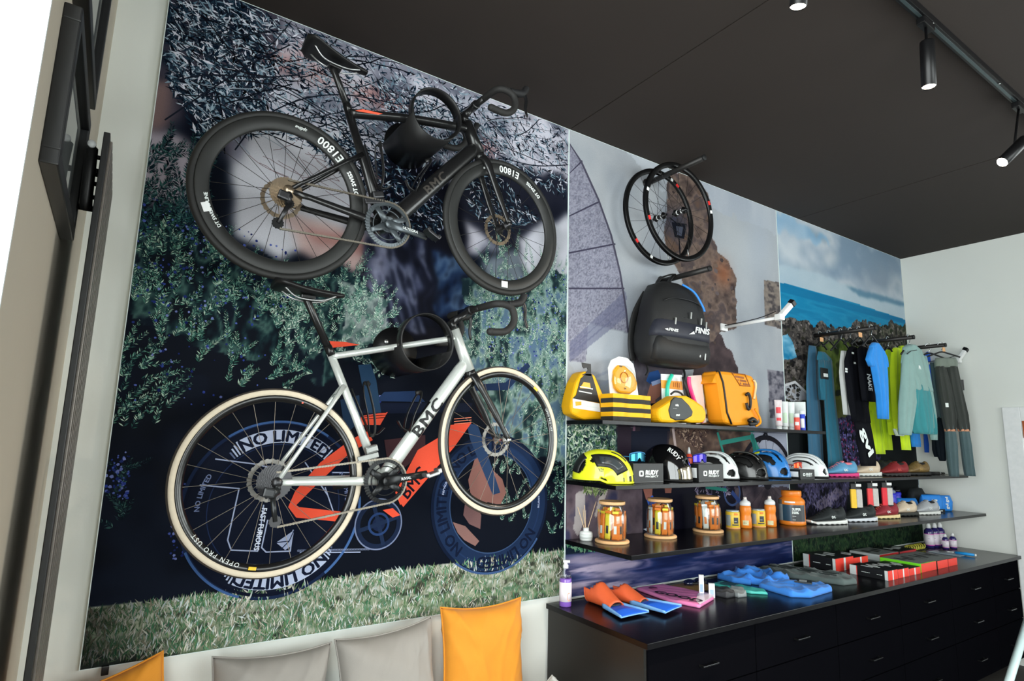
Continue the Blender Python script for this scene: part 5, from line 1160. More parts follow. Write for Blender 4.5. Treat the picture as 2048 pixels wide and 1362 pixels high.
# --- white blister card with orange hand paddle
y = -.13; t = thing('paddle_pack', 'white blister card with rounded orange hand paddle standing behind the striped block', 'swim paddle', (at(1247, 800, y=y).x, y, Z1)); L = t.location
ol = PO([(1216, 735), (1222, 720), (1237, 713), (1254, 716), (1266, 728), (1270, 745), (1276, 790), (1277, 846), (1224, 846), (1220, 790)], y)
MB().prism(floor_z(ol, Z1), y-.004, y+.004).build('card', card_w, t, org=L, bevel=.002)
pd = PO([(1228, 762), (1230, 740), (1238, 729), (1252, 732), (1268, 747), (1276, 765), (1274, 780), (1262, 788), (1240, 786), (1232, 778)], y-.03)
MB().prism(pd, y-.03, y-.004).build('paddle', swim_o, t, org=L, bevel=.012); MB().lathe([(.028, 0), (.031, 0), (.031, -.004), (.028, -.004)], (at(1248, 755, y=y-.03).x, y-.031, at(1248, 755, y=y-.03).z), 30, 'y', close=True).build('paddle_ring', M('ring_brown', (170, 96, 20), .5), t, org=L)
bl = MB(); c_ = at(1251, 760, y=y-.03); bl.sphere((c_.x, y-.02, c_.z), (.092, .032, .088), 20, 10); bl.build('blister', clear_pl, t, org=L, fix=False)
bt = MB(); plane_text(bt, 'edge', (at(1238, 733, y=y-.033).x, y-.034, at(1238, 733, y=y-.033).z), (1, 0, 0), (0, 0, 1), .009, bold=.05); plane_text(bt, 'M', (at(1249, 779, y=y-.033).x, y-.034, at(1249, 779, y=y-.033).z), (1, 0, 0), (0, 0, 1), .011, bold=.07); bt.build('lettering', card_bk, t, org=L, fix=False)
# --- striped foam block
y = -.21; x0, x1 = at(1214, 815, y=y).x, at(1289, 818, y=y).x; ztop = at(1250, 790, y=y).z
t = thing('foam_block', 'yellow and charcoal striped foam pull buoy block on the top shelf', 'pull buoy', ((x0+x1)/2, y, Z1)); L = t.location
n = 6; hh = (ztop-Z1)/n
for i in range(n):
    rg = []
    for z in (Z1+hh*i+.0004, Z1+hh*(i+1)-.0004):
        pts = []
        for j in range(25): u = j/24; pts.append(Vector((x0+(x1-x0)*u, y-.05+.012*math.cos((u-.45)*4*PI)*(.6 if .1 < u < .8 else .3), z)))
        pts += [Vector((x1, y+.05, z)), Vector((x0, y+.05, z))]; rg.append(pts)
    MB().loft(rg, smooth=False).build('foam_layer', foam_bk if i % 2 == 0 else swim_y, t, org=L)
# --- yellow and black pull buoy
y = -.215; t = thing('pull_buoy', 'yellow waisted pull buoy with black hexagonal front in the middle of the top shelf', 'pull buoy', (at(1350, 845, y=y).x, y, Z1)); L = t.location
ol = PO([(1302, 818), (1312, 812), (1330, 800), (1343, 792), (1360, 792), (1375, 800), (1392, 812), (1399, 824), (1398, 840), (1392, 846), (1370, 846), (1352, 842), (1332, 846), (1308, 845), (1303, 836)], y)
MB().prism(floor_z(ol, Z1), y-.055, y+.055).build('float', swim_y, t, org=L, bevel=.03)
MB().prism(PO([(1337, 820), (1343, 802), (1350, 794), (1364, 796), (1378, 810), (1386, 823), (1384, 832), (1370, 840), (1352, 841), (1341, 836)], y-.058), y-.06, y-.045).build('front_pad', M('pad_charcoal', (46, 52, 54), .5), t, org=L, bevel=.006)
b = MB(); p_ = at(1351, 812, y=y-.06); plane_text(b, 'mix', (p_.x, y-.0608, p_.z), (1, 0, 0), (0, 0, 1), .013, bold=.08); p_ = at(1346, 817, y=y-.06); plane_text(b, '----- ------- ----', (p_.x, y-.0608, p_.z), (1, 0, 0), (0, 0, 1), .004, bold=.05); p_ = at(1352, 832, y=y-.06); plane_text(b, 'FINIS', (p_.x, y-.0608, p_.z), (1, 0, .06), (0, 0, 1), .010, bold=.07, shear=.3); b.build('lettering', white_ink, t, org=L, fix=False)
p_ = at(1348, 790, y=y); MB().tube(smooth_path([(p_.x-.05, y-.02, p_.z), (p_.x-.02, y-.025, p_.z+.018), (p_.x+.03, y-.025, p_.z+.012), (p_.x+.06, y-.02, p_.z-.01)], 4), .006, 8).build('strap', card_bk, t, org=L)
# --- snorkel packs
def snork(label, card, tubep, mat, y, mouth=None, cardm=None):
    t = thing('snorkel_pack', label, 'snorkel', (at(sum(p[0] for p in card)/len(card), 845, y=y).x, y, Z1), 'packed snorkels on the top shelf'); L = t.location
    MB().prism(floor_z(PO(card, y), Z1), y-.003, y+.003).build('card', cardm or card_w, t, org=L)
    MB().tube([at(a, b_, y=y-.02) for a, b_ in [(v.x, v.y) for v in smooth_path([(p[0], p[1], 0) for p in tubep], 6)]], .012, 12).build('tube', mat, t, org=L)
    return t, L
t, L = snork('snorkel pack with green tube on white and orange card behind the pull buoy', [(1322, 748), (1363, 750), (1372, 848), (1326, 846)], [(1344, 750), (1339, 760), (1335, 775), (1334, 800)], teal_g, -.11)
MB().prism(PO([(1322, 760), (1364, 763), (1366, 780), (1323, 776)], -.115), -.1150, -.1135).build('card_band', tan_m, t, org=L)
b = MB(); p_ = at(1347, 774, y=-.116); plane_text(b, 'IIII', (p_.x, -.1156, p_.z), (1, 0, 0), (0, 0, 1), .03, width=.06); b.build('lettering', M('letter_brown', (150, 80, 30), .5), t, org=L, fix=False)
t, L = snork('snorkel pack with pink tube in clear packaging', [(1376, 752), (1402, 750), (1412, 845), (1392, 848)], [(1378, 754), (1379, 770), (1388, 800), (1398, 826), (1404, 845)], pinkm, -.15, cardm=M('card_pale_pink', (206, 186, 180), .5))
MB().tube([at(a, b_, y=-.17) for a, b_ in ((1366, 754), (1370, 770), (1382, 812))], .009, 10).build('black_tube', card_bk, t, org=L)
t, L = snork('snorkel pack with white mouthpiece and orange print beside the dry bag', [(1392, 752), (1412, 752), (1426, 848), (1404, 848)], [(1402, 770), (1410, 775), (1408, 795), (1416, 812), (1410, 826), (1402, 835)], M('snorkel_white', (206, 208, 204), .35), -.08, cardm=M('card_brown_orange', (190, 130, 84), .5, var=.3, vs=14))
MB().tube([at(a, b_, y=-.10) for a, b_ in ((1404, 838), (1414, 840), (1424, 824), (1428, 822))], .013, 12).build('mouthpiece', M('snorkel_white', (0, 0, 0)), t, org=L); MB().prism(PO([(1396, 768), (1404, 765), (1406, 790), (1398, 800)], -.09), -.092, -.0835).build('lens', card_bk, t, org=L)
MB().prism(PO([(1391, 753), (1411, 753), (1412, 760), (1392, 760)], -.085), -.0850, -.0835).build('print', card_w, t, org=L)
# --- orange dry bag
y = -.175; t = thing('dry_bag', 'orange roll-top dry bag with black piping on the top shelf', 'bag', (at(1470, 852, y=y).x, y, Z1)); L = t.location; dry_m = M('dry_bag_orange', (248, 146, 24), .55, var=.06, vs=10, bump=.25, bs=30, gain=1.15, spec=.3)
yf = y-.085
outl = [(1437, 741), (1460, 743), (1495, 748), (1508, 752), (1514, 780), (1520, 815), (1522, 838), (1515, 850), (1470, 852), (1452, 846), (1446, 810), (1440, 770)]
MB().prism(floor_z(PO(outl, yf), Z1), yf, y+.055).build('bag', dry_m, t, org=L, bevel=.022)
MB().prism(PO([(1424, 766), (1430, 752), (1437, 741), (1440, 742), (1439, 768)], yf+.02), yf+.02, y+.05).build('rolled_flap', dry_m, t, org=L, bevel=.006)
MB().tube([Vector((at(a, b_, y=yf).x, yf-.004, max(at(a, b_, y=yf).z, Z1+.003))) for a, b_ in ((1432, 743), (1437, 742), (1445, 765), (1450, 800), (1453, 825), (1462, 848))], .006, 8).build('piping', card_bk, t, org=L)
lb = PO([(1464, 746), (1490, 749), (1500, 773), (1480, 771)], yf-.002); MB().tube([Vector((a, yf-.002, c2)) for a, c2 in lb], .0035, 6, closed=True).build('label_frame', M('label_brown', (130, 70, 20), .5), t, org=L)
b = MB()
for i, tx_ in enumerate(('IIIIIIIIII', 'I IIIIII', 'I IIII')):
    p_ = at(1471+5*i, 755+7*i, y=yf-.003); plane_text(b, tx_, (p_.x, yf-.0035, p_.z), (1, 0, -.03), (-.12, 0, 1), .013, width=.085, bold=.06)
b.build('lettering', M('label_brown', (0, 0, 0)), t, org=L, fix=False)
def handle(pts, yy, r=.009, nm='handle', m_=None): return MB().tube([at(a, b_, y=yy) for a, b_ in [(v.x, v.y) for v in smooth_path([(p[0], p[1], 0) for p in pts], 5)]], r, 8).build(nm, m_ or card_bk, t, org=L)
handle([(1492, 790), (1497, 787), (1501, 800), (1500, 815), (1496, 818), (1493, 806)], yf-.015); handle([(1507, 760), (1512, 770), (1508, 798)], yf-.01, .007, 'strap', M('clear_strap', (206, 180, 130), .3)); handle([(1498, 842), (1506, 838), (1512, 846), (1500, 848)], yf-.03, .013, 'buckle'); handle([(1510, 818), (1518, 832), (1521, 845), (1512, 852)], yf-.02, .007, 'strap', dry_m)
# --- tubes and sticks
def tube_item(name, label, px0, px1, pyt, y, body, cap, capfrac, cat, flat=.45, flip=False, pr=None):
    a, b_ = at(px0, 845, y=y), at(px1, 845, y=y); cx = (a.x+b_.x)/2; az = math.atan2(cx, y+2.6); R = (b_.x-a.x)/2*math.cos(az); zt = at((px0+px1)/2, pyt, y=y).z; H = zt-Z1
    t = thing(name, label, cat, (cx, y, Z1), 'small tubes at the right end of the top shelf'); rt = -az
    if flip:   # crimped tube standing on its cap
        m_ = MB(); rg = []
        for q, (wx, wy) in ((capfrac, (.85, .8)), (capfrac+.03, (1, .95)), (.6, (1.05, .55)), (.97, (1.1, .06)), (1.0, (1.1, .05))): rg.append([Vector((math.cos(k_*PI/10)*R*wx, math.sin(k_*PI/10)*R*wy, H*q)) for k_ in range(20)])
        m_.loft(rg); m_.xf(Matrix.Rotation(rt, 4, 'Z')); m_.build('tube', body, t)
        MB().lathe([(0, 0), (R*.8, 0), (R*.82, .003), (R*.82, H*capfrac-.001), (0, H*capfrac-.001)], seg=20).build('cap', cap, t)
    else:
        MB().lathe([(0, 0), (R*.96, 0), (R, .003), (R, H*(1-capfrac)), (R*.98, H*(1-capfrac)+.001)], seg=20).build('tube', body, t); MB().lathe([(0, H*(1-capfrac)), (R*.97, H*(1-capfrac)), (R*.97, H-.004), (R*.85, H), (0, H)], seg=20).build('cap', cap, t)
    if pr:
        m_ = MB()
        for f0, f1 in pr[1]: m_.add([Vector((math.sin(a_)*R*1.02, -math.cos(a_)*R*(1.02 if not flip else .9), H*f)) for f in (f0, f1) for a_ in (-.7, -.35, 0, .35, .7)], [(i, i+1, i+6, i+5) for i in range(4)], True)
        m_.xf(Matrix.Rotation(rt, 4, 'Z')); m_.build('print', pr[0], t)
    return t
redw = M('print_red', (206, 60, 70), .5); whtt = M('tube_white', (206, 216, 212), .4); grn = M('tube_green', (70, 190, 120), .4); blu = M('stick_blue', (30, 60, 180), .35); redc = M('stick_red', (222, 76, 60), .35)
tube_item('cream_tube', 'red and white crimped tube, leftmost of the small tubes', 1551, 1565, 800, -.17, M('tube_red_white', (220, 190, 196), .4, var=.35, vs=45), whtt, .12, 'tube', flip=True, pr=(redw, ((.3, .4), (.55, .75))))
tube_item('cream_tube', 'plain white crimped tube next to the red and white one', 1563, 1577, 803, -.14, whtt, whtt, .12, 'tube', flip=True, pr=(M('print_pale_green', (180, 200, 176), .5), ((.25, .6),)))
tube_item('cream_tube', 'second plain white crimped tube beside the green one', 1576, 1590, 804, -.12, whtt, whtt, .12, 'tube', flip=True, pr=(M('print_pale_green', (0, 0, 0)), ((.25, .6),)))
tube_item('cream_tube', 'white crimped tube with green lower half behind the sticks', 1590, 1612, 804, -.10, whtt, grn, .5, 'tube', flip=True)
tube_item('balm_stick', 'small red stick with white cap at the shelf end', 1588, 1600, 827, -.20, redc, whtt, .25, 'stick', pr=(whtt, ((.3, .5),)))
tube_item('balm_stick', 'small blue stick with white cap at the shelf end', 1599, 1611, 821, -.19, blu, whtt, .2, 'stick', pr=(whtt, ((.15, .6),)))

# ------------------------------------------------------------------ helmets
def helmet(label, x, y, yaw, shell, liner, vents, LWH=(.29, .21, .155), tail=0.0, accents=(), txt=None, name='helmet', pitch=0.0, belt=None):
    a, b_, c2 = LWH[0]/2, LWH[1]/2, LWH[2]
    t = thing(name, label, 'helmet', (x, y, Z2), 'helmets on the middle shelf', (0, 0, yaw))
    def P(al, be, s=1.0, lift=0.0):
        ca = math.cos(al); xx = a*math.copysign(abs(ca)**.85, ca)*math.cos(be)*s*(1+tail*(.5-.5*ca)*.4)
        return Vector((xx, b_*math.sin(be)*s*(1-.10*max(0, ca)-.05*max(0, -ca)), max(.0015, (c2*math.sin(max(al, 0) if al < PI else PI-al+PI if False else al)*math.cos(be)*s+.022*(1-abs(ca)*.6)*0+lift+.012+.014*max(0, -ca)*(1-tail)))))
    A0, A1 = -.02, PI+.02; B0 = 1.46
    al_ = lambda u: A0+(A1-A0)*u; be_ = lambda v: -B0+2*B0*v
    def keep(u, v):
        al, be = al_(u), be_(v)
        for (a0, a1, b0, b1, tp) in vents:
            if a0 < al < a1:
                f = (al-a0)/(a1-a0); w = (1-abs(2*f-1)**2*tp); m = (b0+b1)/2; hw = (b1-b0)/2*w
                for sg in (1, -1):
                    if abs(be*sg-m) < hw: return False
        return True
    sh = MB().grid(lambda u, v: P(al_(u), be_(v)), 64, 52, keep=keep); so = sh.build('shell', shell, t, solid=.010)
    MB().grid(lambda u, v: P(al_(u), be_(v), .90, -.006), 28, 22).build('liner', liner, t)
    rim = [P(0.0, -B0+2*B0*i/20)+Vector((0, 0, -.004)) for i in range(21)]+[P(PI, B0-2*B0*i/20)+Vector((0, 0, -.004)) for i in range(21)]
    MB().tube([Vector((p.x, p.y, max(p.z, .008))) for p in rim], .0065, 8, closed=True).build('rim', belt or liner, t)
    for sg in (-1, 1): MB().tube(smooth_path([(.03, sg*b_*.82, .02), (.0, sg*b_*.7, .006), (-.05, sg*b_*.75, .02)], 4), .004, 6, flat=(1.6, .4)).build('strap', M('strap_black', (20, 20, 21), .7), t)
    for (a0, a1, b0, b1, m_) in accents:
        q = MB()
        q.grid(lambda u, v: P(a0+(a1-a0)*u, b0+(b1-b0)*(v), 1.035), 10, 5); q.build('accent', m_, t, solid=.004)
    if txt:
        body, a0, b0, h, m_ = txt; q = MB(); w = text_width(body, bold=.04)
        put_text(q, body, lambda u, v: P(a0-(u-w/2)*h*1.0*-1*(-1), b0+v*h*1.2*(1 if b0 < 0 else -1), 1.06), bold=.04, slices=4); q.build('lettering', m_, t, fix=False)
    return t
hy = M('helmet_neon_yellow', (214, 222, 40), .25, coat=.5, gain=1.2); hk = M('helmet_black', (24, 24, 25), .3, coat=.4); hkg = M('helmet_gloss_black', (14, 14, 16), .08, coat=1.0); hw = M('helmet_white', (206, 212, 212), .3, coat=.3); hb = M('helmet_blue', (36, 110, 178), .35, coat=.3); lk = M('liner_black', (16, 16, 17), .7)
V5 = [(.55, 2.3, -.10, .10, .6), (.62, 2.3, .22, .48, .6), (.66, 2.1, .62, .95, .6), (.10, .36, .10, .66, .5), (2.4, 2.9, .05, .3, .5)]
helmet('neon yellow road helmet with black side scoop on the middle shelf', 2.165, -.225, -.70, hy, lk, [(.9, 1.5, .10, .16, .6), (.7, 1.25, .26, .31, .6), (2.3, 2.95, .1, .8, .4), (1.15, 2.15, .62, .98, .7)], (.31, .21, .155), accents=[(.45, 2.0, -1.10, -.56, card_bk), (.65, 1.7, -.98, -.66, M('scoop_dark_grey', (62, 70, 74), .25, coat=.4)), (.75, 1.35, -.40, -.33, card_bk), (.62, 1.0, -.20, -.13, card_bk), (2.2, 2.95, -.62, -.05, card_bk), (.02, .22, -.9, .9, card_bk)], txt=('RUDY', 1.75, -1.28, .10, card_bk), belt=hy)
helmet('glossy black closed aero helmet with white lettering between two eyewear boxes', 2.69, -.185, -1.35, hkg, lk, [(.5, .62, .02, .16, .2), (.5, .62, .26, .36, .2)], (.30, .215, .19), tail=.3, accents=[(-.0, .42, -.75, .75, M('visor_mirror', (150, 140, 126), .05, .9))], txt=('RUDY', 1.0, -.62, .16, white_ink))
helmet('white vented road helmet behind the second eyewear box', 3.155, -.165, -1.45, hw, lk, V5, txt=None)
helmet('black vented road helmet between the white and the blue one', 3.44, -.172, -1.45, hk, lk, V5, accents=[(.8, 1.9, .20, .25, M('trim_silver', (120, 120, 116), .3, .5)), (.8, 1.9, -.25, -.20, M('trim_silver', (0, 0, 0)))])
helmet('blue vented road helmet with yellow vent trim', 3.70, -.165, -1.45, hb, lk, V5, (.29, .215, .175), accents=[(1.7, 2.2, -.62, -.50, hy)])
helmet('white many-vented road helmet next to the small eyewear box', 4.12, -.175, -1.30, hw, lk, [(.5, 2.5, -.07, .07, .5), (.6, 2.4, .20, .34, .5), (.7, 2.3, .48, .62, .5), (.8, 2.1, .76, .90, .5), (.10, .36, .1, .5, .5)], (.30, .205, .15))
# ------------------------------------------------------------------ eyewear boxes and sunglasses
def eye_box(label, x0, x1, yf, ztop, dep=.09):
    cx = (x0+x1)/2; t = thing('eyewear_box', label, 'box', (cx, yf+dep/2, Z2), 'black eyewear boxes on the middle shelf'); L = t.location; H = ztop-Z2
    MB().box((0, 0, H/2), (x1-x0, dep, H), bev=.0015).build('carton', M('carton_black', (30, 31, 32), .45, var=.25, vs=90), t)
    b = MB(); h = H*.22; w = x1-x0; s0 = -.10*w
    plane_text(b, 'RUDY', (s0, -dep/2-.0008, H*.42), (1, 0, 0), (0, 0, 1), h, width=w*.42, bold=.10, shear=.12); plane_text(b, 'PROJECT', (s0, -dep/2-.0008, H*.28), (1, 0, 0), (0, 0, 1), h*.38, width=w*.42, bold=.06)
    b.build('lettering', white_ink, t, fix=False)
    c_ = (-.24*w, H*.48); q = MB(); pts = rrect(c_[0], c_[1], w*.075, H*.15, 5, 5); inn = rrect(c_[0], c_[1], w*.035, H*.075, 5, 5); n = len(pts)
    q.add([(a_, -dep/2-.0008, z) for a_, z in pts]+[(a_, -dep/2-.0008, z) for a_, z in inn], [(i, (i+1) % n, (i+1) % n+n, i+n) for i in range(n)]); q.build('emblem', white_ink, t, fix=False)
    q = MB(); q.add([(x_, -dep/2-.0006, z) for x_, z in ((-w*.49, H*.03), (w*.49, H*.03), (w*.49, H*.05), (-w*.49, H*.05))], [(0, 1, 2, 3)]); q.build('edge_line', M('line_grey', (110, 112, 112), .5), t, fix=False)
    MB().box((-w/2-.001, 0, H*.5), (.0014, dep*.7, H*.55)).build('side_label', card_w, t)
    return t, H
bx = [(2.325, 2.555, -.285, 1.585, 'left black eyewear box between neon helmet and aero helmet'), (2.80, 3.02, -.325, 1.582, 'middle black eyewear box in front of the white helmet'), (3.80, 3.97, -.335, 1.545, 'small right black eyewear box before the last white helmet')]
gl = [(M('lens_teal', (40, 110, 140), .06, .8), M('frame_blue_white', (60, 120, 170), .3), 'teal sunglasses lying on the left eyewear box'), (M('lens_blue_mirror', (60, 50, 190), .05, .85), M('frame_navy', (36, 40, 110), .3), 'blue mirrored sunglasses lying on the middle eyewear box'), (M('lens_red_mirror', (220, 60, 30), .06, .85), M('frame_dark_red', (120, 24, 40), .3), 'red and orange mirrored sunglasses on the small eyewear box')]
for (x0, x1, yf, zt, lb), (lm_, fm_, gl_) in zip(bx, gl):
    t, H = eye_box(lb, x0, x1, yf, zt); cx = (x0+x1)/2-(.03 if x0 < 3.5 else .02)
    g = thing('sunglasses', gl_, 'sunglasses', (cx, yf+.045, Z2+H), 'sunglasses on the eyewear boxes'); s_ = .78 if x0 > 3.5 else 1.0
    q = MB()
    def fn(u, v):
        a_ = (u-.5)*2; r_ = .068*s_; dip = .020*s_*max(0, 1-(a_/.22)**2)*(1-v); hgt = (.052*s_)*(1-.25*a_*a_)
        return Vector((math.sin(a_*1.0)*r_*1.05, -math.cos(a_*1.0)*r_*.55+.03*s_, .006+dip+hgt*v))
    q.grid(fn, 30, 8); q.build('lens', lm_, g, solid=.002)
    MB().tube([fn(i/16, 1.0)+Vector((0, 0, .001)) for i in range(17)], .0028, 6).build('frame', fm_, g)
    for e in (0, 1): p0 = fn(e, .7); MB().tube(smooth_path([p0, p0+Vector(((e-.5)*.01, .04*s_, .0)), p0+Vector(((e-.5)*-.02, .075*s_, -.004)), p0+Vector(((e-.5)*-.03, .085*s_, -.02*s_))], 4), .003, 6).build('temple', fm_, g)
    MB().tube([fn(.46, .0)+Vector((0, .006, .0)), fn(.44, .0)+Vector((0, .012, -.012+.0))], .003, 6).build('nose_pad', fm_, g)
# ------------------------------------------------------------------ sneakers
def sneaker(label, x, y, z, yaw, up, sole, mark, L0=.285, collar=None, trim=None, group='sneakers on the shelves', mtxt='Q'):
    """toe along local +X"""
    t = thing('sneaker', label, 'shoe', (x, y, z), group, (0, 0, yaw)); N = 18
    def W(u): return .040+.012*math.sin(PI*min(1, u*1.15))-.004*math.cos(u*PI*2)*.5 if u < .9 else .040*(1-((u-.9)/.1)**2*.55)
    def Ht(u):   # top line, heel u=0 -> toe u=1
        pts = [(0, .100), (.06, .104), (.14, .088), (.28, .082), (.38, .098), (.48, .092), (.62, .070), (.78, .052), (.92, .042), (1, .030)]
        for (a, b_), (c2, d) in zip(pts[:-1], pts[1:]):
            if a <= u <= c2: f = (u-a)/(c2-a); f = f*f*(3-2*f); return b_+(d-b_)*f
        return .03
    rings = []
    for i in range(N+1):
        u = i/N; w = W(u); h = Ht(u)*1.13; ring = []
        for k_ in range(18):
            a = 2*PI*k_/18; c_, s_ = math.cos(a), math.sin(a); tp = 1-.35*max(0, s_)*(1 if u < .85 else .6)
            ring.append(Vector(((u-.5)*L0, math.copysign(abs(c_)**.8, c_)*w*tp*(.8 if u < .06 else 1), .022+(h-.022)*(.5+.5*s_) if True else 0)))
        rings.append(ring)
    u_ = MB().loft(rings).build('upper', up, t)
    rings = []
    for i in range(33):
        u = i/32; w = (.044+.012*math.sin(PI*min(1, u*1.1)))*(1 if .06 < u < .93 else (.8 if u <= .06 else .66)); zb = .0015+.006*abs(math.sin(u*PI*7))*(1 if u < .95 else 0)+.018*max(0, (u-.86)/.14)**2; zt = .029-.010*u+.012*max(0, (u-.9)/.1)+.004*max(0, .1-u)/.1
        rings.append([Vector(((u-.5)*L0*1.04, sy*w, zz)) for sy, zz in ((-1, zb), (-1.03, (zb+zt)/2), (-.98, zt), (.98, zt), (1.03, (zb+zt)/2), (1, zb))])
    MB().loft(rings, smooth=False).build('sole', sole, t)
    # opening, tongue, laces
    MB().sphere(((-.30)*L0, 0, .093), (.056, .024, .012), 18, 8).build('collar', collar or lk, t)
    MB().tube(smooth_path([(.02*L0, 0, .075), (-.06*L0, 0, .098), (-.13*L0, 0, .112)], 4), .022, 10, flat=(1, .25)).build('tongue', trim or up, t)
    lc = MB()
    for i in range(5):
        u = .50+.06*i; zz = Ht(u)*1.09; xx = (u-.5)*L0
        lc.tube(smooth_path([(xx, -.024, zz-.010), (xx+.006, 0, zz+.005), (xx, .024, zz-.010)], 3), .0028, 6)
    lc.build('laces', trim or up, t)
    for sg in (-1, 1):
        q = MB(); yw = W(.42)*.96+.004
        for j, (cx_, r_) in enumerate(((-.016, .0095), (.003, .0085))):
            for i in range(14):
                if j == 1 and i in (0, 1, 13): continue
                a0, a1 = 2*PI*i/14, 2*PI*(i+1)/14; q.add([((-.08)*L0+(cx_+math.cos(a_)*r2)*(-sg)*1.0, sg*(yw-.0005-max(0, (.05+math.sin(a_)*r2-.05))*.25), .052+math.sin(a_)*r2) for a_, r2 in ((a0, r_), (a1, r_), (a1, r_*.5), (a0, r_*.5))], [(0, 1, 2, 3)])
        q.build('mark', mark, t, fix=False)
    MB().box((-.47*L0, 0, .07), (.008, .02, .045), rot=rotm('Y', .15), bev=.003).build('heel_tab', trim or mark, t)
    return t
snk = lambda n, c, r=.7: M(n, c, r, var=.1, vs=60, bump=.2, bs=400)
YW = math.radians(164); sole_w = M('sole_white', (205, 206, 202), .55)
sneaker('blue running shoe with pink sole and collar on the middle shelf', 4.50, -.215, Z2, YW, snk('shoe_blue', (84, 138, 172)), M('sole_pink', (196, 40, 110), .55), white_ink, .30, M('collar_pink', (226, 110, 120), .7), M('trim_pink', (226, 120, 130), .6))
sneaker('beige running shoe with white sole on the middle shelf', 4.90, -.20, Z2, YW, snk('shoe_beige', (196, 178, 156)), sole_w, white_ink, .27, M('collar_tan', (200, 150, 110), .7))
sneaker('dark red running shoe under the black suit on the middle shelf', 5.20, -.27, Z2, YW, snk('shoe_red_dark', (120, 28, 32)), M('sole_dark', (40, 36, 36), .6), M('mark_red', (180, 60, 50), .5), .28)
sneaker('black cycling shoe with gold pattern on the middle shelf', 5.60, -.26, Z2, YW, M('shoe_gold_black', (110, 88, 52), .5, var=.8, vs=70), M('sole_black', (22, 22, 23), .5), M('mark_gold', (160, 130, 70), .5), .28)
sneaker('black running shoe with white sole beside the orange tub', 4.20, -.265, Z3, YW, snk('shoe_black', (34, 40, 42)), sole_w, white_ink, .30)
sneaker('second black running shoe with white sole, next to the red one', 4.60, -.275, Z3, YW, snk('shoe_black', (0, 0, 0)), M('sole_grey_white', (190, 194, 200), .55), white_ink, .30)
sneaker('dark red running shoe with cream sole on the lowest shelf', 4.99, -.265, Z3, YW, snk('shoe_red', (128, 34, 44)), M('sole_cream', (214, 190, 140), .55), white_ink, .28, None, M('trim_coral', (206, 100, 80), .6))
sneaker('beige and black trail shoe with wavy sole on the lowest shelf', 5.35, -.245, Z3, YW, snk('shoe_beige', (0, 0, 0)), M('sole_olive_black', (50, 52, 48), .6), white_ink, .28)
sneaker('light grey running shoe in front of the blue bags', 5.655, -.285, Z3, YW, snk('shoe_grey', (158, 160, 164)), sole_w, white_ink, .27)
sneaker('black shoe with white stripe standing behind the dark red shoe', 5.36, -.095, Z2, YW, snk('shoe_black', (0, 0, 0)), M('sole_grey_white', (190, 194, 200), .55), white_ink, .28)
t = thing('lube_bottle', 'small red bottle with white tip behind the glossy aero helmet', 'bottle', (at(1378, 905, y=-.05).x, -.05, Z2)); MB().lathe([(0, 0), (.018, 0), (.020, .003), (.020, .13), (.016, .145), (.008, .150)], seg=20).build('body', M('lube_red', (226, 70, 44), .35), t); MB().lathe([(0, .150), (.011, .150), (.009, .17), (.004, .19), (0, .191)], seg=16).build('tip', white_pl, t)
# black hand pump lying at the end of the middle shelf
t = thing('hand_pump', 'black hand pump lying at the right end of the middle shelf', 'pump', (5.93, -.27, Z2)); MB().tube([(-.10, 0, .014), (.06, -.02, .014)], .0135, 14).build('barrel', card_bk, t); MB().tube([(.06, -.02, .014), (.13, -.03, .013)], .010, 12).build('handle', black_metal, t); MB().tube([(.055, -.0195, .014), (.068, -.021, .014)], .0142, 14).build('ring', steel, t)
# ------------------------------------------------------------------ lowest shelf: diffuser, jars, cans, bottles, tub
x, y = 2.185, -.070
t = thing('reed_diffuser', 'white reed diffuser with thin sticks at the left end of the lowest shelf', 'diffuser', (x, y, Z3)); ivory = M('diffuser_white', (208, 212, 208), .3)
MB().lathe([(0, 0), (.030, 0), (.033, .003), (.0345, .012), (.0345, .038), (.032, .046), (.016, .050), (.0155, .052), (.0155, .066), (.0115, .066), (.0115, .05), (0, .05)], seg=32).build('bottle', ivory, t)
MB().lathe([(.0352, .014), (.0354, .014), (.0354, .036), (.0352, .036)], seg=32).build('label', M('label_ivory', (196, 200, 198), .6), t)
for dx, dy, dz in ((-.052, .01, .125), (-.022, -.012, .135), (.075, .005, .150), (-.006, .02, .11)): MB().tube([(dx*-.08, dy*-.1, .02), (dx, dy, .05+dz)], .0021, 6).build('reed', M('reed_wood', (196, 170, 140), .7), t)
wood = M('jar_wood', (214, 166, 118), .55, var=.12, vs=14, stretch=(1, 14, 1)); jar_gl = thin_glass('jar_glass', (.96, .975, .965), .11, .03)
gel_o = M('gel_orange', (250, 104, 30), .4, var=.15, vs=40, gain=1.6); gel_w = M('gel_white', (208, 212, 210), .35, var=.1); gel_y = M('gel_yellow', (240, 190, 50), .4); gel_k = M('gel_label_black', (56, 58, 62), .4)
def packet_proto(body, lab, top):
    t = thing('gel_packet', 'orange gel packet standing in a glass jar', 'packet', (0, 0, -5), 'gel packets in the glass jars')
    def fn(sg):
        def f(u, v): a, b_ = 2*u-1, 2*v-1; return Vector((a*.017, sg*.007*(max(0, 1-a**4)*max(0, 1-b_**6))**.7, .06+b_*.068+.006))
        return f
    MB().grid(fn(-1), 8, 12).grid(fn(1), 8, 12).build('pouch', body, t)
    q = MB(); q.grid(lambda u, v: Vector(((2*u-1)*.010, -.0078+.002*(2*u-1)**2, .030+.040*v)), 6, 2); q.build('label', lab, t)
    q = MB(); q.box((0, 0, .137), (.032, .003, .012)); q.build('seal', top, t); return t
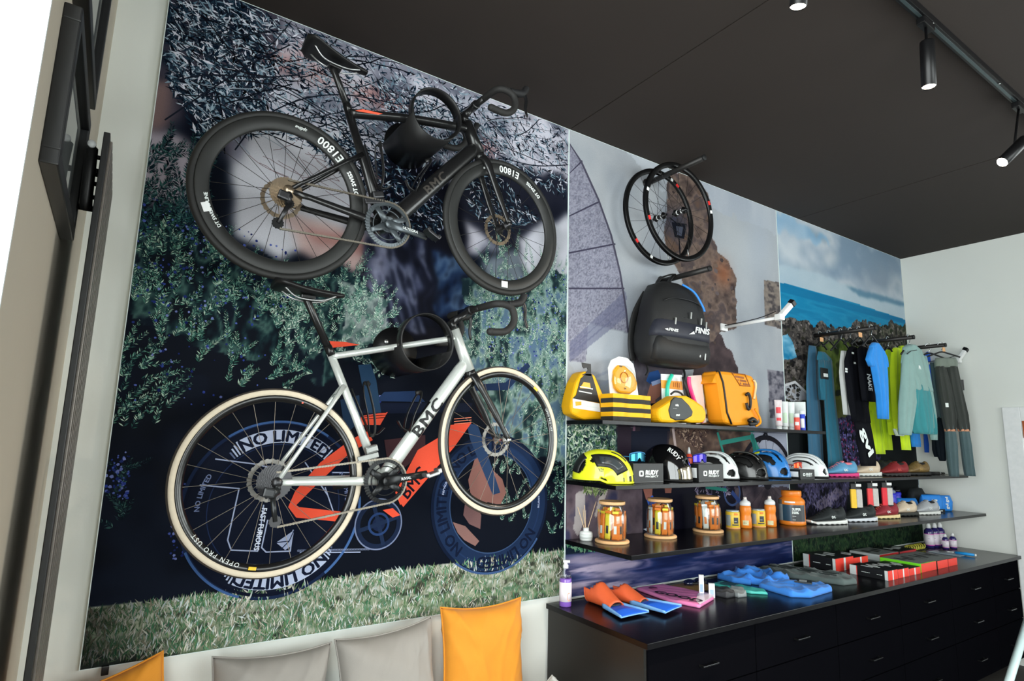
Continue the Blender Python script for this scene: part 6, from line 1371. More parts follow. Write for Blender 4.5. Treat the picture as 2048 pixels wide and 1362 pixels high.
protos = [packet_proto(gel_o, gel_k, gel_o), packet_proto(gel_w, gel_o, gel_w), packet_proto(gel_o, gel_w, gel_y), packet_proto(gel_y, gel_k, gel_o)]
first = [True]*4
def jar(label, x, y, seed, name_l):
    R = .079; H = .185; t = thing('glass_jar', label, 'jar', (x, y, Z3), 'glass jars with wooden lids'); rr = random.Random(seed)
    MB().lathe([(0, 0), (.088, 0), (.091, .004), (.091, .010), (.088, .014), (0, .014)], seg=48).build('wooden_base', wood, t)
    zb = .015
    MB().lathe([(.0, zb), (R-.004, zb), (R, zb+.006), (R, zb+.125), (R-.006, zb+.140), (R-.020, zb+.172), (R-.021, zb+.180), (R-.024, zb+.180), (R-.023, zb+.172), (R-.009, zb+.139), (R-.003, zb+.125), (R-.003, zb+.008), (0, zb+.004)], seg=56).build('glass', jar_gl, t, fix=False)
    l_ = MB().lathe([(0, zb+.181), (R-.012, zb+.181), (R-.009, zb+.184), (R-.009, zb+.196), (R-.012, zb+.198), (R-.018, zb+.195), (0, zb+.195)], seg=56).build('wooden_lid', wood, t)
    n = 0
    for ringr, cnt in ((R-.014, 11), (R-.040, 7), (.010, 2)):
        for i in range(cnt):
            a = -PI/2+2*PI*i/cnt+rr.uniform(-.1, .1); k_ = rr.choice([0, 2, 2, 1, 3] if seed != 3 else [2, 1, 1, 2, 0])
            loc = (x+math.cos(a)*ringr, y+math.sin(a)*ringr, Z3+zb+.005+rr.uniform(0, .004)+(.014 if ringr < .06 else 0)); rot = (rr.uniform(-.05, .05), rr.uniform(-.08, .08), a+PI/2+rr.uniform(-.25, .25))
            if first[k_]: p_ = protos[k_]; p_.location = loc; p_.rotation_euler = rot; first[k_] = False
            else: p_ = copy_tree(protos[k_], None, loc, rot)
            p_['label'] = ('orange packet with black label', 'white packet', 'orange packet with white label', 'yellow packet')[k_]+' of gel standing in the '+name_l.split('in the ')[1]; p_['group'] = 'gel packets in the '+label.split(' glass')[0]+' jar'
jar('left glass jar of orange gel packets with wooden lid and base', 2.275, -.175, 1, 'orange or white gel packet standing in the left glass jar'); jar('middle glass jar of orange gel packets with wooden lid and base', 2.655, -.165, 2, 'orange or white gel packet standing in the middle glass jar'); jar('right glass jar of white and orange gel packets beside the small cans', 3.095, -.145, 3, 'orange or white gel packet standing in the right glass jar')
for k_ in range(4):
    if first[k_]:
        for ch in list(protos[k_].children): bpy.data.objects.remove(ch)
        bpy.data.objects.remove(protos[k_])
bt_o = M('bottle_orange', (244, 120, 36), .35, var=.06); sil = M('print_silver', (170, 182, 186), .3, .4); can_y = M('can_yellow', (240, 176, 50), .4)
def can(label, x, y):
    t = thing('powder_can', label, 'can', (x, y, Z3), 'small powder cans', (0, 0, -math.atan2(x, y+2.6))); MB().lathe([(0, 0), (.041, 0), (.043, .003), (.043, .102), (.041, .105), (0, .105)], seg=36).build('body', can_y, t)
    MB().lathe([(0, .105), (.040, .105), (.040, .112), (.038, .114), (0, .114)], seg=36).build('lid', sil, t); MB().lathe([(.0425, .0), (.044, .0), (.044, .010), (.0425, .010)], seg=36).build('rim', M('can_rim_tan', (220, 150, 90), .4), t)
    for a0, a1, z0, z1, m_ in ((-1.2, -.3, .02, .085, sil), (.15, .85, .035, .072, gel_k), (-.1, .9, .022, .03, gel_k), (.2, .8, .085, .098, bt_o)): q = MB(); q.grid(lambda u, v: Vector((math.sin(a0+(a1-a0)*u)*.0435, -math.cos(a0+(a1-a0)*u)*.0435, z0+(z1-z0)*v)), 8, 1); q.build('print', m_, t, fix=False)
    q = MB(); put_text(q, '- ---', lambda u, v: Vector((math.sin(.22+u*.15)*.0440, -math.cos(.22+u*.15)*.0440, .045+v*.013)), bold=.05); q.build('lettering', white_ink, t, fix=False)
def sport_bottle(label, x, y, prn):
    t = thing('sports_bottle', label, 'bottle', (x, y, Z3), 'orange sports bottles', (0, 0, -math.atan2(x, y+2.6)))
    MB().lathe([(0, 0), (.034, 0), (.037, .004), (.037, .055), (.033, .075), (.033, .088), (.036, .098), (.036, .125), (.033, .138), (.030, .140)], seg=32).build('body', bt_o, t)
    MB().lathe([(.0, .140), (.0335, .140), (.0335, .156), (.028, .166), (.014, .172), (.013, .178), (.0, .178)], seg=28).build('cap', white_pl, t); MB().lathe([(0, .178), (.011, .178), (.0105, .190), (.008, .194), (0, .194)], seg=20).build('nozzle', M('nozzle_clear', (206, 196, 192), .3), t)
    q = MB(); q.grid(lambda u, v: Vector((math.sin(-.5+1.0*u)*.0375, -math.cos(-.5+1.0*u)*.0375, prn[0]+(prn[1]-prn[0])*v)), 8, 1); q.build('print', M('bottle_print', (240, 196, 150), .4, var=.5, vs=60), t, fix=False)
    q = MB(); put_text(q, '--- --', lambda u, v: Vector((math.sin(-.34+u*.17)*.0382, -math.cos(-.34+u*.17)*.0382, (prn[0]+prn[1])/2-.005+v*.011)), bold=.05); q.build('lettering', white_ink if prn[2] else gel_k, t, fix=False)
can('left small yellow powder can beside the right glass jar', 3.365, -.125); sport_bottle('left orange sports bottle with white cap between the two small cans', 3.47, -.145, (.02, .050, 0)); can('right small yellow powder can between the two orange sports bottles', 3.60, -.150); sport_bottle('right orange sports bottle with white cap beside the big tub', 3.70, -.170, (.012, .04, 1))
t = thing('protein_tub', 'big orange protein powder tub with dark label on the lowest shelf', 'tub', (3.945, -.175, Z3), None, (0, 0, -math.atan2(3.945, 2.42))); R = .084
MB().lathe([(0, 0), (R-.006, 0), (R, .006), (R, .022), (R-.002, .026), (R-.002, .142), (R, .150), (R-.004, .165), (R-.024, .184), (R-.026, .190)], seg=48).build('body', bt_o, t)
MB().lathe([(0, .188), (R-.024, .188), (R-.020, .192), (R-.020, .222), (R-.023, .226), (0, .226)], seg=48).build('lid', bt_o, t)
for a0, a1, z0, z1, m_ in ((-1.5, 1.15, .028, .135, M('label_slate', (40, 66, 84), .35)), (-1.5, -.75, .028, .135, sil), (-.05, 1.0, .030, .128, gel_k), (-1.5, -.8, .136, .165, M('label_grey', (96, 96, 92), .5)), (-.55, .25, .148, .158, white_pl)): q = MB(); q.grid(lambda u, v: Vector((math.sin(a0+(a1-a0)*u)*(R+.0004*(1+[.135, .128, .165, .158].index(z1)))*(1 if z0 < .13 else .99), -math.cos(a0+(a1-a0)*u)*(R+.0004*(1+[.135, .128, .165, .158].index(z1)))*(1 if z0 < .13 else .99), z0+(z1-z0)*v)), 12, 1); q.build('label', m_, t, fix=False)
for s_, z0, h_ in (('SUPER', .100, .016), ('100%', .078, .016), ('----', .058, .014), ('-----', .036, .010)): q = MB(); put_text(q, s_, lambda u, v: Vector((math.sin(.02+u*h_*12.5*.8)*(R+.0035), -math.cos(.02+u*h_*12.5*.8)*(R+.0035), z0+v*h_)), bold=.07); q.build('lettering', white_ink, t, fix=False)
# --- sock packs hanging under the middle shelf
sock_g = M('sock_grey', (170, 166, 162), .8, var=.15, vs=80)
for i, (x, m_, lb) in enumerate(((4.56, M('sock_orange', (236, 170, 50), .7), 'grey and orange sock pair hanging below the middle shelf'), (4.80, M('sock_red', (206, 60, 64), .7), 'first grey and red sock pair hanging below the middle shelf'), (5.02, M('sock_crimson', (200, 40, 52), .7), 'second grey and crimson sock pair hanging below the middle shelf'))):
    y = -.30; t = thing('sock_pack', lb, 'socks', (x, y, Z2-.021), 'sock packs hanging below the middle shelf', (0, 0, -.5))
    MB().tube([(0, 0, -.0005), (0, 0, -.028)], .0025, 6).build('hook', steel, t); MB().box((0, 0, -.045), (.075, .005, .042), bev=.002).build('header_card', card_bk, t)
    MB().box((.022, -.001, -.035), (.04, .0055, .02), bev=.001).build('header_label', card_w, t)
    MB().box((-.022, 0, -.130), (.042, .016, .135), bev=.006).build('striped_sock', m_, t); MB().box((.022, 0, -.128), (.044, .016, .130), bev=.006).build('grey_sock', sock_g, t)
# --- blue bottles and bags
bb_ = M('bottle_blue', (40, 40, 190), .25); bagb = M('bag_blue', (34, 122, 206), .5, var=.06, bump=.2, bs=30)
def drink(label, x, y, capm):
    t = thing('drink_bottle', label, 'bottle', (x, y, Z3), 'blue drink bottles', (0, 0, -1.1)); MB().lathe([(0, 0), (.035, 0), (.037, .004), (.037, .11), (.033, .125), (.037, .14), (.036, .155), (.028, .160)], seg=28).build('body', bb_, t); MB().lathe([(0, .160), (.031, .160), (.031, .176), (.022, .186), (.012, .190), (.012, .205), (0, .205)], seg=24).build('cap', capm, t)
    q = MB(); put_text(q, '-----', lambda u, v: Vector((math.sin(-.1-v*.25)*.0378, -math.cos(-.1-v*.25)*.0378, .03+u*.017)), bold=.03); q.build('lettering', M('bottle_text', (120, 130, 220), .4), t, fix=False)
drink('left blue drink bottle behind the trail shoe', 5.49, -.12, M('cap_grey', (120, 128, 150), .4)); drink('right blue drink bottle with black and white cap', 5.70, -.065, M('cap_black', (24, 24, 28), .4))
def bag(label, x0, x1, zt, yf, txt, dark=False, dep=.07, fs=.05, rows=1):
    cx = (x0+x1)/2; w = x1-x0; h = zt-Z3; t = thing('gear_bag', label, 'bag', (cx, yf+dep/2, Z3), 'blue gear bags on the lowest shelf', (0, 0, -.35))
    stack(MB(), [(.001, 0, 0, w*.44, dep*.4), (.015, 0, 0, w*.49, dep*.5), (h*.6, 0, 0, w*.5, dep*.46), (h*.92, 0, 0, w*.48, dep*.25), (h, 0, 0, w*.47, dep*.06)], 4, .003).build('bag', bagb, t)
    b = MB()
    for r in range(rows): plane_text(b, txt, (w*.12+.05*r*0, -dep*.5-.003, h*(.16+.42*r)), (0, 0, 1), (-1, 0, 0), fs, bold=.06)
    b.build('lettering', white_ink, t, fix=False)
    if dark: MB().box((0, -dep*.5, .014), (w*.96, .006, .026), bev=.002).build('base_strip', card_bk, t); b = MB(); [b.box((-w*.3+w*.2*i, -dep*.5-.004, .014), (w*.1, .001, .008)) for i in range(4)]; b.build('strip_print', white_ink, t)
bag('left small blue gear bag behind the grey shoe', 5.57, 5.78, 1.285, -.185, 'O', fs=.03); bag('middle blue gear bag with black base strip and big white letters', 5.82, 6.03, 1.315, -.27, 'gvl', True, fs=.055); bag('right blue gear bag printed with small white letters all over', 6.03, 6.21, 1.305, -.28, 'gvl', fs=.03, rows=2)
t = thing('goggles_pack', 'black packed goggles standing at the right end of the lowest shelf', 'goggles', (6.225, -.12, Z3)); MB().box((0, 0, .065), (.09, .10, .13), rot=rotm('Y', .06), bev=.01).build('pack', card_bk, t); MB().tube(smooth_path([(.02, -.05, .12), (.045, -.07, .08), (.05, -.06, .02)], 4), .006, 8).build('strap', M('strap_slate', (50, 66, 76), .5), t); MB().sphere((0, -.052, .08), (.02, .006, .014), 12, 8).build('lens', M('lens_red', (110, 40, 44), .15), t)
t = thing('goggles_pouch', 'dark mesh pouch lying on top behind the blue gear bags', 'pouch', (5.98, -.10, Z3)); stack(MB(), [(.001, 0, 0, .10, .05), (.05, 0, 0, .12, .055), (.13, 0, 0, .12, .05), (.185, 0, 0, .09, .03), (.19, 0, 0, .05, .01)], 3, .004).build('pouch', M('pouch_black', (32, 38, 42), .7, var=.4, vs=50), t)
# ================================================================== clothes on the three pegs
def on_plane(px, py, x0, y0, psi):
    d = ray(px, py); n = np.array([math.sin(psi), -math.cos(psi), 0.0]); o = np.array([x0, y0, 0.0])
    s_ = ((o-CAM)@n)/(d@n); return Vector(CAM+d*s_)
def cloth(mb, rows, x0, y0, psi=0.0, dep=.022, rip=.006, nr=5, ph=0.0, nsub=3):
    """hanging tube of cloth; rows of (py, px_left, px_right) on the garment's own vertical plane"""
    e = Vector((math.cos(psi), math.sin(psi), 0)); n = Vector((math.sin(psi), -math.cos(psi), 0)); R = []
    for py, a, b_ in rows:
        p, q = on_plane(a, py, x0, y0, psi), on_plane(b_, py, x0, y0, psi); c_ = (p+q)/2; hw = max(.004, (q-p).dot(e)/2-dep*.3); R.append((c_, hw))
    S_ = []
    for i in range(len(R)-1):
        for k_ in range(nsub):
            f = k_/nsub; S_.append((R[i][0].lerp(R[i+1][0], f), R[i][1]*(1-f)+R[i+1][1]*f))
    S_.append(R[-1]); rings = []; m = len(S_)
    for j, (c_, hw) in enumerate(S_):
        ring = []; g = min(1.0, .25+j/m*1.4)
        for k_ in range(44):
            a = 2*PI*k_/44; ca, sa = math.cos(a), math.sin(a); dd = dep*sa*(1 if 0 < j < m-1 else .8)
            w = g*(rip*1.5*math.sin(ca*nr*1.6+ph+j*.10)+rip*.9*math.sin(ca*nr*3.7+ph*2-j*.23)+rip*.7*abs(math.sin(ca*2.1+j*.31+ph)))
            ring.append(c_+e*(ca*hw)+n*(dd+w))
        rings.append(ring)
    mb.loft(rings); return mb
def fab(name, c, **k): return M(name, c, .8, var=.10, vs=18, bump=.25, bs=350, sheen=.15 if max(c) > 45 else 0.0, spec=.5 if max(c) > 45 else .1, **k)
def garment(name, label, cat, x0, y0, parts, psi=0.0, group='clothes on the pegs'):
    """parts: list of (part name, material, [tubes of rows], kwargs)"""
    t = thing(name, label, cat, (x0, y0, 2.50), group); L = t.location
    for nm, mat, tubes, kw in parts:
        m_ = MB()
        for r in tubes: cloth(m_, r, x0, y0, psi, **kw)
        m_.build(nm, mat, t, org=L)
    return t
def hanger(label, x0, y0, half=.17, drop=.085, psi=0.0, mat=None, tagc=True, wood=None):
    t = thing('clothes_hanger', label, 'hanger', (x0, y0, 2.585), 'hangers on the clothes pegs'); L = t.location; e = Vector((math.cos(psi), math.sin(psi), 0)); o_ = Vector((x0, y0, 0))
    hk = [o_+e*(-.024)+Vector((0, 0, 2.590)), o_+e*(-.018)+Vector((0, 0, 2.606)), o_+Vector((0, 0, 2.613)), o_+e*(.018)+Vector((0, 0, 2.606)), o_+e*.022+Vector((0, 0, 2.585)), o_+e*.010+Vector((0, 0, 2.560)), o_+Vector((0, 0, 2.545)), o_+Vector((0, 0, 2.525))]
    MB().tube(smooth_path(hk, 4), .0028, 8).build('hook', chrome, t, org=L)
    m_ = MB().tube(smooth_path([o_-e*half+Vector((0, 0, 2.525-drop)), o_-e*half*.4+Vector((0, 0, 2.525-drop*.3)), o_+Vector((0, 0, 2.528)), o_+e*half*.4+Vector((0, 0, 2.525-drop*.3)), o_+e*half+Vector((0, 0, 2.525-drop))], 5), .007, 8, flat=(1.0, 1.0)); m_.build('bar', mat or card_bk, t, org=L)
    if wood: MB().box(o_+e*.014+Vector((0, -.004, 2.548)), (.045, .006, .036), bev=.002).build('size_tag', M('tag_wood', (222, 158, 110), .6), t, org=L)
    return t
X1, X2, X3 = 4.661, 5.273, 5.863
teal1 = fab('cloth_teal_blue', (34, 84, 112), gain=1.2); teal2 = fab('cloth_deep_teal', (14, 88, 110), gain=1.2); cw = fab('cloth_white', (196, 198, 196)); ck_ = fab('cloth_black', (18, 20, 28), gain=.9); cb = fab('cloth_bright_blue', (24, 120, 196), gain=1.25); cn = fab('cloth_neon', (190, 220, 20), gain=1.25); cg = fab('cloth_grey_green', (120, 150, 146), gain=1.2); ct = fab('cloth_sea_teal', (40, 122, 128), gain=1.2); cgr = fab('cloth_dark_grey', (62, 66, 62), gain=1.25); csl = fab('cloth_slate', (66, 86, 90), gain=1.25); cbr = fab('cloth_royal_blue', (20, 84, 190), gain=1.25); cdk = fab('cloth_ink', (26, 34, 42), gain=1.2)
# --- left peg
hanger('hanger closest to the wall on the left peg, with the first teal leggings', X1, -.05, .09, .05, wood=1); hanger('hanger with the second teal leggings on the left peg', X1, -.12, .10, .05)
t = garment('leggings', 'teal blue leggings hanging closest to the wall, left of all the clothes', 'leggings', 4.60, -.05, [('leg', teal1, [[(692, 1617, 1632), (705, 1615, 1634), (763, 1611, 1637), (850, 1613, 1644), (905, 1616, 1646), (935, 1618, 1648)]], dict(dep=.016, rip=.003, nr=3))])
t = garment('leggings', 'deep teal leggings with black label patch, second from the left', 'leggings', 4.62, -.12, [('waistband', teal2, [[(704, 1636, 1650), (716, 1634, 1662), (722, 1634, 1664)]], dict(dep=.018, rip=.002)), ('leg', teal2, [[(720, 1648, 1664), (784, 1646, 1670), (845, 1649, 1677), (915, 1654, 1685), (946, 1656, 1688)], [(720, 1635, 1650), (770, 1636, 1650), (800, 1640, 1648)]], dict(dep=.016, rip=.004, nr=3))])
p_ = on_plane(1650, 747, 4.62, -.15, 0); MB().box((p_.x, -.146, p_.z), (.10, .004, .085), bev=.001).build('label_patch', card_bk, t, org=t.location); MB().box((p_.x+.012, -.149, p_.z-.012), (.06, .002, .026)).build('patch_print', white_ink, t, org=t.location)
hanger('black hanger with white vest on the left peg', X1, -.215, .16, .10)
garment('vest', 'white sleeveless vest between teal leggings and black suit', 'vest', X1, -.215, [('body', cw, [[(702, 1682, 1692), (722, 1680, 1694), (745, 1680, 1696), (790, 1684, 1702), (830, 1687, 1707)]], dict(dep=.016, rip=.005))])
hanger('hanger with black race suit on the left peg', X1, -.285, .10, .05); hanger('hanger with black lettered jersey on the left peg', X1, -.35, .12, .06, wood=1)
t = garment('race_suit', 'long black race suit with big white letters on the lower leg', 'suit', X1, -.285, [('body', ck_, [[(694, 1699, 1712), (704, 1694, 1722), (725, 1690, 1724), (760, 1692, 1726), (800, 1696, 1732), (845, 1704, 1740)]], dict(dep=.020, rip=.005)), ('leg', ck_, [[(843, 1708, 1740), (870, 1712, 1745), (905, 1718, 1750), (932, 1722, 1750)]], dict(dep=.020, rip=.003))])
b = MB(); p0, p1 = on_plane(1722, 866, X1, -.315, 0), on_plane(1738, 916, X1, -.315, 0); dd_ = (p1-p0); dd_.y = 0; uu = dd_.normalized(); plane_text(b, 'gvl', (p0.x+.0, -.3135, p0.z+.02), uu, Vector((0, -1, 0)).cross(uu)*-1 if (Vector((0, -1, 0)).cross(uu)).x < 0 else Vector((0, -1, 0)).cross(uu), .085, width=dd_.length*1.05, bold=.06); b.build('lettering', white_ink, t, org=t.location, fix=False)
b = MB(); [b.box((on_plane(a, c_, X1, -.312, 0).x, -.311, on_plane(a, c_, X1, -.312, 0).z), (.03, .002, .014)) for a, c_ in ((1706, 706), (1710, 726), (1693, 738), (1693, 743))]; b.build('small_print', white_ink, t, org=t.location)
t = garment('jersey', 'black jersey with vertical white lettering behind the blue T-shirt', 'jersey', X1, -.35, [('body', ck_, [[(694, 1718, 1732), (702, 1714, 1744), (740, 1718, 1748), (780, 1722, 1752), (803, 1724, 1754)]], dict(dep=.018, rip=.004))])
b = MB(); p0 = on_plane(1734, 748, X1, -.375, 0); plane_text(b, 'NAKE', (p0.x, -.3745, p0.z), (.10, 0, -1), (1, 0, .10), .055, width=.13, bold=.05, shear=.2); b.build('lettering', white_ink, t, org=t.location, fix=False)
hanger('hanger with bright blue T-shirt at the front end of the left peg', X1, -.44, .15, .09)
t = garment('t_shirt', 'bright blue T-shirt hanging at the front end of the left peg', 'T-shirt', X1, -.44, [('body', cb, [[(686, 1744, 1756), (694, 1739, 1762), (712, 1738, 1768), (740, 1744, 1770), (790, 1752, 1772), (838, 1755, 1775)]], dict(dep=.022, rip=.006)), ('sleeve', cb, [[(694, 1740, 1746), (706, 1735, 1748), (720, 1732, 1749), (733, 1738, 1748)]], dict(dep=.02, rip=.003)), ('sleeve', cb, [[(698, 1758, 1764), (714, 1762, 1771), (734, 1766, 1774)]], dict(dep=.02, rip=.003))])
# --- middle peg
for i, y in enumerate((-.06, -.17, -.28)): hanger(['hanger nearest the wall on the middle peg, with neon tights', 'second hanger on the middle peg, with a neon jacket', 'third hanger on the middle peg, with a neon jacket'][i], X2, y, .13, .08, wood=None)
garment('tights', 'neon yellow tights with the legs showing below the blue T-shirt', 'tights', X2-.12, -.06, [('body', cn, [[(705, 1757, 1775), (740, 1752, 1778), (800, 1740, 1780), (830, 1738, 1782)]], dict(dep=.018, rip=.004)), ('leg', cn, [[(822, 1738, 1760), (860, 1742, 1764), (908, 1746, 1770)], [(826, 1762, 1778), (860, 1764, 1780), (900, 1768, 1784)]], dict(dep=.018, rip=.003))])
garment('neon_jacket', 'neon yellow jacket hanging closer to the wall on the middle peg', 'jacket', X2-.02, -.17, [('body', cn, [[(700, 1768, 1780), (708, 1765, 1790), (740, 1768, 1792), (800, 1772, 1796), (870, 1778, 1806)]], dict(dep=.022, rip=.007)), ('sleeve', cn, [[(712, 1764, 1772), (760, 1766, 1776), (820, 1772, 1782), (845, 1776, 1786)]], dict(dep=.02, rip=.003)), ('reflective_strip', fab('cloth_reflective', (196, 206, 190)), [[(768, 1783, 1800), (771, 1783, 1800)]], dict(dep=.032, rip=.002))])
garment('neon_jacket', 'neon yellow jacket with pale reflective hem next to the grey-green jacket', 'jacket', X2, -.28, [('body', cn, [[(696, 1787, 1798), (704, 1783, 1806), (740, 1782, 1806), (800, 1784, 1806), (862, 1788, 1806)]], dict(dep=.022, rip=.006)), ('hood', cn, [[(692, 1800, 1808), (700, 1798, 1812), (712, 1796, 1812)]], dict(dep=.03, rip=.002)), ('hem', fab('cloth_pale_green', (190, 206, 190)), [[(858, 1786, 1804), (872, 1792, 1806)]], dict(dep=.026, rip=.003))])
garment('shorts', 'neon yellow and blue shorts showing below the grey-green jacket', 'shorts', X2+.02, -.228, [('leg', cn, [[(700, 1800, 1812), (760, 1796, 1814), (840, 1798, 1812), (900, 1804, 1820)]], dict(dep=.018, rip=.003)), ('leg', cb, [[(705, 1812, 1824), (780, 1814, 1834), (860, 1820, 1836), (894, 1824, 1840)]], dict(dep=.018, rip=.003))])
hanger('hanger with grey-green jacket at the front end of the middle peg', X2, -.44, .16, .09)
t = garment('jacket', 'grey-green jacket at the front end of the middle peg', 'jacket', X2, -.44, [('body', cg, [[(690, 1814, 1828), (698, 1806, 1840), (730, 1804, 1852), (770, 1822, 1858), (782, 1824, 1862)]], dict(dep=.035, rip=.006)), ('sleeve', cg, [[(702, 1806, 1820), (740, 1803, 1830), (770, 1802, 1834), (810, 1798, 1828), (850, 1797, 1822), (870, 1798, 1820)]], dict(dep=.032, rip=.004)), ('lining', ct, [[(770, 1824, 1858), (810, 1822, 1864), (850, 1824, 1868), (868, 1828, 1866)]], dict(dep=.030, rip=.014, nr=9)), ('sleeve', cg, [[(712, 1844, 1852), (770, 1850, 1862), (830, 1858, 1870), (880, 1862, 1872)]], dict(dep=.02, rip=.003))])
p_ = on_plane(1841, 735, X2, -.48, 0); MB().box((p_.x, -.478, p_.z), (.05, .002, .03)).build('print', white_ink, t, org=t.location)
MB().tube([on_plane(a, c_, X2, -.475, 0) for a, c_ in ((1814, 708), (1822, 702), (1834, 700))], .003, 6).build('zip', card_bk, t, org=t.location)
# --- right peg
hanger('hanger with first royal blue jacket on the right peg', X3, -.08, .12, .06); hanger('hanger with second royal blue jacket on the right peg', X3, -.16, .12, .06)
garment('blue_jacket', 'royal blue jacket nearest the wall on the right peg', 'jacket', X3-.03, -.08, [('body', cbr, [[(706, 1842, 1850), (714, 1838, 1856), (760, 1842, 1858), (860, 1848, 1862), (905, 1850, 1866)]], dict(dep=.02, rip=.005))])
garment('blue_jacket', 'second royal blue jacket beside the grey trousers', 'jacket', X3, -.16, [('body', cbr, [[(704, 1854, 1862), (712, 1850, 1868), (740, 1852, 1870), (774, 1856, 1872)]], dict(dep=.02, rip=.005)), ('lower_body', cdk, [[(772, 1856, 1872), (840, 1862, 1876), (900, 1866, 1884), (914, 1870, 1886)]], dict(dep=.02, rip=.004))])
PT = -math.radians(52)
hanger('hanger with grey trousers at the front end of the right peg', X3, -.44, .13, .045, PT, wood=1); hanger('hanger with dark skirt just behind the grey trousers', X3, -.345, .12, .05, PT)
garment('skirt', 'dark slate skirt hanging behind the grey trousers', 'skirt', X3+.02, -.33, [('body', csl, [[(725, 1858, 1876), (760, 1862, 1882), (800, 1866, 1888), (836, 1868, 1892)]], dict(dep=.02, rip=.004)), ('lower_body', cdk, [[(834, 1866, 1892), (880, 1868, 1898), (910, 1872, 1896), (922, 1878, 1892)]], dict(dep=.02, rip=.004))], psi=PT)
t = garment('trousers', 'dark grey trousers with slate lower legs at the front end of the right peg', 'trousers', X3, -.44, [('waistband', fab('cloth_mid_grey', (104, 112, 104)), [[(716, 1868, 1914), (724, 1866, 1918), (735, 1867, 1918)]], dict(dep=.03, rip=.003)), ('thigh', cgr, [[(733, 1867, 1894), (780, 1872, 1908), (830, 1880, 1915), (862, 1886, 1914)], [(733, 1889, 1918), (780, 1895, 1928), (830, 1905, 1939), (862, 1913, 1942)]], dict(dep=.036, rip=.006)), ('lower_leg', csl, [[(840, 1886, 1911), (890, 1888, 1918), (930, 1892, 1919), (953, 1896, 1920)], [(840, 1912, 1937), (890, 1918, 1946), (930, 1923, 1950), (952, 1927, 1953)]], dict(dep=.03, rip=.004)), ('hem', M('hem_copper', (196, 140, 110), .5), [[(858, 1885, 1915), (863, 1886, 1915)], [(858, 1912, 1943), (863, 1913, 1943)]], dict(dep=.038, rip=.004))], psi=PT)
p_ = on_plane(1894, 810, X3-.03, -.475, PT); MB().box(p_, (.022, .002, .035), rot=rotm('Z', PT)).build('print', white_ink, t, org=t.location)
p_ = on_plane(1925, 770, X3, -.44, PT); MB().box(p_, (.02, .004, .09), rot=rotm('Z', PT)).build('swing_tag', card_bk, t, org=t.location)
# ================================================================== goods on the worktop
# spray bottle
vio = M('liquid_violet', (120, 84, 170), .15, coat=.4); lab_p = M('label_pale_pink', (222, 206, 216), .5, var=.05); lab_m = M('label_magenta', (196, 60, 170), .4)
t = thing('spray_bottle', 'clear spray bottle of violet cleaner at the left end of the worktop', 'bottle', (2.035, -.085, ZT), None, (0, 0, -.65))
MB().lathe([(0, 0), (.029, 0), (.031, .003), (.031, .13), (.029, .136), (0, .136)], seg=32).build('liquid', vio, t)
MB().lathe([(.0, .137), (.029, .137), (.031, .140), (.028, .158), (.016, .172), (.012, .178), (.012, .186)], seg=32).build('clear_shoulder', thin_glass('bottle_clear', (.9, .88, .94), .12), t, fix=False)
MB().lathe([(.0314, .025), (.0318, .025), (.0318, .118), (.0314, .118)], seg=32).build('label', lab_p, t)
q = MB(); [q.add([Vector((math.sin(.55+math.cos(a)*r*10)*.0322, -math.cos(.55+math.cos(a)*r*10)*.0322, .05+math.sin(a)*r*.7)) for a, r in ((2*PI*i/20, .030), (2*PI*(i+1)/20, .030), (2*PI*(i+1)/20, .022), (2*PI*i/20, .022))], [(0, 1, 2, 3)]) for i in range(3, 18)]; q.build('label_mark', M('label_copper', (206, 150, 130), .5), t, fix=False)
MB().lathe([(0, .184), (.014, .184), (.014, .2), (.009, .204), (.009, .214), (0, .214)], seg=24).build('collar', white_pl, t); MB().box((.004, 0, .218), (.036, .016, .012), bev=.003).build('pump_head', white_pl, t)
# swim fins
fin_b = M('fin_blue', (36, 96, 214), .35, var=.1, vs=10); fin_e = M('fin_pale_blue', (110, 160, 236), .4); fin_o = M('fin_orange', (240, 92, 52), .45)
def fin(label, heel, yaw, Lb, tipw, pitch, up):
    """local +X from heel to blade tip"""
    t = thing('swim_fin', label, 'swim fin', (heel[0], heel[1], ZT), 'orange and blue swim fins', (0, 0, yaw)); Lp = .20
    def bl(u, v):
        a = 2*v-1; w = .042+(tipw-.042)*u; return Vector((Lp*.72+Lb*u+.02*(1-abs(a))*u*0, a*w, .016+pitch*u*Lb+.012*math.sin(u*3)*(1-a*a)))
    MB().grid(bl, 14, 8).build('blade', fin_b, t, solid=.005)
    for e in (0, 1): MB().tube([bl(i/12, e)+Vector((0, 0, .004)) for i in range(13)], [.011-.006*i/12 for i in range(13)], 8, flat=(.6, 1.3)).build('side_rail', fin_e, t)
    MB().tube([bl(1, i/8) for i in range(9)], .003, 6).build('tip_edge', fin_e, t)
    def fp(u, v):   # shoe-like pocket, open over the instep and at the heel
        a = -PI/2+2*PI*v; w = (.036+.010*math.sin(min(1, u*1.3)*PI*.5)); h = up*(.62-.10*u) if u < .5 else up*(.57-.75*(u-.5)); h = max(h, .03)
        tw = 1-.25*max(0, math.sin(a))
        return Vector((Lp*u-.018*max(0, math.sin(a))*(1-u), math.copysign(abs(math.cos(a))**.8, math.cos(a))*w*tw, .005+h*(.5+.5*math.sin(a))))
    MB().grid(fp, 20, 28, keep=lambda u, v: not (u < .46-.25*abs(2*((v-.5))*2.2)**2 and abs(v-.5) < .20)).build('foot_pocket', fin_o, t, solid=.006)
    MB().tube([fp(i/10*.46*0+.0, j/28) for i in (0,) for j in list(range(20, 29))+list(range(0, 9))], .005, 6).build('heel_rim', fin_o, t)
    MB().sphere((Lp*.97, 0, .028), (.012, .034, .010), 14, 8).build('toe_opening', M('fin_dark', (24, 26, 40), .5), t)
    return t
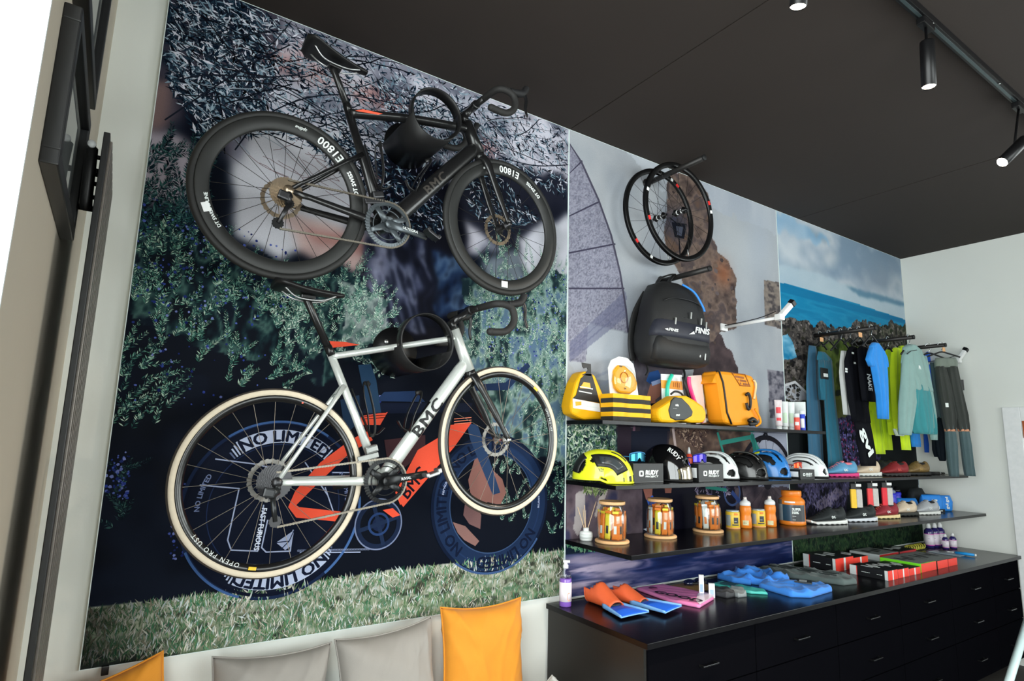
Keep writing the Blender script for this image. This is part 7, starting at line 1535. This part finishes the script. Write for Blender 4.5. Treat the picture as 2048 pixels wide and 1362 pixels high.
fin('front swim fin, orange foot pocket and blue blade, at the left end of the worktop', (2.20, -.085), math.atan2(-.31, .0)+.02, .18, .095, -.02, .19)
fin('rear swim fin leaning across the front one towards the pink bag', (2.335, -.10), math.atan2(-.30, .08), .22, .088, .01, .15)
# flat soft goods helper
def pad(mb, pts, h, n=14, bump=.004, seed=0, base=0.0, fold=0.0):
    """soft flat shape: outline (x,y) raised to about height h, creased by bump and fold"""
    rr = random.Random(seed); c_ = Vector((sum(p[0] for p in pts)/len(pts), sum(p[1] for p in pts)/len(pts))); P = []; m = len(pts)
    for i in range(m):
        a, b_ = Vector(pts[i]), Vector(pts[(i+1) % m])
        for k_ in range(10): P.append(a.lerp(b_, k_/10))
    ph = [rr.uniform(0, 6) for _ in range(6)]; dr = rr.uniform(0, PI); rings = []
    lv = [(1.0, 0.0), (1.008, .3), (.995, .75), (.97, .95), (.93, 1.0)]+[(.93-.07*i, 1.0) for i in range(1, 13)]+[(.02, 1.0)]
    for s_, f in lv:
        R_ = []
        for p in P:
            x, y = c_.x+(p.x-c_.x)*s_, c_.y+(p.y-c_.y)*s_; dz = 0
            if f > .7:
                u = x*math.cos(dr)+y*math.sin(dr); v = -x*math.sin(dr)+y*math.cos(dr)
                w = math.sin(v*31+ph[0]+.8*math.sin(u*17+ph[1])); r1 = 1-abs(math.sin(u*24+w+ph[2])); r2 = 1-abs(math.sin(u*43+v*29+ph[3]))
                dz = fold*(r1*r1*2.2-.5)+bump*(r2*1.6-.6)+bump*.6*math.sin(x*60+ph[4])*math.cos(y*52+ph[5])
                if f < 1: dz *= .4
            R_.append(Vector((x, y, base+.001+max(h*f*.8+dz*f, .003 if f > 0 else 0))))
        rings.append(R_)
    mb.loft(rings); return mb
def soft(name, label, cat, pts, h, mat, part, seed=0, bump=.004, fold=0.0):
    c_ = (sum(p[0] for p in pts)/len(pts), sum(p[1] for p in pts)/len(pts)); t = thing(name, label, cat, (c_[0], c_[1], ZT)); pad(MB(), pts, h, seed=seed, bump=bump, base=ZT, fold=fold).build(part, mat, t, org=t.location); return t
pinkb = M('bag_pink', (226, 120, 170), .35, var=.12, vs=8, coat=.3)
t = soft('mesh_bag', 'pink plastic bag with black lettering lying beside the fins', 'bag', [(2.60, -.03), (2.80, -.04), (2.87, -.33), (2.83, -.38), (2.62, -.455), (2.57, -.30)], .022, pinkb, 'bag', 3, .0016, .0)
b = MB(); plane_text(b, 'GOOD', (2.585, -.17, ZT+.0225), (.09, -.36, 0), (.97, .24, 0), .055, width=.27, bold=.07); b.build('lettering', card_bk, t, org=t.location, fix=False); MB().lathe([(0, 0), (.026, 0), (.024, .002), (0, .002)], (2.66, -.10, ZT+.0215), 8).build('emblem', M('emblem_plum', (96, 40, 76), .5), t, org=t.location)
MB().prism_z([(2.80, -.30), (2.87, -.33), (2.83, -.38), (2.62, -.455), (2.66, -.40)], ZT+.018, ZT+.0215).build('clear_window', M('bag_clear_edge', (206, 190, 204), .2), t, org=t.location)
t = soft('goggles_card', 'flat tan card with dark goggles lying behind the pink bag', 'goggles', [(2.86, -.05), (3.10, -.05), (3.06, -.22), (2.88, -.22)], .004, M('card_tan', (150, 116, 70), .5), 'card', 4, .0005)
for dx in (-.05, .045): MB().sphere((2.985+dx, -.13, ZT+.028), (.042, .032, .018), 16, 8).build('lens', M('goggle_lens_navy', (24, 30, 60), .12, coat=.5), t, org=t.location)
MB().tube(smooth_path([(2.90, -.12, ZT+.02), (2.95, -.17, ZT+.03), (3.03, -.17, ZT+.03), (3.07, -.11, ZT+.02)], 4), .007, 8).build('strap', card_bk, t, org=t.location)
for nm, lb, x, y, w, h, m_ in (('tester_box', 'tall narrow white box standing between pink bag and black gloves', 2.83, -.30, .026, .115, card_w), ('tester_box', 'short white and blue box standing in front of the tall narrow one', 2.86, -.345, .032, .075, card_w)):
    t = thing(nm, lb, 'box', (x, y, ZT), None, (0, 0, -.8)); MB().box((0, 0, h/2), (w, .02, h), bev=.001).build('carton', m_, t); MB().box((0, -.0105, h*.4), (w*.6, .001, h*.35)).build('print', M('print_pale_blue', (150, 176, 200), .5), t); MB().box((w/2+.0005, 0, h*.3), (.001, .018, h*.5)).build('side_print', M('print_navy', (50, 66, 140), .5), t)
t = soft('gloves', 'small crumpled black and grey gloves on the worktop', 'gloves', [(2.90, -.30), (2.99, -.26), (3.03, -.33), (2.99, -.40), (2.92, -.40)], .035, M('glove_black_grey', (60, 62, 66), .6, var=.9, vs=40), 'glove', 5, .010); pad(MB(), [(3.0, -.34), (3.09, -.30), (3.12, -.36), (3.05, -.43), (2.99, -.42)], .03, seed=9, bump=.008, base=ZT).build('grey_glove', M('glove_grey', (120, 126, 128), .6, var=.4, vs=40), t, org=t.location)
t = soft('swim_cap_pack', 'flat teal green pack with dark print in front of the blue jacket', 'pack', [(3.10, -.16), (3.20, -.15), (3.25, -.41), (3.20, -.46), (3.13, -.40)], .018, M('pack_teal_green', (70, 176, 166), .4), 'pack', 6, .002)
MB().prism_z([(3.12, -.20), (3.18, -.19), (3.20, -.27), (3.13, -.29)], ZT+.016, ZT+.0215).build('print', M('print_dark_teal', (36, 76, 84), .5), t, org=t.location)
jb = fab('jacket_sky_blue', (56, 132, 224), gain=1.2)
t = soft('folded_jacket', 'folded light blue jacket with grey chest logo lying on the worktop', 'jacket', [(3.30, -.34), (3.48, -.27), (3.66, -.50), (3.62, -.60), (3.36, -.62), (3.27, -.56)], .040, jb, 'body', 7, .005, .007)
pad(MB(), [(3.35, -.10), (3.50, -.06), (3.62, -.20), (3.58, -.36), (3.40, -.36), (3.33, -.24)], .050, seed=8, bump=.008, base=ZT, fold=.016).build('hood', jb, t, org=t.location); pad(MB(), [(3.28, -.06), (3.38, -.05), (3.42, -.22), (3.32, -.27), (3.27, -.18)], .045, seed=12, bump=.004, base=ZT, fold=.008).build('sleeve', jb, t, org=t.location)
MB().prism_z([(3.47, -.46), (3.54, -.42), (3.585, -.50), (3.51, -.545)], ZT+.040, ZT+.0475).build('logo_patch', M('logo_dark_grey', (52, 60, 66), .5), t, org=t.location); MB().prism_z([(3.495, -.475), (3.535, -.452), (3.555, -.488), (3.515, -.51)], ZT+.042, ZT+.0485).build('logo_print', M('logo_silver', (160, 168, 172), .4), t, org=t.location)
t = soft('folded_trousers', 'folded dark grey-green trousers lying between blue jacket and boxes', 'trousers', [(3.76, -.04), (3.92, -.05), (4.02, -.30), (4.05, -.50), (3.96, -.57), (3.84, -.55), (3.72, -.28)], .040, fab('trouser_grey_green', (82, 94, 92), gain=1.2), 'leg', 10, .004, .008)
for i, off in enumerate((-.03, .03)): MB().tube(smooth_path([(3.82+off, -.08, ZT+.040), (3.86+off, -.25, ZT+.040), (3.93+off, -.48, ZT+.040)], 5), .004, 6).build('seam', M('seam_dark', (50, 58, 58), .8), t, org=t.location)
# component boxes: long axis across the worktop
bx_k = M('box_black', (30, 31, 34), .4, var=.15, vs=30); bx_r = M('box_red', (222, 56, 44), .4); bx_w = M('box_white_grey', (196, 202, 202), .45); bx_g = M('box_green', (110, 214, 40), .4); bx_t = M('box_top_grey', (120, 124, 122), .4, var=.5, vs=25)
def cbox(label, x, y0, y1, w, h, z0, side=bx_k, top=bx_k, endm=bx_r, wend=True, yaw=0.0, txt=('COMPONENT', 'S-WORKS')):
    t = thing('component_box', label, 'box', (x+w/2, (y0+y1)/2, z0), 'component boxes on the worktop', (0, 0, yaw)); d = abs(y1-y0)
    MB().box((0, 0, h/2), (w, d, h), bev=.0015).build('carton', side, t)
    MB().box((0, 0, h+.0004), (w*.96, d*.94, .0008)).build('top_print', top, t)
    MB().box((0, -d/2-.0006, h/2), (w*.99, .0012, h*.98)).build('front_end', endm, t)
    if wend: MB().box((-w/2-.0006, d/2-.022, h/2), (.0012, .043, h*.98)).build('white_corner', bx_w, t); MB().box((-w/2-.0008, -d/2+.010, h/2), (.0014, .019, h*.98)).build('white_corner', bx_w, t); MB().box((-w/2-.0009, d/2-.046, h/2), (.0012, .005, h*.98)).build('red_line', bx_r, t); MB().box((0, -d/2-.0010, h/2), (w*.10, .0014, h*.98)).build('end_stripe', bx_w, t)
    b = MB(); plane_text(b, '-----', (-w/2-.0018, d*.18, h*.40), (0, -1, 0), (0, 0, 1), h*.22, width=d*.22, bold=.05); plane_text(b, '---', (-w/2-.0018, -d*.22, h*.40), (0, -1, 0), (0, 0, 1), h*.2, width=d*.13, bold=.05)
    if side is bx_k: b.build('lettering', white_ink, t, fix=False)
    b = MB()
    for i in range(3): b.box((w*(-.25+.25*i), d*(.1-.12*(i % 2)), h+.0012), (w*.12, d*.3, .0008))
    b.build('top_lettering', white_ink if top is bx_k else card_bk, t)
    return t
cbox('large black and red component box, leftmost at the back', 4.20, -.085, -.315, .235, .085, ZT); cbox('second black and red component box at the back, beside the leftmost', 4.445, -.095, -.310, .20, .070, ZT)
cbox('front left black component box with red end', 4.245, -.385, -.625, .130, .060, ZT); cbox('front black component box with red end, second from the left', 4.385, -.39, -.622, .15, .055, ZT); cbox('front flat component box with red end, below the green one', 4.545, -.395, -.620, .165, .045, ZT)
cbox('thin white topped catalogue box lying at the back behind the green one', 4.90, -.05, -.27, .30, .045, ZT, side=bx_w, top=bx_t, wend=False, endm=M('box_dark_red', (176, 36, 40), .4)); cbox('thin dark catalogue box with red end lying at the back right', 5.24, -.07, -.26, .28, .040, ZT, side=bx_k, top=bx_k, wend=False, endm=M('box_dark_red', (0, 0, 0)))
cbox('bright green component box with red end and yellow corner', 4.735, -.35, -.615, .235, .058, ZT, side=bx_g, top=bx_t, wend=False); cbox('grey topped component box with red end, right of the green one', 4.99, -.345, -.615, .17, .055, ZT, top=bx_t, wend=False); cbox('last grey topped component box with red end in the front row', 5.175, -.34, -.612, .15, .052, ZT, top=bx_t, wend=False)
t = thing('lock_cable', 'coiled yellow and black patterned cable lying at the back of the worktop', 'cable', (5.72, -.17, ZT))
cy = M('cable_yellow_black', (220, 160, 60), .5, var=.9, vs=55); cp = []
for i in range(90): a = i/90*2*PI*7; cp.append((-.14+.28*i/90, math.sin(a)*.022, .026+math.cos(a)*.020))
MB().tube(cp, .0055, 8).build('coil', cy, t); MB().box((0, 0, .003), (.34, .06, .004)).build('card', card_bk, t)
t = thing('tool_pack', 'blister pack with bright blue handled tool at the right of the worktop', 'tool pack', (5.80, -.40, ZT), None, (0, 0, .0)); MB().box((0, .03, .003), (.13, .22, .005), bev=.001).build('card', M('card_grey_blue', (150, 164, 172), .4, var=.3, vs=20), t); MB().tube([(.02, -.02, .016), (.03, -.09, .016), (.035, -.15, .015)], [.010, .012, .010], 12).build('handle', M('tool_blue', (30, 140, 220), .35), t); MB().tube([(.02, -.02, .016), (.0, .09, .014)], .005, 8).build('shaft', steel, t); MB().lathe([(0, 0), (.011, 0), (.009, -.008), (0, -.009)], (.035, -.15, .015), 12, 'y').build('end', white_pl, t)
def care(label, x, y, R, H, grp='violet care bottles', big=True):
    t = thing('care_bottle', label, 'bottle', (x, y, ZT), grp, (0, 0, -1.15)); vd = M('bottle_dark_violet', (40, 34, 90), .2, coat=.3)
    MB().lathe([(0, 0), (R*.94, 0), (R, .003), (R, H*.62), (R*.92, H*.70), (R*.5, H*.78), (R*.42, H*.80)], seg=28).build('body', vd, t); MB().lathe([(0, H*.79), (R*.5, H*.79), (R*.5, H*.90), (R*.34, H*.97), (R*.2, H), (0, H)], seg=22).build('cap', white_pl, t)
    MB().lathe([(R+.0004, H*.10), (R+.0009, H*.10), (R+.0009, H*.56), (R+.0004, H*.56)], seg=28).build('label', lab_p, t)
    for z_ in (.10, .55): MB().lathe([(R+.0008, H*z_), (R+.0014, H*z_), (R+.0014, H*(z_+.02)), (R+.0008, H*(z_+.02))], seg=28).build('label_line', lab_m, t)
    q = MB(); put_text(q, '----', lambda u, v: Vector((math.sin(-.3+u*.2)*(R+.0015), -math.cos(-.3+u*.2)*(R+.0015), H*.36+v*H*.07)), bold=.04); q.build('lettering', M('label_plum_text', (130, 70, 130), .5), t, fix=False)
care('left tall violet care bottle against the right wall', 6.005, -.165, .036, .205); care('middle tall violet care bottle against the right wall', 6.085, -.180, .036, .205); care('right tall violet care bottle against the right wall', 6.165, -.190, .036, .205); care('small violet care bottle in front of the tall ones', 6.06, -.265, .024, .125); care('small violet care bottle right of the others', 6.145, -.290, .026, .130)
# pale tube of a stand in the foreground at the right picture edge
a, b_ = at(2049, 1262, y=-1.25), at(2018, 1362, y=-1.25); d = (b_-a).normalized(); foot = a+d*((.02-a.z)/d.z); top = a-d*.25
t = thing('display_stand', 'pale blue-white slanted tube of a display stand at the right picture edge', 'stand', (foot.x, foot.y, 0)); L = t.location
MB().tube([Vector((foot.x, foot.y, .02)), top], .020, 18).build('tube', M('tube_pale_blue', (190, 214, 222), .3, coat=.3), t, org=L); MB().box((foot.x, foot.y, .010), (.30, .22, .02), bev=.004).build('base', black_metal, t, org=L); MB().tube([top, top+Vector((.0, .0, .06))], .012, 12).build('holder', black_metal, t, org=L)
